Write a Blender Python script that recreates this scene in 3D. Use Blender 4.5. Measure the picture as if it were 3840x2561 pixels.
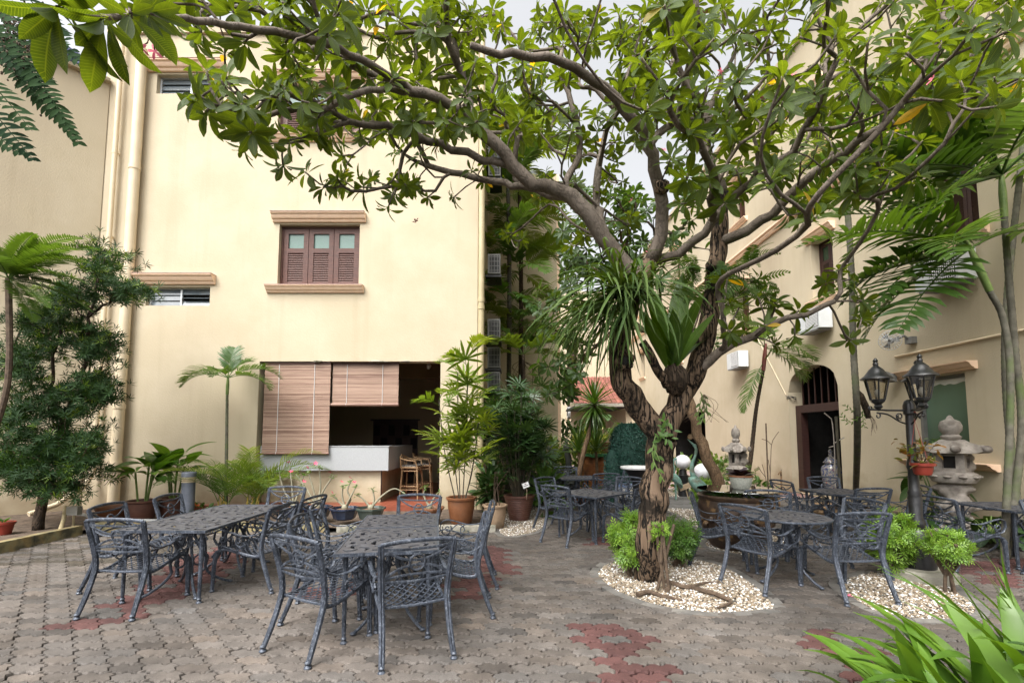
import bpy, math, random
import numpy as np
from mathutils import Vector, Matrix

for _o in list(bpy.data.objects):
    bpy.data.objects.remove(_o)
SC = bpy.context.scene
COL = SC.collection
PI = math.pi
R = math.radians

# ------------------------------------------------------------------ camera
FPX, PITCH, EYE = 1710.0, R(4.3), 1.65          # focal length in photo pixels (3840 wide), tilt, eye height
HORIZON = 1635.0                                # photo row of the horizon
CYP = HORIZON - FPX * math.tan(PITCH)
cam = bpy.data.cameras.new('camera')
cam.sensor_width = 36.0
cam.lens = FPX / 3840.0 * 36.0
cam.shift_y = (CYP - 1280.5) / 3840.0
cam.clip_start, cam.clip_end = 0.05, 500.0
cam_o = bpy.data.objects.new('camera', cam)
COL.objects.link(cam_o)
cam_o.location = (0, 0, EYE)
cam_o.rotation_euler = (PI / 2 + PITCH, 0, 0)
SC.camera = cam_o

# ------------------------------------------------------------------ world, sun, exposure
SUN_EL, SUN_AZ = 56.0, -150.0                   # azimuth measured from +Y towards +X
world = bpy.data.worlds.new('World')
SC.world = world
world.use_nodes = True
wn = world.node_tree
wn.nodes.clear()
sky = wn.nodes.new('ShaderNodeTexSky')
sky.sky_type = 'NISHITA'
sky.sun_disc = False
sky.sun_elevation = R(SUN_EL)
sky.sun_rotation = R(SUN_AZ)
sky.air_density, sky.dust_density, sky.ozone_density = 1.0, 9.0, 1.0
hs = wn.nodes.new('ShaderNodeHueSaturation')    # thin overcast: the same sky with most of its blue washed out
hs.inputs['Saturation'].default_value = 0.12
bg = wn.nodes.new('ShaderNodeBackground')
bg.inputs['Strength'].default_value = 0.15
wo = wn.nodes.new('ShaderNodeOutputWorld')
wn.links.new(sky.outputs[0], hs.inputs['Color'])
wn.links.new(hs.outputs[0], bg.inputs[0])
wn.links.new(bg.outputs[0], wo.inputs[0])
sun = bpy.data.lights.new('sun', 'SUN')
sun.energy = .5
sun.angle = R(35)
sun.color = (1.0, 0.94, 0.84)
sun_o = bpy.data.objects.new('sun', sun)
COL.objects.link(sun_o)
sd = Vector((math.cos(R(SUN_EL)) * math.sin(R(SUN_AZ)), math.cos(R(SUN_EL)) * math.cos(R(SUN_AZ)), math.sin(R(SUN_EL))))
sun_o.rotation_euler = sd.to_track_quat('Z', 'Y').to_euler()
SC.view_settings.view_transform = 'Standard'
SC.view_settings.look = 'None'
SC.view_settings.gamma = 1.0
SC.view_settings.exposure = 1.42
SC.render.engine = 'CYCLES'
SC.cycles.use_denoising = True
SC.cycles.max_bounces = 6
SC.cycles.diffuse_bounces = 4
SC.cycles.glossy_bounces = 2
SC.cycles.transmission_bounces = 4
SC.cycles.transparent_max_bounces = 6
SC.cycles.caustics_reflective = False
SC.cycles.caustics_refractive = False

# ------------------------------------------------------------------ photo pixels -> places
_F = Vector((0, math.cos(PITCH), math.sin(PITCH)))
_U = Vector((0, -math.sin(PITCH), math.cos(PITCH)))
def ray(u, v):
    return _F + Vector((1, 0, 0)) * ((u - 1920) / FPX) + _U * ((CYP - v) / FPX)
def P(u, v, Y):                                  # the point at depth Y seen at a pixel
    d = ray(u, v)
    return Vector((0, 0, EYE)) + d * (Y / d.y)
def G(u, v, z=0.0):                              # the point at height z seen at a pixel
    d = ray(u, v)
    return Vector((0, 0, EYE)) + d * ((z - EYE) / d.z)
KD = 3840 / 2351.0
def PD(x, y, Y): return P(x * KD, y * KD, Y)     # the same from a 2351 pixel wide copy
def GD(x, y, z=0.0): return G(x * KD, y * KD, z)
def proj(p):
    q = Vector(p) - Vector((0, 0, EYE))
    d = q.dot(_F)
    return 1920 + FPX * q.x / d, CYP - FPX * q.dot(_U) / d, d

# ------------------------------------------------------------------ objects and tags
def tag(o, label=None, cat=None, group=None, kind=None):
    if label: o['label'] = label
    if cat: o['category'] = cat
    if group: o['group'] = group
    if kind: o['kind'] = kind
    return o
def thing(name, label, cat, loc=(0, 0, 0), rz=0.0, group=None):
    o = bpy.data.objects.new(name, None)
    COL.objects.link(o)
    o.location = loc
    o.rotation_euler = (0, 0, rz)
    o.empty_display_size = 0.1
    return tag(o, label, cat, group)
def link(name, me, parent=None, loc=None, rot=None):
    o = bpy.data.objects.new(name, me)
    COL.objects.link(o)
    if parent is not None: o.parent = parent
    if loc is not None: o.location = loc
    if rot is not None: o.rotation_euler = rot
    return o
def copy_tree(o, parent=None):
    c = o.copy()
    COL.objects.link(c)
    if parent is not None: c.parent = parent
    for ch in o.children: copy_tree(ch, c)
    return c
def children_of(o): return list(o.children)

class MB:
    """collects shapes, then becomes ONE mesh object"""
    def __init__(s):
        s.v, s.f = [], []
    def add(s, vs, fs):
        b = len(s.v)
        s.v.extend([tuple(p) for p in vs])
        s.f.extend([tuple(i + b for i in f) for f in fs])
        return s
    def box(s, c, d, rz=0.0, m=None, taper=1.0):
        x, y, z = d[0] / 2, d[1] / 2, d[2] / 2
        t = taper
        vs = [(-x, -y, -z), (x, -y, -z), (x, y, -z), (-x, y, -z), (-x*t, -y*t, z), (x*t, -y*t, z), (x*t, y*t, z), (-x*t, y*t, z)]
        mm = m if m is not None else Matrix.Rotation(rz, 4, 'Z')
        vs = [mm @ Vector(p) + Vector(c) for p in vs]
        return s.add(vs, [(0, 3, 2, 1), (4, 5, 6, 7), (0, 1, 5, 4), (1, 2, 6, 5), (2, 3, 7, 6), (3, 0, 4, 7)])
    def span(s, a, b):
        c = [(a[i] + b[i]) / 2 for i in range(3)]
        return s.box(c, [abs(b[i] - a[i]) for i in range(3)])
    def tube(s, pts, r, n=6, up=None, sx=1.0, sy=1.0, cap=True, closed=False, ph=0.0):
        pts = [Vector(p) for p in pts]
        m = len(pts)
        if not hasattr(r, '__len__'): r = [r] * m
        ref = Vector(up) if up is not None else None
        vs, fs = [], []
        prev = None
        for i, p in enumerate(pts):
            if closed: t = pts[(i + 1) % m] - pts[i - 1]
            else: t = pts[min(i + 1, m - 1)] - pts[max(i - 1, 0)]
            t = t.normalized() if t.length > 1e-9 else Vector((0, 0, 1))
            if ref is not None:
                a = ref - t * ref.dot(t)
                if a.length < 1e-4: a = t.orthogonal()
            elif prev is None:
                a = t.orthogonal() if abs(t.z) > .99 else Vector((0, 0, 1)) - t * t.z
            else:
                a = prev - t * prev.dot(t)
                if a.length < 1e-6: a = t.orthogonal()
            a.normalize()
            b = t.cross(a)
            prev = a
            for k in range(n):
                w = 2 * PI * k / n + ph
                vs.append(p + a * (math.cos(w) * r[i] * sx) + b * (math.sin(w) * r[i] * sy))
        for i in range(m if closed else m - 1):
            j = (i + 1) % m
            for k in range(n):
                k2 = (k + 1) % n
                fs.append((i * n + k, i * n + k2, j * n + k2, j * n + k))
        if cap and not closed:
            fs.append(tuple(range(n - 1, -1, -1)))
            fs.append(tuple((m - 1) * n + k for k in range(n)))
        return s.add(vs, fs)
    def lathe(s, prof, n=16, c=(0, 0, 0), sx=1.0, sy=1.0, ph=0.0, rz=0.0):
        vs, fs = [], []
        m = len(prof)
        for (r, z) in prof:
            for k in range(n):
                w = 2 * PI * k / n + ph
                x, y = math.cos(w) * r * sx, math.sin(w) * r * sy
                vs.append((c[0] + x * math.cos(rz) - y * math.sin(rz), c[1] + x * math.sin(rz) + y * math.cos(rz), c[2] + z))
        for i in range(m - 1):
            for k in range(n):
                k2 = (k + 1) % n
                fs.append((i * n + k, i * n + k2, (i + 1) * n + k2, (i + 1) * n + k))
        fs.append(tuple(range(n - 1, -1, -1)))
        fs.append(tuple((m - 1) * n + k for k in range(n)))
        return s.add(vs, fs)
    def prism(s, outline, z0, z1, inset=0.0):
        n = len(outline)
        cx = sum(p[0] for p in outline) / n
        cy = sum(p[1] for p in outline) / n
        vs = [(x, y, z0) for x, y in outline]
        if inset:
            top = []
            for x, y in outline:
                l = math.hypot(x - cx, y - cy)
                k = max(0.0, (l - inset) / l)
                top.append((cx + (x - cx) * k, cy + (y - cy) * k, z1))
            vs += top
        else:
            vs += [(x, y, z1) for x, y in outline]
        fs = [tuple(range(n - 1, -1, -1)), tuple(range(n, 2 * n))]
        for k in range(n):
            k2 = (k + 1) % n
            fs.append((k, k2, n + k2, n + k))
        return s.add(vs, fs)
    def extrude(s, prof, a, b, side, up=(0, 0, 1)):
        """profile of (out, up) points swept from a to b; side = outward direction"""
        a, b, side, up = Vector(a), Vector(b), Vector(side), Vector(up)
        n = len(prof)
        vs = [a + side * o + up * h for o, h in prof] + [b + side * o + up * h for o, h in prof]
        fs = [(k, (k + 1) % n, n + (k + 1) % n, n + k) for k in range(n)]
        fs += [tuple(range(n - 1, -1, -1)), tuple(range(n, 2 * n))]
        return s.add(vs, fs)
    def blob(s, c, r, n=10, m=7, jit=0.0, rng=random):
        rx, ry, rz = r if hasattr(r, '__len__') else (r, r, r)
        vs, fs = [], []
        for i in range(m):
            t = PI * (i + .5) / m
            for k in range(n):
                w = 2 * PI * k / n
                q = 1 + rng.uniform(-jit, jit)
                vs.append((c[0] + rx * q * math.sin(t) * math.cos(w), c[1] + ry * q * math.sin(t) * math.sin(w), c[2] + rz * q * math.cos(t)))
        for i in range(m - 1):
            for k in range(n):
                k2 = (k + 1) % n
                fs.append((i * n + k, (i + 1) * n + k, (i + 1) * n + k2, i * n + k2))
        fs.append(tuple(range(n)))
        fs.append(tuple((m - 1) * n + k for k in range(n - 1, -1, -1)))
        return s.add(vs, fs)
    def mesh(s, name, mat, smooth=True, ang=40):
        me = bpy.data.meshes.new(name)
        me.from_pydata(s.v, [], s.f)
        if smooth:
            me.polygons.foreach_set('use_smooth', [True] * len(me.polygons))
            if ang: me.set_sharp_from_angle(angle=R(ang))
        if mat is not None: me.materials.append(mat)
        me.update()
        return me
    def build(s, name, mat, parent=None, smooth=True, ang=40, loc=None, rot=None):
        return link(name, s.mesh(name, mat, smooth, ang), parent, loc, rot)

def raw_mesh(name, V, F, mat, smooth=True, attrs=None, uv=None):
    """V (n,3), F (m,k) numpy arrays, all faces with k corners"""
    me = bpy.data.meshes.new(name)
    n, (m, k) = len(V), F.shape
    me.vertices.add(n)
    me.vertices.foreach_set('co', np.ascontiguousarray(V, dtype=np.float32).ravel())
    me.loops.add(m * k)
    me.loops.foreach_set('vertex_index', np.ascontiguousarray(F, dtype=np.int32).ravel())
    me.polygons.add(m)
    me.polygons.foreach_set('loop_start', np.arange(0, m * k, k, dtype=np.int32))
    me.polygons.foreach_set('use_smooth', np.full(m, smooth))
    if uv is not None:
        l = me.uv_layers.new(name='UVMap')
        l.data.foreach_set('uv', np.ascontiguousarray(uv[F.ravel()], dtype=np.float32).ravel())
    for nm, a in (attrs or {}).items():
        if a.ndim == 1:
            at = me.attributes.new(nm, 'FLOAT', 'POINT'); at.data.foreach_set('value', a.astype(np.float32))
        else:
            at = me.attributes.new(nm, 'FLOAT_COLOR', 'POINT'); at.data.foreach_set('color', a.astype(np.float32).ravel())
    me.update(calc_edges=True)
    me.validate()
    if mat is not None: me.materials.append(mat)
    return me
def scatter(T, Ms, rnd=None):
    """copies of template T=(V,F,UV) under matrices Ms (n,4,4) -> V,F,UV,rnd"""
    V, F, UV = T
    Ms = np.asarray(Ms, dtype=np.float64)
    n, k = len(Ms), len(V)
    H = np.c_[V, np.ones(k)]
    W = np.einsum('nij,kj->nki', Ms, H)[:, :, :3].reshape(-1, 3)
    FF = (F[None] + (np.arange(n) * k)[:, None, None]).reshape(-1, F.shape[1])
    UU = np.tile(UV, (n, 1)) if UV is not None else None
    rr = np.repeat(np.asarray(rnd if rnd is not None else np.random.rand(n)), k)
    return W, FF, UU, rr
def joinraw(parts):
    V, F, U, A, b = [], [], [], [], 0
    for (v, f, u, a) in parts:
        V.append(v); F.append(f + b); b += len(v)
        if u is not None: U.append(u)
        A.append(a)
    return np.concatenate(V), np.concatenate(F), (np.concatenate(U) if U else None), np.concatenate(A)
def frame(pos, d, nrm, s=1.0):
    """matrix with local y along d, local z near nrm"""
    y = Vector(d).normalized()
    z = Vector(nrm) - y * Vector(nrm).dot(y)
    if z.length < 1e-5: z = y.orthogonal()
    z.normalize()
    x = y.cross(z)
    if not hasattr(s, '__len__'): s = (s, s, s)
    return np.array([[x.x*s[0], y.x*s[1], z.x*s[2], pos[0]], [x.y*s[0], y.y*s[1], z.y*s[2], pos[1]], [x.z*s[0], y.z*s[1], z.z*s[2], pos[2]], [0, 0, 0, 1]])
def spline(pts, step):
    """smooth resampled polyline through points (Catmull-Rom)"""
    p = [np.array(q, float) for q in pts]
    p = [2 * p[0] - p[1]] + p + [2 * p[-1] - p[-2]]
    out = []
    for i in range(1, len(p) - 2):
        n = max(1, int(np.linalg.norm(p[i + 1][:3] - p[i][:3]) / step))
        for k in range(n):
            t = k / n
            out.append(.5 * ((2*p[i]) + (-p[i-1]+p[i+1])*t + (2*p[i-1]-5*p[i]+4*p[i+1]-p[i+2])*t*t + (-p[i-1]+3*p[i]-3*p[i+1]+p[i+2])*t**3))
    out.append(p[-2])
    return out

# ------------------------------------------------------------------ materials
MATS = {}
def nodes_of(name):
    m = bpy.data.materials.new(name)
    m.use_nodes = True
    nt = m.node_tree
    b = nt.nodes['Principled BSDF']
    return m, nt, b, nt.nodes.new, nt.links.new
def mat(name, c1, c2=None, scale=6.0, rough=.6, bump=0.0, bscale=60.0, metal=0.0, spec=.5, stretch=(1, 1, 1), ramp=(.38, .62), rand=0.0, detail=6.0, coord='Object', c3=None, s3=1.3, r3=(.5, .62), rough2=None, coat=0.0, bdist=.01):
    m, nt, b, N, L = nodes_of(name)
    c2 = c2 or c1
    tc = N('ShaderNodeTexCoord')
    mp = N('ShaderNodeMapping')
    mp.inputs['Scale'].default_value = stretch
    if coord == 'World':
        g = N('ShaderNodeNewGeometry'); L(g.outputs['Position'], mp.inputs[0])
    else:
        L(tc.outputs[coord], mp.inputs[0])
    n1 = N('ShaderNodeTexNoise')
    n1.inputs['Scale'].default_value = scale
    n1.inputs['Detail'].default_value = detail
    n1.inputs['Roughness'].default_value = .62
    L(mp.outputs[0], n1.inputs['Vector'])
    cr = N('ShaderNodeValToRGB')
    cr.color_ramp.elements[0].position, cr.color_ramp.elements[1].position = ramp
    cr.color_ramp.elements[0].color = (*c1, 1)
    cr.color_ramp.elements[1].color = (*c2, 1)
    L(n1.outputs['Fac'], cr.inputs[0])
    out = cr.outputs[0]
    if c3 is not None:
        n3 = N('ShaderNodeTexNoise')
        n3.inputs['Scale'].default_value = s3
        n3.inputs['Detail'].default_value = 8
        L(mp.outputs[0], n3.inputs['Vector'])
        r_ = N('ShaderNodeMapRange')
        r_.inputs['From Min'].default_value, r_.inputs['From Max'].default_value = r3
        L(n3.outputs['Fac'], r_.inputs[0])
        mx = N('ShaderNodeMix'); mx.data_type = 'RGBA'
        L(r_.outputs[0], mx.inputs['Factor'])
        L(out, mx.inputs['A'])
        mx.inputs['B'].default_value = (*c3, 1)
        out = mx.outputs['Result']
    if rand:
        oi = N('ShaderNodeObjectInfo')
        h = N('ShaderNodeHueSaturation')
        mr = N('ShaderNodeMapRange')
        mr.inputs['To Min'].default_value, mr.inputs['To Max'].default_value = 1 - rand, 1 + rand
        L(oi.outputs['Random'], mr.inputs[0])
        L(mr.outputs[0], h.inputs['Value'])
        L(out, h.inputs['Color'])
        out = h.outputs[0]
    L(out, b.inputs['Base Color'])
    b.inputs['Roughness'].default_value = rough
    b.inputs['Metallic'].default_value = metal
    b.inputs['Specular IOR Level'].default_value = spec
    if coat: b.inputs['Coat Weight'].default_value = coat
    if rough2 is not None:
        mr2 = N('ShaderNodeMapRange')
        mr2.inputs['From Min'].default_value, mr2.inputs['From Max'].default_value = .35, .65
        mr2.inputs['To Min'].default_value, mr2.inputs['To Max'].default_value = rough, rough2
        L(n1.outputs['Fac'], mr2.inputs[0]); L(mr2.outputs[0], b.inputs['Roughness'])
    if bump:
        n2 = N('ShaderNodeTexNoise')
        n2.inputs['Scale'].default_value = bscale
        n2.inputs['Detail'].default_value = 5
        L(mp.outputs[0], n2.inputs['Vector'])
        bp = N('ShaderNodeBump')
        bp.inputs['Strength'].default_value = bump
        bp.inputs['Distance'].default_value = bdist
        L(n2.outputs['Fac'], bp.inputs['Height'])
        L(bp.outputs[0], b.inputs['Normal'])
    MATS[name] = m
    return m
def leafmat(name, c1, c2, trans=.35, rough=.38, tcol=None, veins=0.0, spec=.5, vein_n=22, c3=None):
    """leaf: colour differs leaf by leaf (rnd attribute), light shines through"""
    m, nt, b, N, L = nodes_of(name)
    at = N('ShaderNodeAttribute'); at.attribute_name = 'rnd'
    oi = N('ShaderNodeObjectInfo')
    ad = N('ShaderNodeMath'); ad.operation = 'ADD'
    L(at.outputs['Fac'], ad.inputs[0]); L(oi.outputs['Random'], ad.inputs[1])
    fr = N('ShaderNodeMath'); fr.operation = 'FRACT'
    L(ad.outputs[0], fr.inputs[0])
    cr = N('ShaderNodeValToRGB')
    cr.color_ramp.elements[0].color = (*c1, 1)
    cr.color_ramp.elements[1].color = (*c2, 1)
    if c3 is not None:
        cr.color_ramp.elements[1].position = .994
        e = cr.color_ramp.elements.new(.9965); e.color = (*c3, 1)
    L(fr.outputs[0], cr.inputs[0])
    nz = N('ShaderNodeTexNoise'); nz.inputs['Scale'].default_value = 9
    tc = N('ShaderNodeTexCoord'); L(tc.outputs['Object'], nz.inputs['Vector'])
    h = N('ShaderNodeHueSaturation')
    mr = N('ShaderNodeMapRange'); mr.inputs['To Min'].default_value, mr.inputs['To Max'].default_value = .7, 1.3
    L(nz.outputs['Fac'], mr.inputs[0]); L(mr.outputs[0], h.inputs['Value']); L(cr.outputs[0], h.inputs['Color'])
    out = h.outputs[0]
    if veins:
        uv = N('ShaderNodeUVMap')
        sx = N('ShaderNodeSeparateXYZ'); L(uv.outputs[0], sx.inputs[0])
        ab = N('ShaderNodeMath'); ab.operation = 'ABSOLUTE'
        su = N('ShaderNodeMath'); su.operation = 'SUBTRACT'; su.inputs[1].default_value = .5
        L(sx.outputs[0], su.inputs[0]); L(su.outputs[0], ab.inputs[0])
        mm = N('ShaderNodeMath'); mm.operation = 'MULTIPLY_ADD'; mm.inputs[1].default_value = -.16
        L(ab.outputs[0], mm.inputs[0]); L(sx.outputs[1], mm.inputs[2])
        m2 = N('ShaderNodeMath'); m2.operation = 'MULTIPLY'; m2.inputs[1].default_value = vein_n * 2 * PI
        L(mm.outputs[0], m2.inputs[0])
        sn = N('ShaderNodeMath'); sn.operation = 'SINE'; L(m2.outputs[0], sn.inputs[0])
        lt = N('ShaderNodeMapRange'); lt.inputs['From Min'].default_value, lt.inputs['From Max'].default_value = .75, 1.0
        L(sn.outputs[0], lt.inputs[0])
        mid = N('ShaderNodeMapRange'); mid.inputs['From Min'].default_value, mid.inputs['From Max'].default_value = .045, .02
        L(ab.outputs[0], mid.inputs[0])
        mxm = N('ShaderNodeMath'); mxm.operation = 'MAXIMUM'; L(lt.outputs[0], mxm.inputs[0]); L(mid.outputs[0], mxm.inputs[1])
        ml = N('ShaderNodeMath'); ml.operation = 'MULTIPLY'; ml.inputs[1].default_value = veins; L(mxm.outputs[0], ml.inputs[0])
        mx = N('ShaderNodeMix'); mx.data_type = 'RGBA'
        L(ml.outputs[0], mx.inputs['Factor']); L(out, mx.inputs['A'])
        mx.inputs['B'].default_value = (min(1, c2[0] * 1.9 + .03), min(1, c2[1] * 1.6 + .04), c2[2] * 1.5 + .01, 1)
        out = mx.outputs['Result']
        bp = N('ShaderNodeBump'); bp.inputs['Strength'].default_value = .35; bp.inputs['Distance'].default_value = .004
        L(mxm.outputs[0], bp.inputs['Height']); L(bp.outputs[0], b.inputs['Normal'])
    L(out, b.inputs['Base Color'])
    b.inputs['Roughness'].default_value = rough
    b.inputs['Specular IOR Level'].default_value = spec
    tr = N('ShaderNodeBsdfTranslucent')
    tint = N('ShaderNodeMix'); tint.data_type = 'RGBA'; tint.blend_type = 'MULTIPLY'
    tint.inputs['Factor'].default_value = 1.0
    tc_ = tcol or (1.9, 1.75, .5)
    tint.inputs['B'].default_value = (*tc_, 1)
    L(out, tint.inputs['A']); L(tint.outputs['Result'], tr.inputs['Color'])
    ms = N('ShaderNodeMixShader'); ms.inputs[0].default_value = trans
    L(b.outputs[0], ms.inputs[1]); L(tr.outputs[0], ms.inputs[2])
    L(ms.outputs[0], nt.nodes['Material Output'].inputs[0])
    MATS[name] = m
    return m
def glassmat(name, col=(.9, .95, .93), rough=.03, alpha=.25):
    """thin pane: a mirror sheen over a see-through sheet"""
    m, nt, b, N, L = nodes_of(name)
    tr = N('ShaderNodeBsdfTransparent'); tr.inputs[0].default_value = (*col, 1)
    gl = N('ShaderNodeBsdfGlossy'); gl.inputs['Roughness'].default_value = rough
    fz = N('ShaderNodeFresnel'); fz.inputs[0].default_value = 1.5
    a = N('ShaderNodeMath'); a.operation = 'ADD'; a.inputs[1].default_value = alpha
    a.use_clamp = True
    L(fz.outputs[0], a.inputs[0])
    ms = N('ShaderNodeMixShader'); L(a.outputs[0], ms.inputs[0]); L(tr.outputs[0], ms.inputs[1]); L(gl.outputs[0], ms.inputs[2])
    L(ms.outputs[0], nt.nodes['Material Output'].inputs[0])
    MATS[name] = m
    return m

W_CREAM = mat('wall_cream', (.475, .405, .288), (.52, .45, .33), scale=.9, rough=.9, bump=.35, bscale=38, coord='World', c3=(.41, .34, .24), s3=.45, r3=(.52, .72), spec=.2, bdist=.012)
_nt = W_CREAM.node_tree                          # rain streaks and a splashed, dirty foot
_N, _L = _nt.nodes.new, _nt.links.new
_b = _nt.nodes['Principled BSDF']
_src = _b.inputs['Base Color'].links[0].from_socket
_g = _N('ShaderNodeNewGeometry')
_m1 = _N('ShaderNodeMapping'); _m1.inputs['Scale'].default_value = (2.6, 2.6, .16); _L(_g.outputs['Position'], _m1.inputs[0])
_n1 = _N('ShaderNodeTexNoise'); _n1.inputs['Scale'].default_value = 1.6; _n1.inputs['Detail'].default_value = 7; _L(_m1.outputs[0], _n1.inputs['Vector'])
_r1 = _N('ShaderNodeMapRange'); _r1.inputs['From Min'].default_value, _r1.inputs['From Max'].default_value = .54, .78; _r1.inputs['To Max'].default_value = .2; _L(_n1.outputs['Fac'], _r1.inputs[0])
_s = _N('ShaderNodeSeparateXYZ'); _L(_g.outputs['Position'], _s.inputs[0])
_n2 = _N('ShaderNodeTexNoise'); _n2.inputs['Scale'].default_value = 2.4; _n2.inputs['Detail'].default_value = 8; _L(_g.outputs['Position'], _n2.inputs['Vector'])
_a = _N('ShaderNodeMath'); _a.operation = 'MULTIPLY_ADD'; _a.inputs[1].default_value = -1.5; _L(_n2.outputs['Fac'], _a.inputs[0]); _L(_s.outputs[2], _a.inputs[2])
_r2 = _N('ShaderNodeMapRange'); _r2.inputs['From Min'].default_value, _r2.inputs['From Max'].default_value = .05, -.65; _r2.inputs['To Max'].default_value = .75; _L(_a.outputs[0], _r2.inputs[0])
_mx = _N('ShaderNodeMath'); _mx.operation = 'MAXIMUM'; _L(_r1.outputs[0], _mx.inputs[0]); _L(_r2.outputs[0], _mx.inputs[1])
_mc = _N('ShaderNodeMix'); _mc.data_type = 'RGBA'; _L(_mx.outputs[0], _mc.inputs['Factor']); _L(_src, _mc.inputs['A']); _mc.inputs['B'].default_value = (.29, .225, .14, 1)
_L(_mc.outputs['Result'], _b.inputs['Base Color'])
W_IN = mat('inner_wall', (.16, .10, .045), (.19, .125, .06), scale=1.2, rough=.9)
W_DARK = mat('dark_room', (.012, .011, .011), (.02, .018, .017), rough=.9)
TRIM = mat('peach_trim', (.80, .56, .39), (.84, .61, .44), scale=9, rough=.75, bump=.2, bscale=90, c3=(.70, .50, .37), s3=4, r3=(.58, .8))
TRIM_TOP = mat('pinkish_trim', (.5, .34, .29), (.42, .27, .22), scale=12, rough=.85, bump=.3)
SHUT = mat('shutter_wood', (.060, .020, .012), (.096, .033, .020), scale=5, stretch=(1, 1, 8), rough=.55, bump=.25, bscale=40, c3=(.15, .07, .05), s3=14, r3=(.64, .85))
SHUT_D = mat('dark_wood', (.03, .012, .010), (.05, .02, .016), scale=5, stretch=(1, 1, 8), rough=.5, bump=.15, bscale=40)
PIPE = mat('pipe_paint', (.64, .53, .36), (.69, .58, .41), scale=3, rough=.6, bump=.1, bscale=30)
PIPE_D = mat('pipe_paint_dull', (.40, .33, .19), (.46, .38, .23), scale=3, rough=.55, bump=.1, bscale=30)
GREYP = mat('grey_panel', (.33, .34, .35), (.37, .38, .39), scale=40, rough=.45, bump=.03, bscale=200)
ALU = mat('aluminium', (.5, .52, .54), (.58, .6, .62), rough=.45, metal=.3)
LOUVRE = mat('louvre_glass', (.10, .12, .135), (.16, .185, .20), scale=2, rough=.18, spec=.8)
FROST = mat('frosted_glass', (.15, .21, .205), (.10, .20, .15), scale=60, rough=.35, bump=.3, bscale=150)
METAL = mat('cast_metal', (.022, .028, .040), (.060, .071, .095), scale=16, rough=.42, rough2=.6, metal=.25, bump=.3, bscale=90, c3=(.165, .185, .22), s3=75, r3=(.52, .74), stretch=(1, 1, .55), bdist=.004)
METAL_T = mat('cast_metal_top', (.042, .043, .050), (.075, .077, .088), scale=12, rough=.45, rough2=.62, metal=.15, bump=.25, bscale=80, c3=(.13, .135, .15), s3=18, r3=(.6, .8), bdist=.004)
BLACK = mat('black_iron', (.008, .008, .009), (.016, .016, .018), scale=20, rough=.28, rough2=.42, bump=.12, bscale=70, spec=.6)
STONE = mat('carved_stone', (.22, .195, .17), (.34, .305, .27), scale=7, rough=.92, bump=.6, bscale=70, c3=(.12, .10, .085), s3=4, r3=(.52, .68), rand=.05)
TERRA = mat('terracotta', (.155, .058, .022), (.20, .08, .034), scale=6, rough=.5, bump=.15, bscale=50, c3=(.16, .07, .035), s3=5, r3=(.52, .7))
TERRA_D = mat('brown_pot', (.085, .036, .026), (.12, .052, .036), scale=6, rough=.45, bump=.15, bscale=40)
TANPOT = mat('tan_pot', (.28, .19, .12), (.34, .24, .155), scale=5, rough=.8, bump=.3, bscale=50, c3=(.15, .11, .075), s3=4, r3=(.55, .7))
GLAZE_B = mat('blue_glaze', (.012, .016, .035), (.03, .04, .07), scale=4, rough=.25, spec=.7)
GLAZE_G = mat('green_glaze', (.035, .05, .045), (.07, .085, .07), scale=4, rough=.35)
REDPOT = mat('red_plastic', (.20, .028, .018), (.24, .036, .022), rough=.4)
SOIL = mat('potting_soil', (.035, .022, .014), (.10, .065, .04), scale=60, rough=.95, bump=.9, bscale=90, ramp=(.4, .6))
EARTH = mat('garden_soil', (.055, .038, .026), (.12, .085, .06), scale=9, rough=.95, bump=.9, bscale=45, coord='World')
WHITEP = mat('white_paint', (.72, .72, .72), (.78, .78, .78), rough=.5)
GLOBE = mat('opal_globe', (.72, .71, .74), (.76, .75, .78), rough=.12, spec=.7)
WHITEBOX = mat('aircon_white', (.55, .57, .58), (.62, .64, .65), scale=3, rough=.5)
GREYBOX = mat('aircon_grey', (.14, .14, .135), (.19, .19, .18), scale=3, rough=.6)
DARKG = mat('grille_dark', (.018, .018, .018), (.03, .03, .03), rough=.6)
PATINA = mat('bronze_patina', (.10, .22, .18), (.20, .33, .28), scale=14, rough=.7, bump=.4, bscale=40, c3=(.13, .14, .10), s3=6, r3=(.5, .65))
BRONZE = mat('dark_statue', (.022, .024, .02), (.05, .052, .042), scale=9, rough=.75, bump=.4, bscale=50)
BARK = None
STEM_G = mat('green_stem', (.10, .16, .035), (.16, .22, .06), scale=10, rough=.6)
STEM_B = mat('brown_stem', (.05, .032, .02), (.11, .075, .048), scale=14, rough=.85, bump=.5, bscale=60)
CANE = mat('dark_cane', (.028, .025, .015), (.06, .05, .03), scale=18, stretch=(1, 1, .4), rough=.7, bump=.3)
PALMT = mat('palm_trunk', (.075, .07, .052), (.135, .125, .095), scale=8, rough=.85, bump=.4, bscale=50, c3=(.09, .12, .04), s3=2.5, r3=(.5, .68))
RATTAN = mat('rattan', (.26, .16, .08), (.34, .22, .12), scale=10, rough=.5, bump=.1)
CORD = mat('white_cord', (.6, .6, .6), (.66, .66, .66), rough=.8)
PINKF = mat('pink_petal', (.62, .10, .17), (.75, .2, .27), scale=20, rough=.6)
REDF = mat('red_petal', (.6, .03, .1), (.7, .06, .16), scale=20, rough=.6)
WOODP = mat('pale_wood', (.30, .22, .14), (.38, .29, .2), scale=6, stretch=(1, 8, 8), rough=.8, bump=.2)
CUSH = mat('patterned_cushion', (.04, .03, .028), (.22, .2, .17), scale=28, rough=.9, ramp=(.49, .53))
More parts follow.
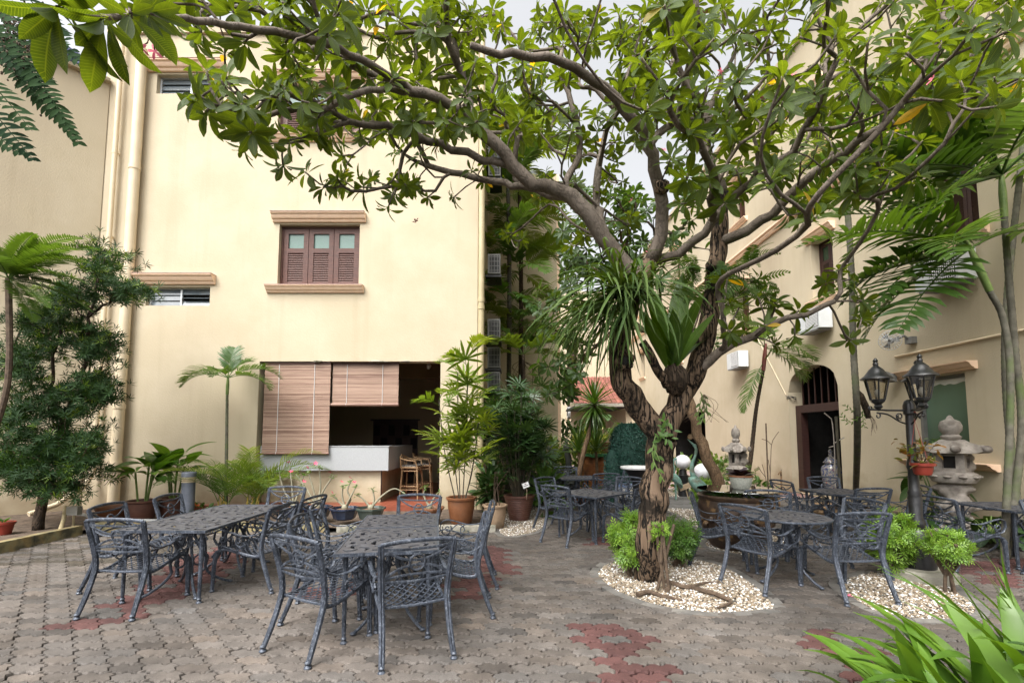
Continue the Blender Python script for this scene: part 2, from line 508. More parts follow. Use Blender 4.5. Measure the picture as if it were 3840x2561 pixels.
PORC = mat('porcelain', (.30, .28, .25), (.08, .10, .20), scale=16, rough=.12, ramp=(.5, .56), c3=(.42, .10, .08), s3=20, r3=(.62, .66))
YKERB = mat('mossy_yellow_kerb', (.24, .17, .07), (.22, .20, .11), scale=7, rough=.9, bump=.5, bscale=40, c3=(.06, .055, .035), s3=5, r3=(.48, .66))
KERB = mat('stone_kerb', (.26, .245, .2), (.34, .32, .27), scale=8, rough=.9, bump=.4, bscale=50, c3=(.10, .10, .06), s3=3, r3=(.52, .68))
REDTILE = mat('red_floor_tile', (.20, .055, .03), (.25, .075, .045), scale=4, rough=.35)
# ================================================================== ground
random.seed(7); np.random.seed(7)
FY, RX, LKX = 10.2, 8.3, -7.3                   # facade depth, right wall, left kerb
def in_poly(x, y, poly):
    c = False
    n = len(poly)
    for i in range(n):
        x1, y1 = poly[i]; x2, y2 = poly[(i + 1) % n]
        if (y1 > y) != (y2 > y) and x < (x2 - x1) * (y - y1) / (y2 - y1) + x1: c = not c
    return c
def gpoly(pts): return [tuple(G(u, v)[:2]) for u, v in pts]
def smooth_poly(pts, step=.08):
    q = [np.array([p[0], p[1], 0.]) for p in pts]
    n = len(q); out = []
    for i in range(n):
        a, b, c, d = q[i - 1], q[i], q[(i + 1) % n], q[(i + 2) % n]
        m = max(2, int(np.linalg.norm(c - b) / step))
        for k in range(m):
            t = k / m
            out.append(tuple((.5 * ((2*b) + (-a+c)*t + (2*a-5*b+4*c-d)*t*t + (-a+3*b-3*c+d)*t**3))[:2]))
    return out
def offset_poly(poly, d):
    n = len(poly); out = []
    area = sum(poly[i][0]*poly[(i+1) % n][1] - poly[(i+1) % n][0]*poly[i][1] for i in range(n))
    sg = 1 if area > 0 else -1
    for i in range(n):
        a, b = np.array(poly[i - 1]), np.array(poly[(i + 1) % n])
        t = b - a
        l = np.linalg.norm(t) + 1e-9
        nx, ny = t[1] / l * sg, -t[0] / l * sg
        out.append((poly[i][0] + nx * d, poly[i][1] + ny * d))
    return out

BEDS = {
 'tree': [(2248, 2160), (2262, 2125), (2330, 2095), (2450, 2085), (2600, 2095), (2700, 2120), (2800, 2175), (2900, 2268), (2860, 2282), (2740, 2292), (2600, 2288), (2450, 2262), (2320, 2215)],
 'lamp': [(3150, 2195), (3200, 2165), (3350, 2135), (3500, 2165), (3610, 2240), (3655, 2285), (3600, 2312), (3460, 2318), (3330, 2300), (3240, 2265)],
 'strip': [(2496, 1905), (2620, 1911), (2700, 1925), (2780, 1965), (2930, 1990), (2960, 2060), (2900, 2092), (2780, 2078), (2650, 2045), (2662, 2008), (2610, 1972), (2550, 1932)],
 'pots': [(1878, 1998), (1990, 1997), (2042, 1965), (2048, 1925), (1990, 1895), (1895, 1895)],
 'far': [(2420, 1838), (2740, 1832), (2740, 1856), (2420, 1858)],
}
BED = {k: smooth_poly(gpoly(v)) for k, v in BEDS.items()}
BEDX = {k: offset_poly(v, .075) for k, v in BED.items()}
FISH = gpoly([(2380, 1856), (2860, 1856), (2800, 1912), (2620, 1908), (2380, 1908)])

def plane(name, poly, z, m, kind='structure', parent=None):
    me = bpy.data.meshes.new(name)
    me.from_pydata([(x, y, z) for x, y in poly], [], [tuple(range(len(poly)))])
    me.materials.append(m)
    o = link(name, me, parent)
    return tag(o, kind=kind) if kind else o
JOINT = mat('joint_sand', (.016, .014, .011), (.036, .030, .022), scale=14, rough=.95, bump=.5, bscale=90, coord='World', c3=(.025, .045, .015), s3=1.5, r3=(.56, .7))
ground = plane('ground', [(-80, -60), (80, -60), (80, 120), (-80, 120)], -.034, JOINT)
tag(ground, 'dark sandy ground showing in the joints between the pavers', 'ground')
far_pave = plane('far_pavement', [(2.2, 12.5), (RX, 12.5), (RX, 32), (2.2, 32)], -.006, mat('pink_pavement', (.24, .17, .15), (.36, .31, .29), scale=2.2, stretch=(.5, 2.2, 1), rough=.9, bump=.3, coord='World', c3=(.22, .09, .075), s3=1.6, r3=(.5, .6)))
tag(far_pave, 'pale pinkish pavement leading down the alley', 'pavement')

def paver_mat(name, src):
    m, nt, b, N, L = nodes_of(name)
    if src == 'attr':
        a = N('ShaderNodeAttribute'); a.attribute_name = 'col'; base = a.outputs['Color']
    else:
        a = N('ShaderNodeObjectInfo'); base = a.outputs['Color']
    g = N('ShaderNodeNewGeometry')
    n1 = N('ShaderNodeTexNoise'); n1.inputs['Scale'].default_value = 7; n1.inputs['Detail'].default_value = 8
    n2 = N('ShaderNodeTexNoise'); n2.inputs['Scale'].default_value = 150; n2.inputs['Detail'].default_value = 4
    n3 = N('ShaderNodeTexNoise'); n3.inputs['Scale'].default_value = .8; n3.inputs['Detail'].default_value = 6
    for n in (n1, n2, n3): L(g.outputs['Position'], n.inputs['Vector'])
    def rng(n, a0, a1, lo=.3, hi=.7):
        r_ = N('ShaderNodeMapRange'); r_.inputs['From Min'].default_value, r_.inputs['From Max'].default_value = lo, hi
        r_.inputs['To Min'].default_value, r_.inputs['To Max'].default_value = a0, a1
        L(n.outputs['Fac'], r_.inputs[0]); return r_.outputs[0]
    m1 = N('ShaderNodeMath'); m1.operation = 'MULTIPLY'; L(rng(n1, .78, 1.18), m1.inputs[0]); L(rng(n2, .72, 1.25), m1.inputs[1])
    m2 = N('ShaderNodeMath'); m2.operation = 'MULTIPLY'; L(m1.outputs[0], m2.inputs[0]); L(rng(n3, .62, 1.2), m2.inputs[1])
    h = N('ShaderNodeHueSaturation'); L(base, h.inputs['Color']); L(m2.outputs[0], h.inputs['Value'])
    L(h.outputs[0], b.inputs['Base Color'])
    b.inputs['Roughness'].default_value = .82
    b.inputs['Specular IOR Level'].default_value = .35
    bp = N('ShaderNodeBump'); bp.inputs['Strength'].default_value = .45; bp.inputs['Distance'].default_value = .004
    L(n2.outputs['Fac'], bp.inputs['Height']); L(bp.outputs[0], b.inputs['Normal'])
    return m
PAV_A, PAV_O = paver_mat('paver_mass', 'attr'), paver_mat('paver_single', 'object')

PL, PW = .24, .12
def paver_outline():
    a, b = .014, .021
    g = [(.15, -a), (.35, a), (.65, a), (.85, -a)]
    long_ = [(k * .5 + f * .5, y) for k in (0, 1) for f, y in g]
    bot = [(-PL/2 + f * PL, -PW/2 + y) for f, y in long_]
    top = [(-PL/2 + f * PL, PW/2 + y) for f, y in long_]
    end = [(.28, b), (.72, -b)]
    o = [(-PL/2, -PW/2 - a)] + bot + [(PL/2, -PW/2 - a)]
    o += [(PL/2 + x, -PW/2 - a + f * PW) for f, x in end] + [(PL/2, PW/2 - a)]
    o += top[::-1] + [(-PL/2, PW/2 - a)] + [(-PL/2 + x, -PW/2 - a + f * PW) for f, x in end[::-1]]
    return o
PO = np.array(paver_outline())
_n = len(PO)
_k0, _k1 = np.array([(PL - .008) / PL, (PW - .012) / PW]), np.array([(PL - .020) / PL, (PW - .030) / PW])
PVERT = np.r_[np.c_[PO * _k0, np.full(_n, -.034)], np.c_[PO * _k0, np.full(_n, -.013)], np.c_[PO * _k1, np.zeros(_n)]]
PFACE = [(r * _n + k, r * _n + (k + 1) % _n, (r + 1) * _n + (k + 1) % _n, (r + 1) * _n + k) for r in (0, 1) for k in range(_n)] + [tuple(range(2 * _n, 3 * _n))]
RED = [gpoly(p) for p in (
 [(2120, 2400), (2180, 2340), (2330, 2330), (2420, 2380), (2430, 2430), (2390, 2470), (2500, 2500), (2530, 2561), (2140, 2561), (2240, 2500), (2240, 2450)],
 [(2980, 2385), (3020, 2345), (3130, 2350), (3190, 2400), (3270, 2440), (3340, 2500), (3240, 2505), (3120, 2450), (3010, 2420)],
 [(3130, 2480), (3200, 2490), (3270, 2561), (3110, 2561)],
 [(215, 2345), (330, 2305), (470, 2235), (560, 2165), (700, 2085), (850, 2045), (945, 2075), (905, 2120), (830, 2170), (700, 2230), (560, 2265), (570, 2300), (480, 2340), (300, 2355)],
 [(1770, 2050), (1885, 2045), (1905, 2110), (1835, 2130), (1875, 2190), (1800, 2240), (1690, 2240), (1640, 2200), (1720, 2180), (1770, 2130)],
 [(1090, 2200), (1280, 2195), (1380, 2105), (1430, 2140), (1320, 2230), (1170, 2245)],
 [(2230, 2005), (2330, 2030), (2300, 2052), (2200, 2040)], [(1850, 2112), (1945, 2112), (1945, 2150), (1870, 2150)],
 [(3600, 2100), (3840, 2090), (3840, 2200), (3640, 2180)], [(2230, 2555), (2500, 2555), (2700, 2700), (2200, 2700)])]
DARKP = [tuple(G(u, v)[:2]) for u, v in ((2275, 2398), (3155, 2412), (385, 2296), (620, 2190), (862, 2140), (1745, 2205), (3720, 2145))]
def in_paving(x, y):
    if x < -7.2 or x > 7.55: return False
    if x < -.35 and y > 8.03: return False
    if y > (11.9 if x < 2.2 else 12.5): return False
    if x < .42 and y > 8.1: return False
    for k in BEDX:
        if in_poly(x, y, BEDX[k]): return False
    if in_poly(x, y, FISH): return False
    return True
paving = tag(thing('paving', 'interlocking wavy concrete pavers with red and grey blocks', 'paving'), kind='structure')
cells = []
for j in range(int((12.6 - 1.6) / PW)):
    y = 1.6 + j * PW
    for i in range(-40, 42):
        x = i * PL + (j % 2) * PL / 2
        if not in_paving(x, y): continue
        u, v, d = proj((x, y, 0))
        if u < -1700 or u > 5500 or v > 4200: continue
        red = any(in_poly(x, y, p) for p in RED)
        dk = any(abs(x - q[0]) < PL * .55 and abs(y - q[1]) < PW * .55 for q in DARKP)
        w = random.gauss(1, .10)
        warm = random.gauss(0, .025)
        c = np.array((.103 * (1 + warm), .089, .078 * (1 - warm))) * w
        if y < 6 and x < 0: c = c * 1.08  # front-left pavers lightened: brighter soft light put into their colour
        if random.random() < .07: c = c * .72
        if red: c = np.array((.094, .043, .039)) * random.gauss(1, .13)
        if dk: c = np.array((.085, .078, .072))
        if x < -4.8 and y > 6.0 and random.random() < .5: c = c * np.array((.6, .58, .5))      # mossy dirt by the kerb
        inview = 40 < u < 3800 and v < 2545
        tz = random.gauss(0, .0028) + .004 * math.sin(x * 1.7) * math.sin(y * 1.3)
        if random.random() < .04: tz += .006
        cells.append((d if inview else 99, x, y, tz, random.gauss(0, .012), random.gauss(0, .009), random.gauss(0, .006), c))
cells.sort(key=lambda q: q[0])
pme = bpy.data.meshes.new('paver')
pme.from_pydata([tuple(p) for p in PVERT], [], PFACE)
pme.materials.append(PAV_O)
for q in cells[:300]:
    o = link('paver', pme, paving, (q[1], q[2], q[3]), (q[4], q[5], q[6]))
    o.color = (*q[7], 1)
nv = len(PVERT)
quad = np.array(PFACE[:-1])
VV, CC = [], []
FF = []
for i, q in enumerate(cells[300:]):
    a, b, c = q[4], q[5], q[6]
    x, y, z = PVERT[:, 0], PVERT[:, 1], PVERT[:, 2]
    VV.append(np.c_[q[1] + x - c * y, q[2] + y + c * x, q[3] + z + a * y - b * x])
    CC.append(np.tile(np.r_[q[7], 1.0], (nv, 1)))
    FF.extend([tuple(k + i * nv for k in f) for f in PFACE])
me = bpy.data.meshes.new('distant_pavers')
me.from_pydata(np.concatenate(VV).tolist(), [], FF)
at = me.attributes.new('col', 'FLOAT_COLOR', 'POINT')
at.data.foreach_set('color', np.concatenate(CC).astype(np.float32).ravel())
me.materials.append(PAV_A)
tag(link('distant_pavers', me, paving), 'pavers too far off to pick out one by one', kind='stuff')

# fish-scale setts of the walkway
fs = tag(thing('scallop_paving', 'dark grey fish-scale patterned walkway behind the tree', 'paving'), kind='structure')
scal = MB()
arc = [(.19 * math.cos(t), .19 * math.sin(t)) for t in np.linspace(0, PI, 9)]
scal.prism([(x * .96, y * .96) for x, y in arc] + [(-.10, -.10), (0, -.015), (.10, -.10)], -.034, 0, .006)
SCM = mat('scallop_sett', (.085, .082, .078), (.13, .125, .118), scale=6, rough=.85, bump=.4, bscale=90, coord='World', rand=.15)
scme = scal.mesh('scallop', SCM, smooth=False)
for j in range(60):
    for i in range(-20, 40):
        x, y = 2.0 + i * .40 + (j % 2) * .20, 9.2 + j * .105
        if in_poly(x, y, FISH): link('scallop', scme, fs, (x, y, random.gauss(-.003, .001) - .0009 * (j % 5)))

# gravel beds
PEB = mat('pebble', (.55, .48, .38), (.72, .68, .60), scale=3, rough=.6)
_m, _nt, _b, _N, _L = nodes_of('pebble_mix')
_a = _N('ShaderNodeAttribute'); _a.attribute_name = 'rnd'
_c = _N('ShaderNodeValToRGB')
for p_, c_ in ((0.0, (.10, .09, .075)), (.06, (.09, .06, .036)), (.3, (.21, .155, .10)), (.7, (.33, .27, .19)), (1.0, (.47, .42, .345))):
    e_ = _c.color_ramp.elements.new(p_) if p_ not in (0.0, 1.0) else _c.color_ramp.elements[0 if p_ == 0 else 1]
    e_.color = (*c_, 1)
_L(_a.outputs['Fac'], _c.inputs[0]); _L(_c.outputs[0], _b.inputs['Base Color']); _b.inputs['Roughness'].default_value = .55
PEB = _m
def ico1():
    import bmesh
    bm = bmesh.new()
    bmesh.ops.create_icosphere(bm, subdivisions=1, radius=1)
    v = np.array([p.co[:] for p in bm.verts]); f = np.array([[q.index for q in t.verts] for t in bm.faces])
    bm.free()
    return v, f, None
ICO = ico1()
BEDLAB = {'tree': 'creamy white pebbles round the foot of the big frangipani trunk', 'lamp': 'creamy white pebbles round the black lamp post',
          'strip': 'curved strip of white pebbles beside the brown glazed jar', 'pots': 'white pebbles under the ribbed brown palm pot', 'far': 'thin strip of white pebbles under the globe bollard'}
EDGE = mat('edging_stone', (.10, .095, .088), (.155, .145, .13), scale=6, rough=.85, bump=.4, bscale=100, coord='World', rand=.18)
for k, poly in BED.items():
    plane('bed_soil', poly, -.018, EARTH)
    xs, ys = [p[0] for p in poly], [p[1] for p in poly]
    s = .021 if k != 'far' else .035
    Ms, rn = [], []
    mound = {'tree': .035, 'lamp': .035}.get(k, .015)
    cx, cy = np.mean(xs), np.mean(ys)
    ext = max(max(xs) - min(xs), max(ys) - min(ys)) / 2
    for lay in (0, 1):
        y = min(ys)
        while y < max(ys):
            x = min(xs)
            while x < max(xs):
                px, py = x + random.uniform(-.5, .5) * s, y + random.uniform(-.5, .5) * s
                if in_poly(px, py, poly) and random.random() < (.97 if lay == 0 else .55):
                    r = s * random.uniform(.42, .8) * (1.25 if random.random() < .12 else 1)
                    h = mound * max(0, 1 - math.hypot(px - cx, py - cy) / ext) - .014 + lay * .010
                    m = Matrix.Translation((px, py, h + random.uniform(0, .005))) @ Matrix.Rotation(random.uniform(0, PI), 4, 'Z') @ Matrix.Rotation(random.gauss(0, .3), 4, 'X') @ Matrix.Diagonal((r, r * random.uniform(.6, .85), r * random.uniform(.4, .6), 1))
                    Ms.append(np.array(m)); 
                    rn.append(min(1, max(0, random.gauss(.5, .32))) if random.random() > .05 else 0)
                x += s
            y += s
    V, F, _, A = scatter(ICO, Ms, rn)
    tag(link('gravel_bed', raw_mesh('gravel_bed', V, F, PEB, True, {'rnd': A})), BEDLAB[k], 'gravel', kind='stuff')
    if k in ('tree', 'lamp', 'strip', 'pots'):
        eo = tag(thing('bed_edging', 'dark stone edging blocks around the ' + {'tree': 'frangipani', 'lamp': 'lamp post', 'strip': 'glazed jar', 'pots': 'palm pot'}[k] + ' gravel', 'edging'), kind='structure')
        ring_i, ring_o = offset_poly(poly, .006), offset_poly(poly, .105)
        n, i = len(poly), 0
        while i < n:
            j = min(n, i + random.choice((2, 3, 3)))
            pin = [ring_i[q % n] for q in range(i, j + 1)]; pout = [ring_o[q % n] for q in range(i, j + 1)]
            w = .035
            pin[0] = tuple(np.array(pin[0]) * (1 - w) + np.array(pin[1]) * w); pout[0] = tuple(np.array(pout[0]) * (1 - w) + np.array(pout[1]) * w)
            b = MB().prism(pin + pout[::-1], -.034, random.uniform(-.002, .004))
            b.build('edging_block', EDGE, eo, smooth=False)
            i = j

# roots and loose bits on the tree bed
def stray(name, pts, r, m, label, cat):
    b = MB(); pts = spline(pts, .04)
    n = len(pts)
    b.tube(pts, [r * (1 - .7 * i / n) * random.uniform(.85, 1.15) for i in range(n)], 7)
    return tag(b.build(name, m), label, cat)

# planting strips, kerbs
soil_l = plane('planting_strip', [(-14, 2.0), (LKX - .05, 2.0), (LKX - .05, 8.16), (-.42, 8.16), (-.42, FY), (-9.4, FY + .05), (-14, FY + .05)], .045, EARTH)
soil_m = plane('planting_soil', [(-.42, 8.9), (.42, 8.9), (.6, 12), (2.2, 12), (2.2, 31), (-.6, 31), (-.6, 12)], .0, EARTH)
soil_r = plane('border_soil', [(7.55, 3), (RX, 3), (RX, 10.4), (7.55, 10.4)], .03, EARTH)
kb = tag(thing('kerb', 'low moss-stained yellow kerb along the left planting strip', 'kerb'), kind='structure')
for i in range(9):
    MB().box((LKX, 1.2 + i * .78, .055), (.13, .77, .19)).build('kerb_block', YKERB, kb, smooth=False)
for i in range(5):
    MB().box((LKX + .46 + i * .80, 8.115, .055), (.79, .13, .19)).build('kerb_block', YKERB, kb, smooth=False)
kb2 = tag(thing('kerb', 'pale stone kerb in front of the bar opening', 'kerb'), kind='structure')
for i in range(3):
    MB().box((-2.58 + i * .92, 8.10, .03), (.905, .16, .13)).build('kerb_block', KERB, kb2, smooth=False)

# ================================================================== walls
def holed_wall(b, o, ux, n, U, Z, holes, th):
    """wall slab: o origin, ux along, n outward normal, holes (u0,u1,z0,z1)"""
    o, ux, n = Vector(o), Vector(ux), Vector(n)
    us = sorted({U[0], U[1], *[h[0] for h in holes], *[h[1] for h in holes]})
    zs = sorted({Z[0], Z[1], *[h[2] for h in holes], *[h[3] for h in holes]})
    inside = lambda u, z: U[0] < u < U[1] and Z[0] < z < Z[1] and not any(h[0] < u < h[1] and h[2] < z < h[3] for h in holes)
    pt = lambda u, z, d: o + ux * u + Vector((0, 0, z)) - n * d
    for i in range(len(us) - 1):
        for j in range(len(zs) - 1):
            a, c, e, f = us[i], us[i+1], zs[j], zs[j+1]
            um, zm = (a + c) / 2, (e + f) / 2
            if not inside(um, zm): continue
            b.add([pt(a, e, 0), pt(c, e, 0), pt(c, f, 0), pt(a, f, 0)], [(0, 1, 2, 3)])
            b.add([pt(a, e, th), pt(c, e, th), pt(c, f, th), pt(a, f, th)], [(3, 2, 1, 0)])
            for (q1, q2, uu, zz) in (((a, e), (a, f), a - 1e-3, zm), ((c, e), (c, f), c + 1e-3, zm), ((a, e), (c, e), um, e - 1e-3), ((a, f), (c, f), um, f + 1e-3)):
                if not inside(uu, zz):
                    b.add([pt(*q1, 0), pt(*q2, 0), pt(*q2, th), pt(*q1, th)], [(0, 1, 2, 3)])
    return b
CORN = [(0, 0), (.05, 0), (.07, .03), (.07, .05), (.11, .07), (.135, .11), (.15, .15), (.185, .17), (.19, .20), (0, .20)]
def cornice(parent, a, b, side, h=.2, d=.19, flip=False, name='cornice', m=None):
    k, q = d / .19, h / .2
    prof = [(o * k, (z * q if not flip else z * q)) for o, z in CORN]
    return MB().extrude(prof, a, b, side).build(name, m or TRIM, parent, smooth=False)

def fpt(u, v): return P(u, v, FY)
fac = thing('bar_building', 'cream plastered building with shuttered windows and open bar front', 'building')
X0, X1 = -9.6, fpt(1790, 1300).x
opL, opR, opT = fpt(972, 1400).x, fpt(1652, 1400).x, fpt(1300, 1355).z
def rect(u0, v0, u1, v1):
    a, b = fpt(u0, v0), fpt(u1, v1)
    c = fpt((u0 + u1) / 2, v0).z, fpt((u0 + u1) / 2, v1).z
    return (fpt(u0, (v0 + v1) / 2).x, fpt(u1, (v0 + v1) / 2).x, c[1], c[0])
WA, WB = rect(1044, 842, 1347, 1072), rect(1044, 318, 1350, 508)
LA, LB = rect(547, 1076, 787, 1146), rect(588, 280, 826, 352)
FTOP = fpt(1300, 130).z
wall = MB()
holed_wall(wall, (0, FY, 0), (1, 0, 0), (0, -1, 0), (X0, X1), (0, FTOP), [(opL, opR, .14, opT), WA, WB, LA, LB], .32)
wall.build('wall', W_CREAM, fac, smooth=False)
MB().span((X1 - .32, FY + .32, 0), (X1, FY + 6.5, FTOP)).build('side_wall', W_CREAM, fac, smooth=False)
MB().span((X0 - .02, FY - .06, FTOP), (X1 + .06, FY + .4, FTOP + .14)).build('parapet', W_CREAM, fac, smooth=False)
# plaster scars above the opening
for u, w in ((1420, .22), (1520, .16), (1190, .12)):
    c = fpt(u, 1358); MB().blob((c.x, FY + .02, opT), (w, .05, .025), 10, 5, .25).build('chipped_plaster', KERB, fac)

def shutter_window(parent, rc, name='window', ang=0):
    x0, x1, z0, z1 = rc
    w = thing_part(name, parent)
    fy = FY + .15
    b = MB()
    t = .045
    b.span((x0, fy - .04, z0), (x0 + t, fy + .05, z1)).span((x1 - t, fy - .04, z0), (x1, fy + .05, z1))
    b.span((x0 + t, fy - .04, z1 - t), (x1 - t, fy + .05, z1)).span((x0 + t, fy - .04, z0), (x1 - t, fy + .05, z0 + .03))
    b.build('window_frame', SHUT, w, smooth=False)
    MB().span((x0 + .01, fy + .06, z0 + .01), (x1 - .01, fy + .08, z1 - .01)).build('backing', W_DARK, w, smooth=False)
    pw = (x1 - x0 - 2 * t) / 3
    H = z1 - z0 - t - .03
    for i in range(3):
        a = x0 + t + i * pw + .006
        c = a + pw - .012
        st = .105 * pw / .56
        zb, zt = z0 + .035, z1 - t - .006
        zm = zt - H * .34                                     # bottom of glass light
        p = MB()
        p.span((a, fy - .03, zb), (a + st, fy + .015, zt)).span((c - st, fy - .03, zb), (c, fy + .015, zt))
        p.span((a + st, fy - .03, zb), (c - st, fy + .015, zb + .09)).span((a + st, fy - .03, zt - .12), (c - st, fy + .015, zt))
        p.span((a + st, fy - .03, zm - .11), (c - st, fy + .015, zm))
        po = p.build('shutter', SHUT, w, smooth=False)
        MB().span((a + st, fy + .003, zm), (c - st, fy + .009, zt - .12)).build('pane', FROST, po, smooth=False)
        n = 13
        lo, hi = zb + .09, zm - .11
        sm = MB().box((0, 0, 0), (c - a - 2 * st, .008, (hi - lo) / n * 1.25), m=Matrix.Rotation(R(-28), 4, 'X')).mesh('slat', SHUT, smooth=False)
        for k in range(n):
            link('slat', sm, po, ((a + c) / 2, fy - .006, lo + (k + .5) * (hi - lo) / n))
    cornice(w, (x0 - .14, FY, z1 + .04), (x1 + .14, FY, z1 + .04), (0, -1, 0), h=.19, d=.17)
    MB().span((x0 - .145, FY - .185, z1 + .232), (x1 + .145, FY + .0, z1 + .246)).build('cornice_cap', TRIM_TOP, w, smooth=False)
    cornice(w, (x0 - .22, FY, z0 - .17), (x1 + .13, FY, z0 - .17), (0, -1, 0), h=.15, d=.15, name='sill')
    MB().span((x0 - .224, FY - .158, z0 - .018), (x1 + .134, FY + .1, z0 - .006)).build('sill_cap', TRIM_TOP, w, smooth=False)
def thing_part(name, parent, loc=(0, 0, 0)):
    o = bpy.data.objects.new(name, None)
    COL.objects.link(o); o.parent = parent; o.location = loc; o.empty_display_size = .05
    return o
shutter_window(fac, WA)
shutter_window(fac, WB)
def louvre_window(parent, rc):
    x0, x1, z0, z1 = rc
    w = thing_part('louvre_window', parent)
    fy = FY + .13
    b = MB()
    xm = (x0 + x1) / 2
    for xx in (x0 + .02, xm, x1 - .02): b.box((xx, fy, (z0 + z1) / 2), (.04, .05, z1 - z0))
    b.box((xm, fy, z1 - .012), (x1 - x0, .05, .024)).box((xm, fy, z0 + .012), (x1 - x0, .05, .024))
    b.build('window_frame', ALU, w, smooth=False)
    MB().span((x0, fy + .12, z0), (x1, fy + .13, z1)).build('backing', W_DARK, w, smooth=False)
    hh = (z1 - z0 - .04) / 3
    for s, (a, c) in enumerate(((x0 + .045, xm - .025), (xm + .025, x1 - .045))):
        for k in range(3):
            tilt = (14, 14, 14) if s == 0 else (20, 62, 20)
            MB().box(((a + c) / 2, fy, z0 + .02 + hh * (k + .5)), (c - a, .006, hh * 1.05), m=Matrix.Rotation(R(-tilt[k]), 4, 'X')).build('glass_blade', LOUVRE, w, smooth=False)
    cornice(w, (x0 - .2, FY, z1 + .05), (x1 + .12, FY, z1 + .05), (0, -1, 0), h=.2, d=.19)
    MB().span((x0 - .206, FY - .2, z1 + .253), (x1 + .126, FY, z1 + .266)).build('cornice_cap', TRIM_TOP, w, smooth=False)
louvre_window(fac, LA)
louvre_window(fac, LB)

# drain pipes
def pipe(name, x, y, r, z0, z1, m, label, rings=(), foot=None):
    b = MB()
    pts = [(x, y, z1), (x, y, z0)] + (foot or [])
    b.tube([(x, y, z1 - (z1 - z0) * i / 14) for i in range(15)] + (foot or []), r, 14)
    t = thing(name, label, 'drain pipe', (0, 0, 0))
    b.build('tube', m, t)
    for z in rings:
        MB().lathe([(r, -.05), (r * 1.12, -.045), (r * 1.12, .045), (r, .05)], 14, (x, y, z)).build('collar', m, t)
        MB().box((x, y + r + .02, z), (.03, .08, .03)).build('bracket', m, t, smooth=False)
    return t
pipe('drain_pipe', -8.68, FY - .14, .105, .1, FTOP - .5, PIPE, 'thick cream drain pipe on the facade left of the windows', (1.05, 2.3, 5.0, 7.8))
pipe('drain_pipe', -9.18, FY - .12, .05, .9, FTOP - .2, PIPE, 'thin cream drain pipe beside the corner of the two walls', (1.3, 3.6, 6.2, 8.2), [(-9.18, FY - .12, .9), (-9.2, FY - .25, .6), (-9.35, FY - .7, .25), (-9.5, FY - 1.1, .12)])
pipe('drain_pipe', X1 + .085, FY - .05, .07, .05, FTOP + .2, PIPE_D, 'dull ochre drain pipe on the outer corner of the bar building', (1.2, 4.55, 4.72, 7.6))

# left wall, meeting the facade at 45 degrees
lw = thing('left_wall', 'plain cream side wall with a pale coping', 'wall')
c0 = Vector((-9.5, FY - .02, 0)); dirL = Vector((-.70, -.714, 0)); nL = Vector((.714, -.70, 0))
LTOP = P(340, 318, FY).z
b = MB(); holed_wall(b, c0, dirL, nL, (0, 16), (0, LTOP), [], .3); b.build('plaster', W_CREAM, lw, smooth=False)
b = MB(); b.extrude([(-.35, 0), (.12, 0), (.14, .06), (.02, .12), (-.35, .12)], c0 + Vector((0, 0, LTOP)), c0 + dirL * 16 + Vector((0, 0, LTOP)), nL)
b.build('coping', W_CREAM, lw, smooth=False)
cl = MB(); cc = c0 + dirL * .75 + Vector((0, 0, LTOP + .1)) - nL * .3
random.seed(3)
cl.blob((cc.x, cc.y, cc.z + .2), (.34, .25, .30), 14, 9, .10)
cl.blob((cc.x + .38, cc.y + .1, cc.z + .06), (.26, .2, .12), 12, 7, .10)
tag(cl.build('cloth_bundle', mat('navy_cloth', (.03, .036, .085), (.055, .062, .13), scale=4, rough=.9, bump=.4, bscale=12)), 'navy cloth bundle lying on top of the left wall', 'cloth')

# courtyard buildings behind
bk = thing('rear_building', 'cream wall standing behind the tall slim palms', 'building')
RBX = P(2092, 1500, 15).x
MB().span((-6, 15, 0), (RBX, 20, 10.6)).build('wall', W_CREAM, bk, smooth=False)
MB().span((RBX + .001, 15.02, 0), (RBX + .10, 15.2, 10.6)).build('corner_strip', TRIM, bk, smooth=False)
fa = thing('alley_end_building', 'distant cream building closing the end of the alley', 'building')
FE = 32.0
b = MB(); fw = [(3.9, 4.6, 6.3, 8.0), (3.9, 4.6, 2.8, 4.4), (7.2, 7.9, 6.3, 8.0)]
holed_wall(b, (0, FE, 0), (1, 0, 0), (0, -1, 0), (-2, 14), (0, 12), fw, .3); b.build('wall', W_CREAM, fa, smooth=False)
for h in fw:
    wo_ = MB().span((h[0], FE + .1, h[2]), (h[1], FE + .2, h[3])).build('window', SHUT, fa, smooth=False)
    for k in range(12): MB().box(((h[0] + h[1]) / 2, FE + .085, h[2] + .1 + k * (h[3] - h[2] - .2) / 11), (h[1] - h[0] - .12, .03, .05)).build('slat', SHUT_D, wo_, smooth=False)
    MB().span((h[0] - .1, FE - .12, h[2] - .12), (h[1] + .1, FE, h[2])).build('sill', TRIM, fa, smooth=False)
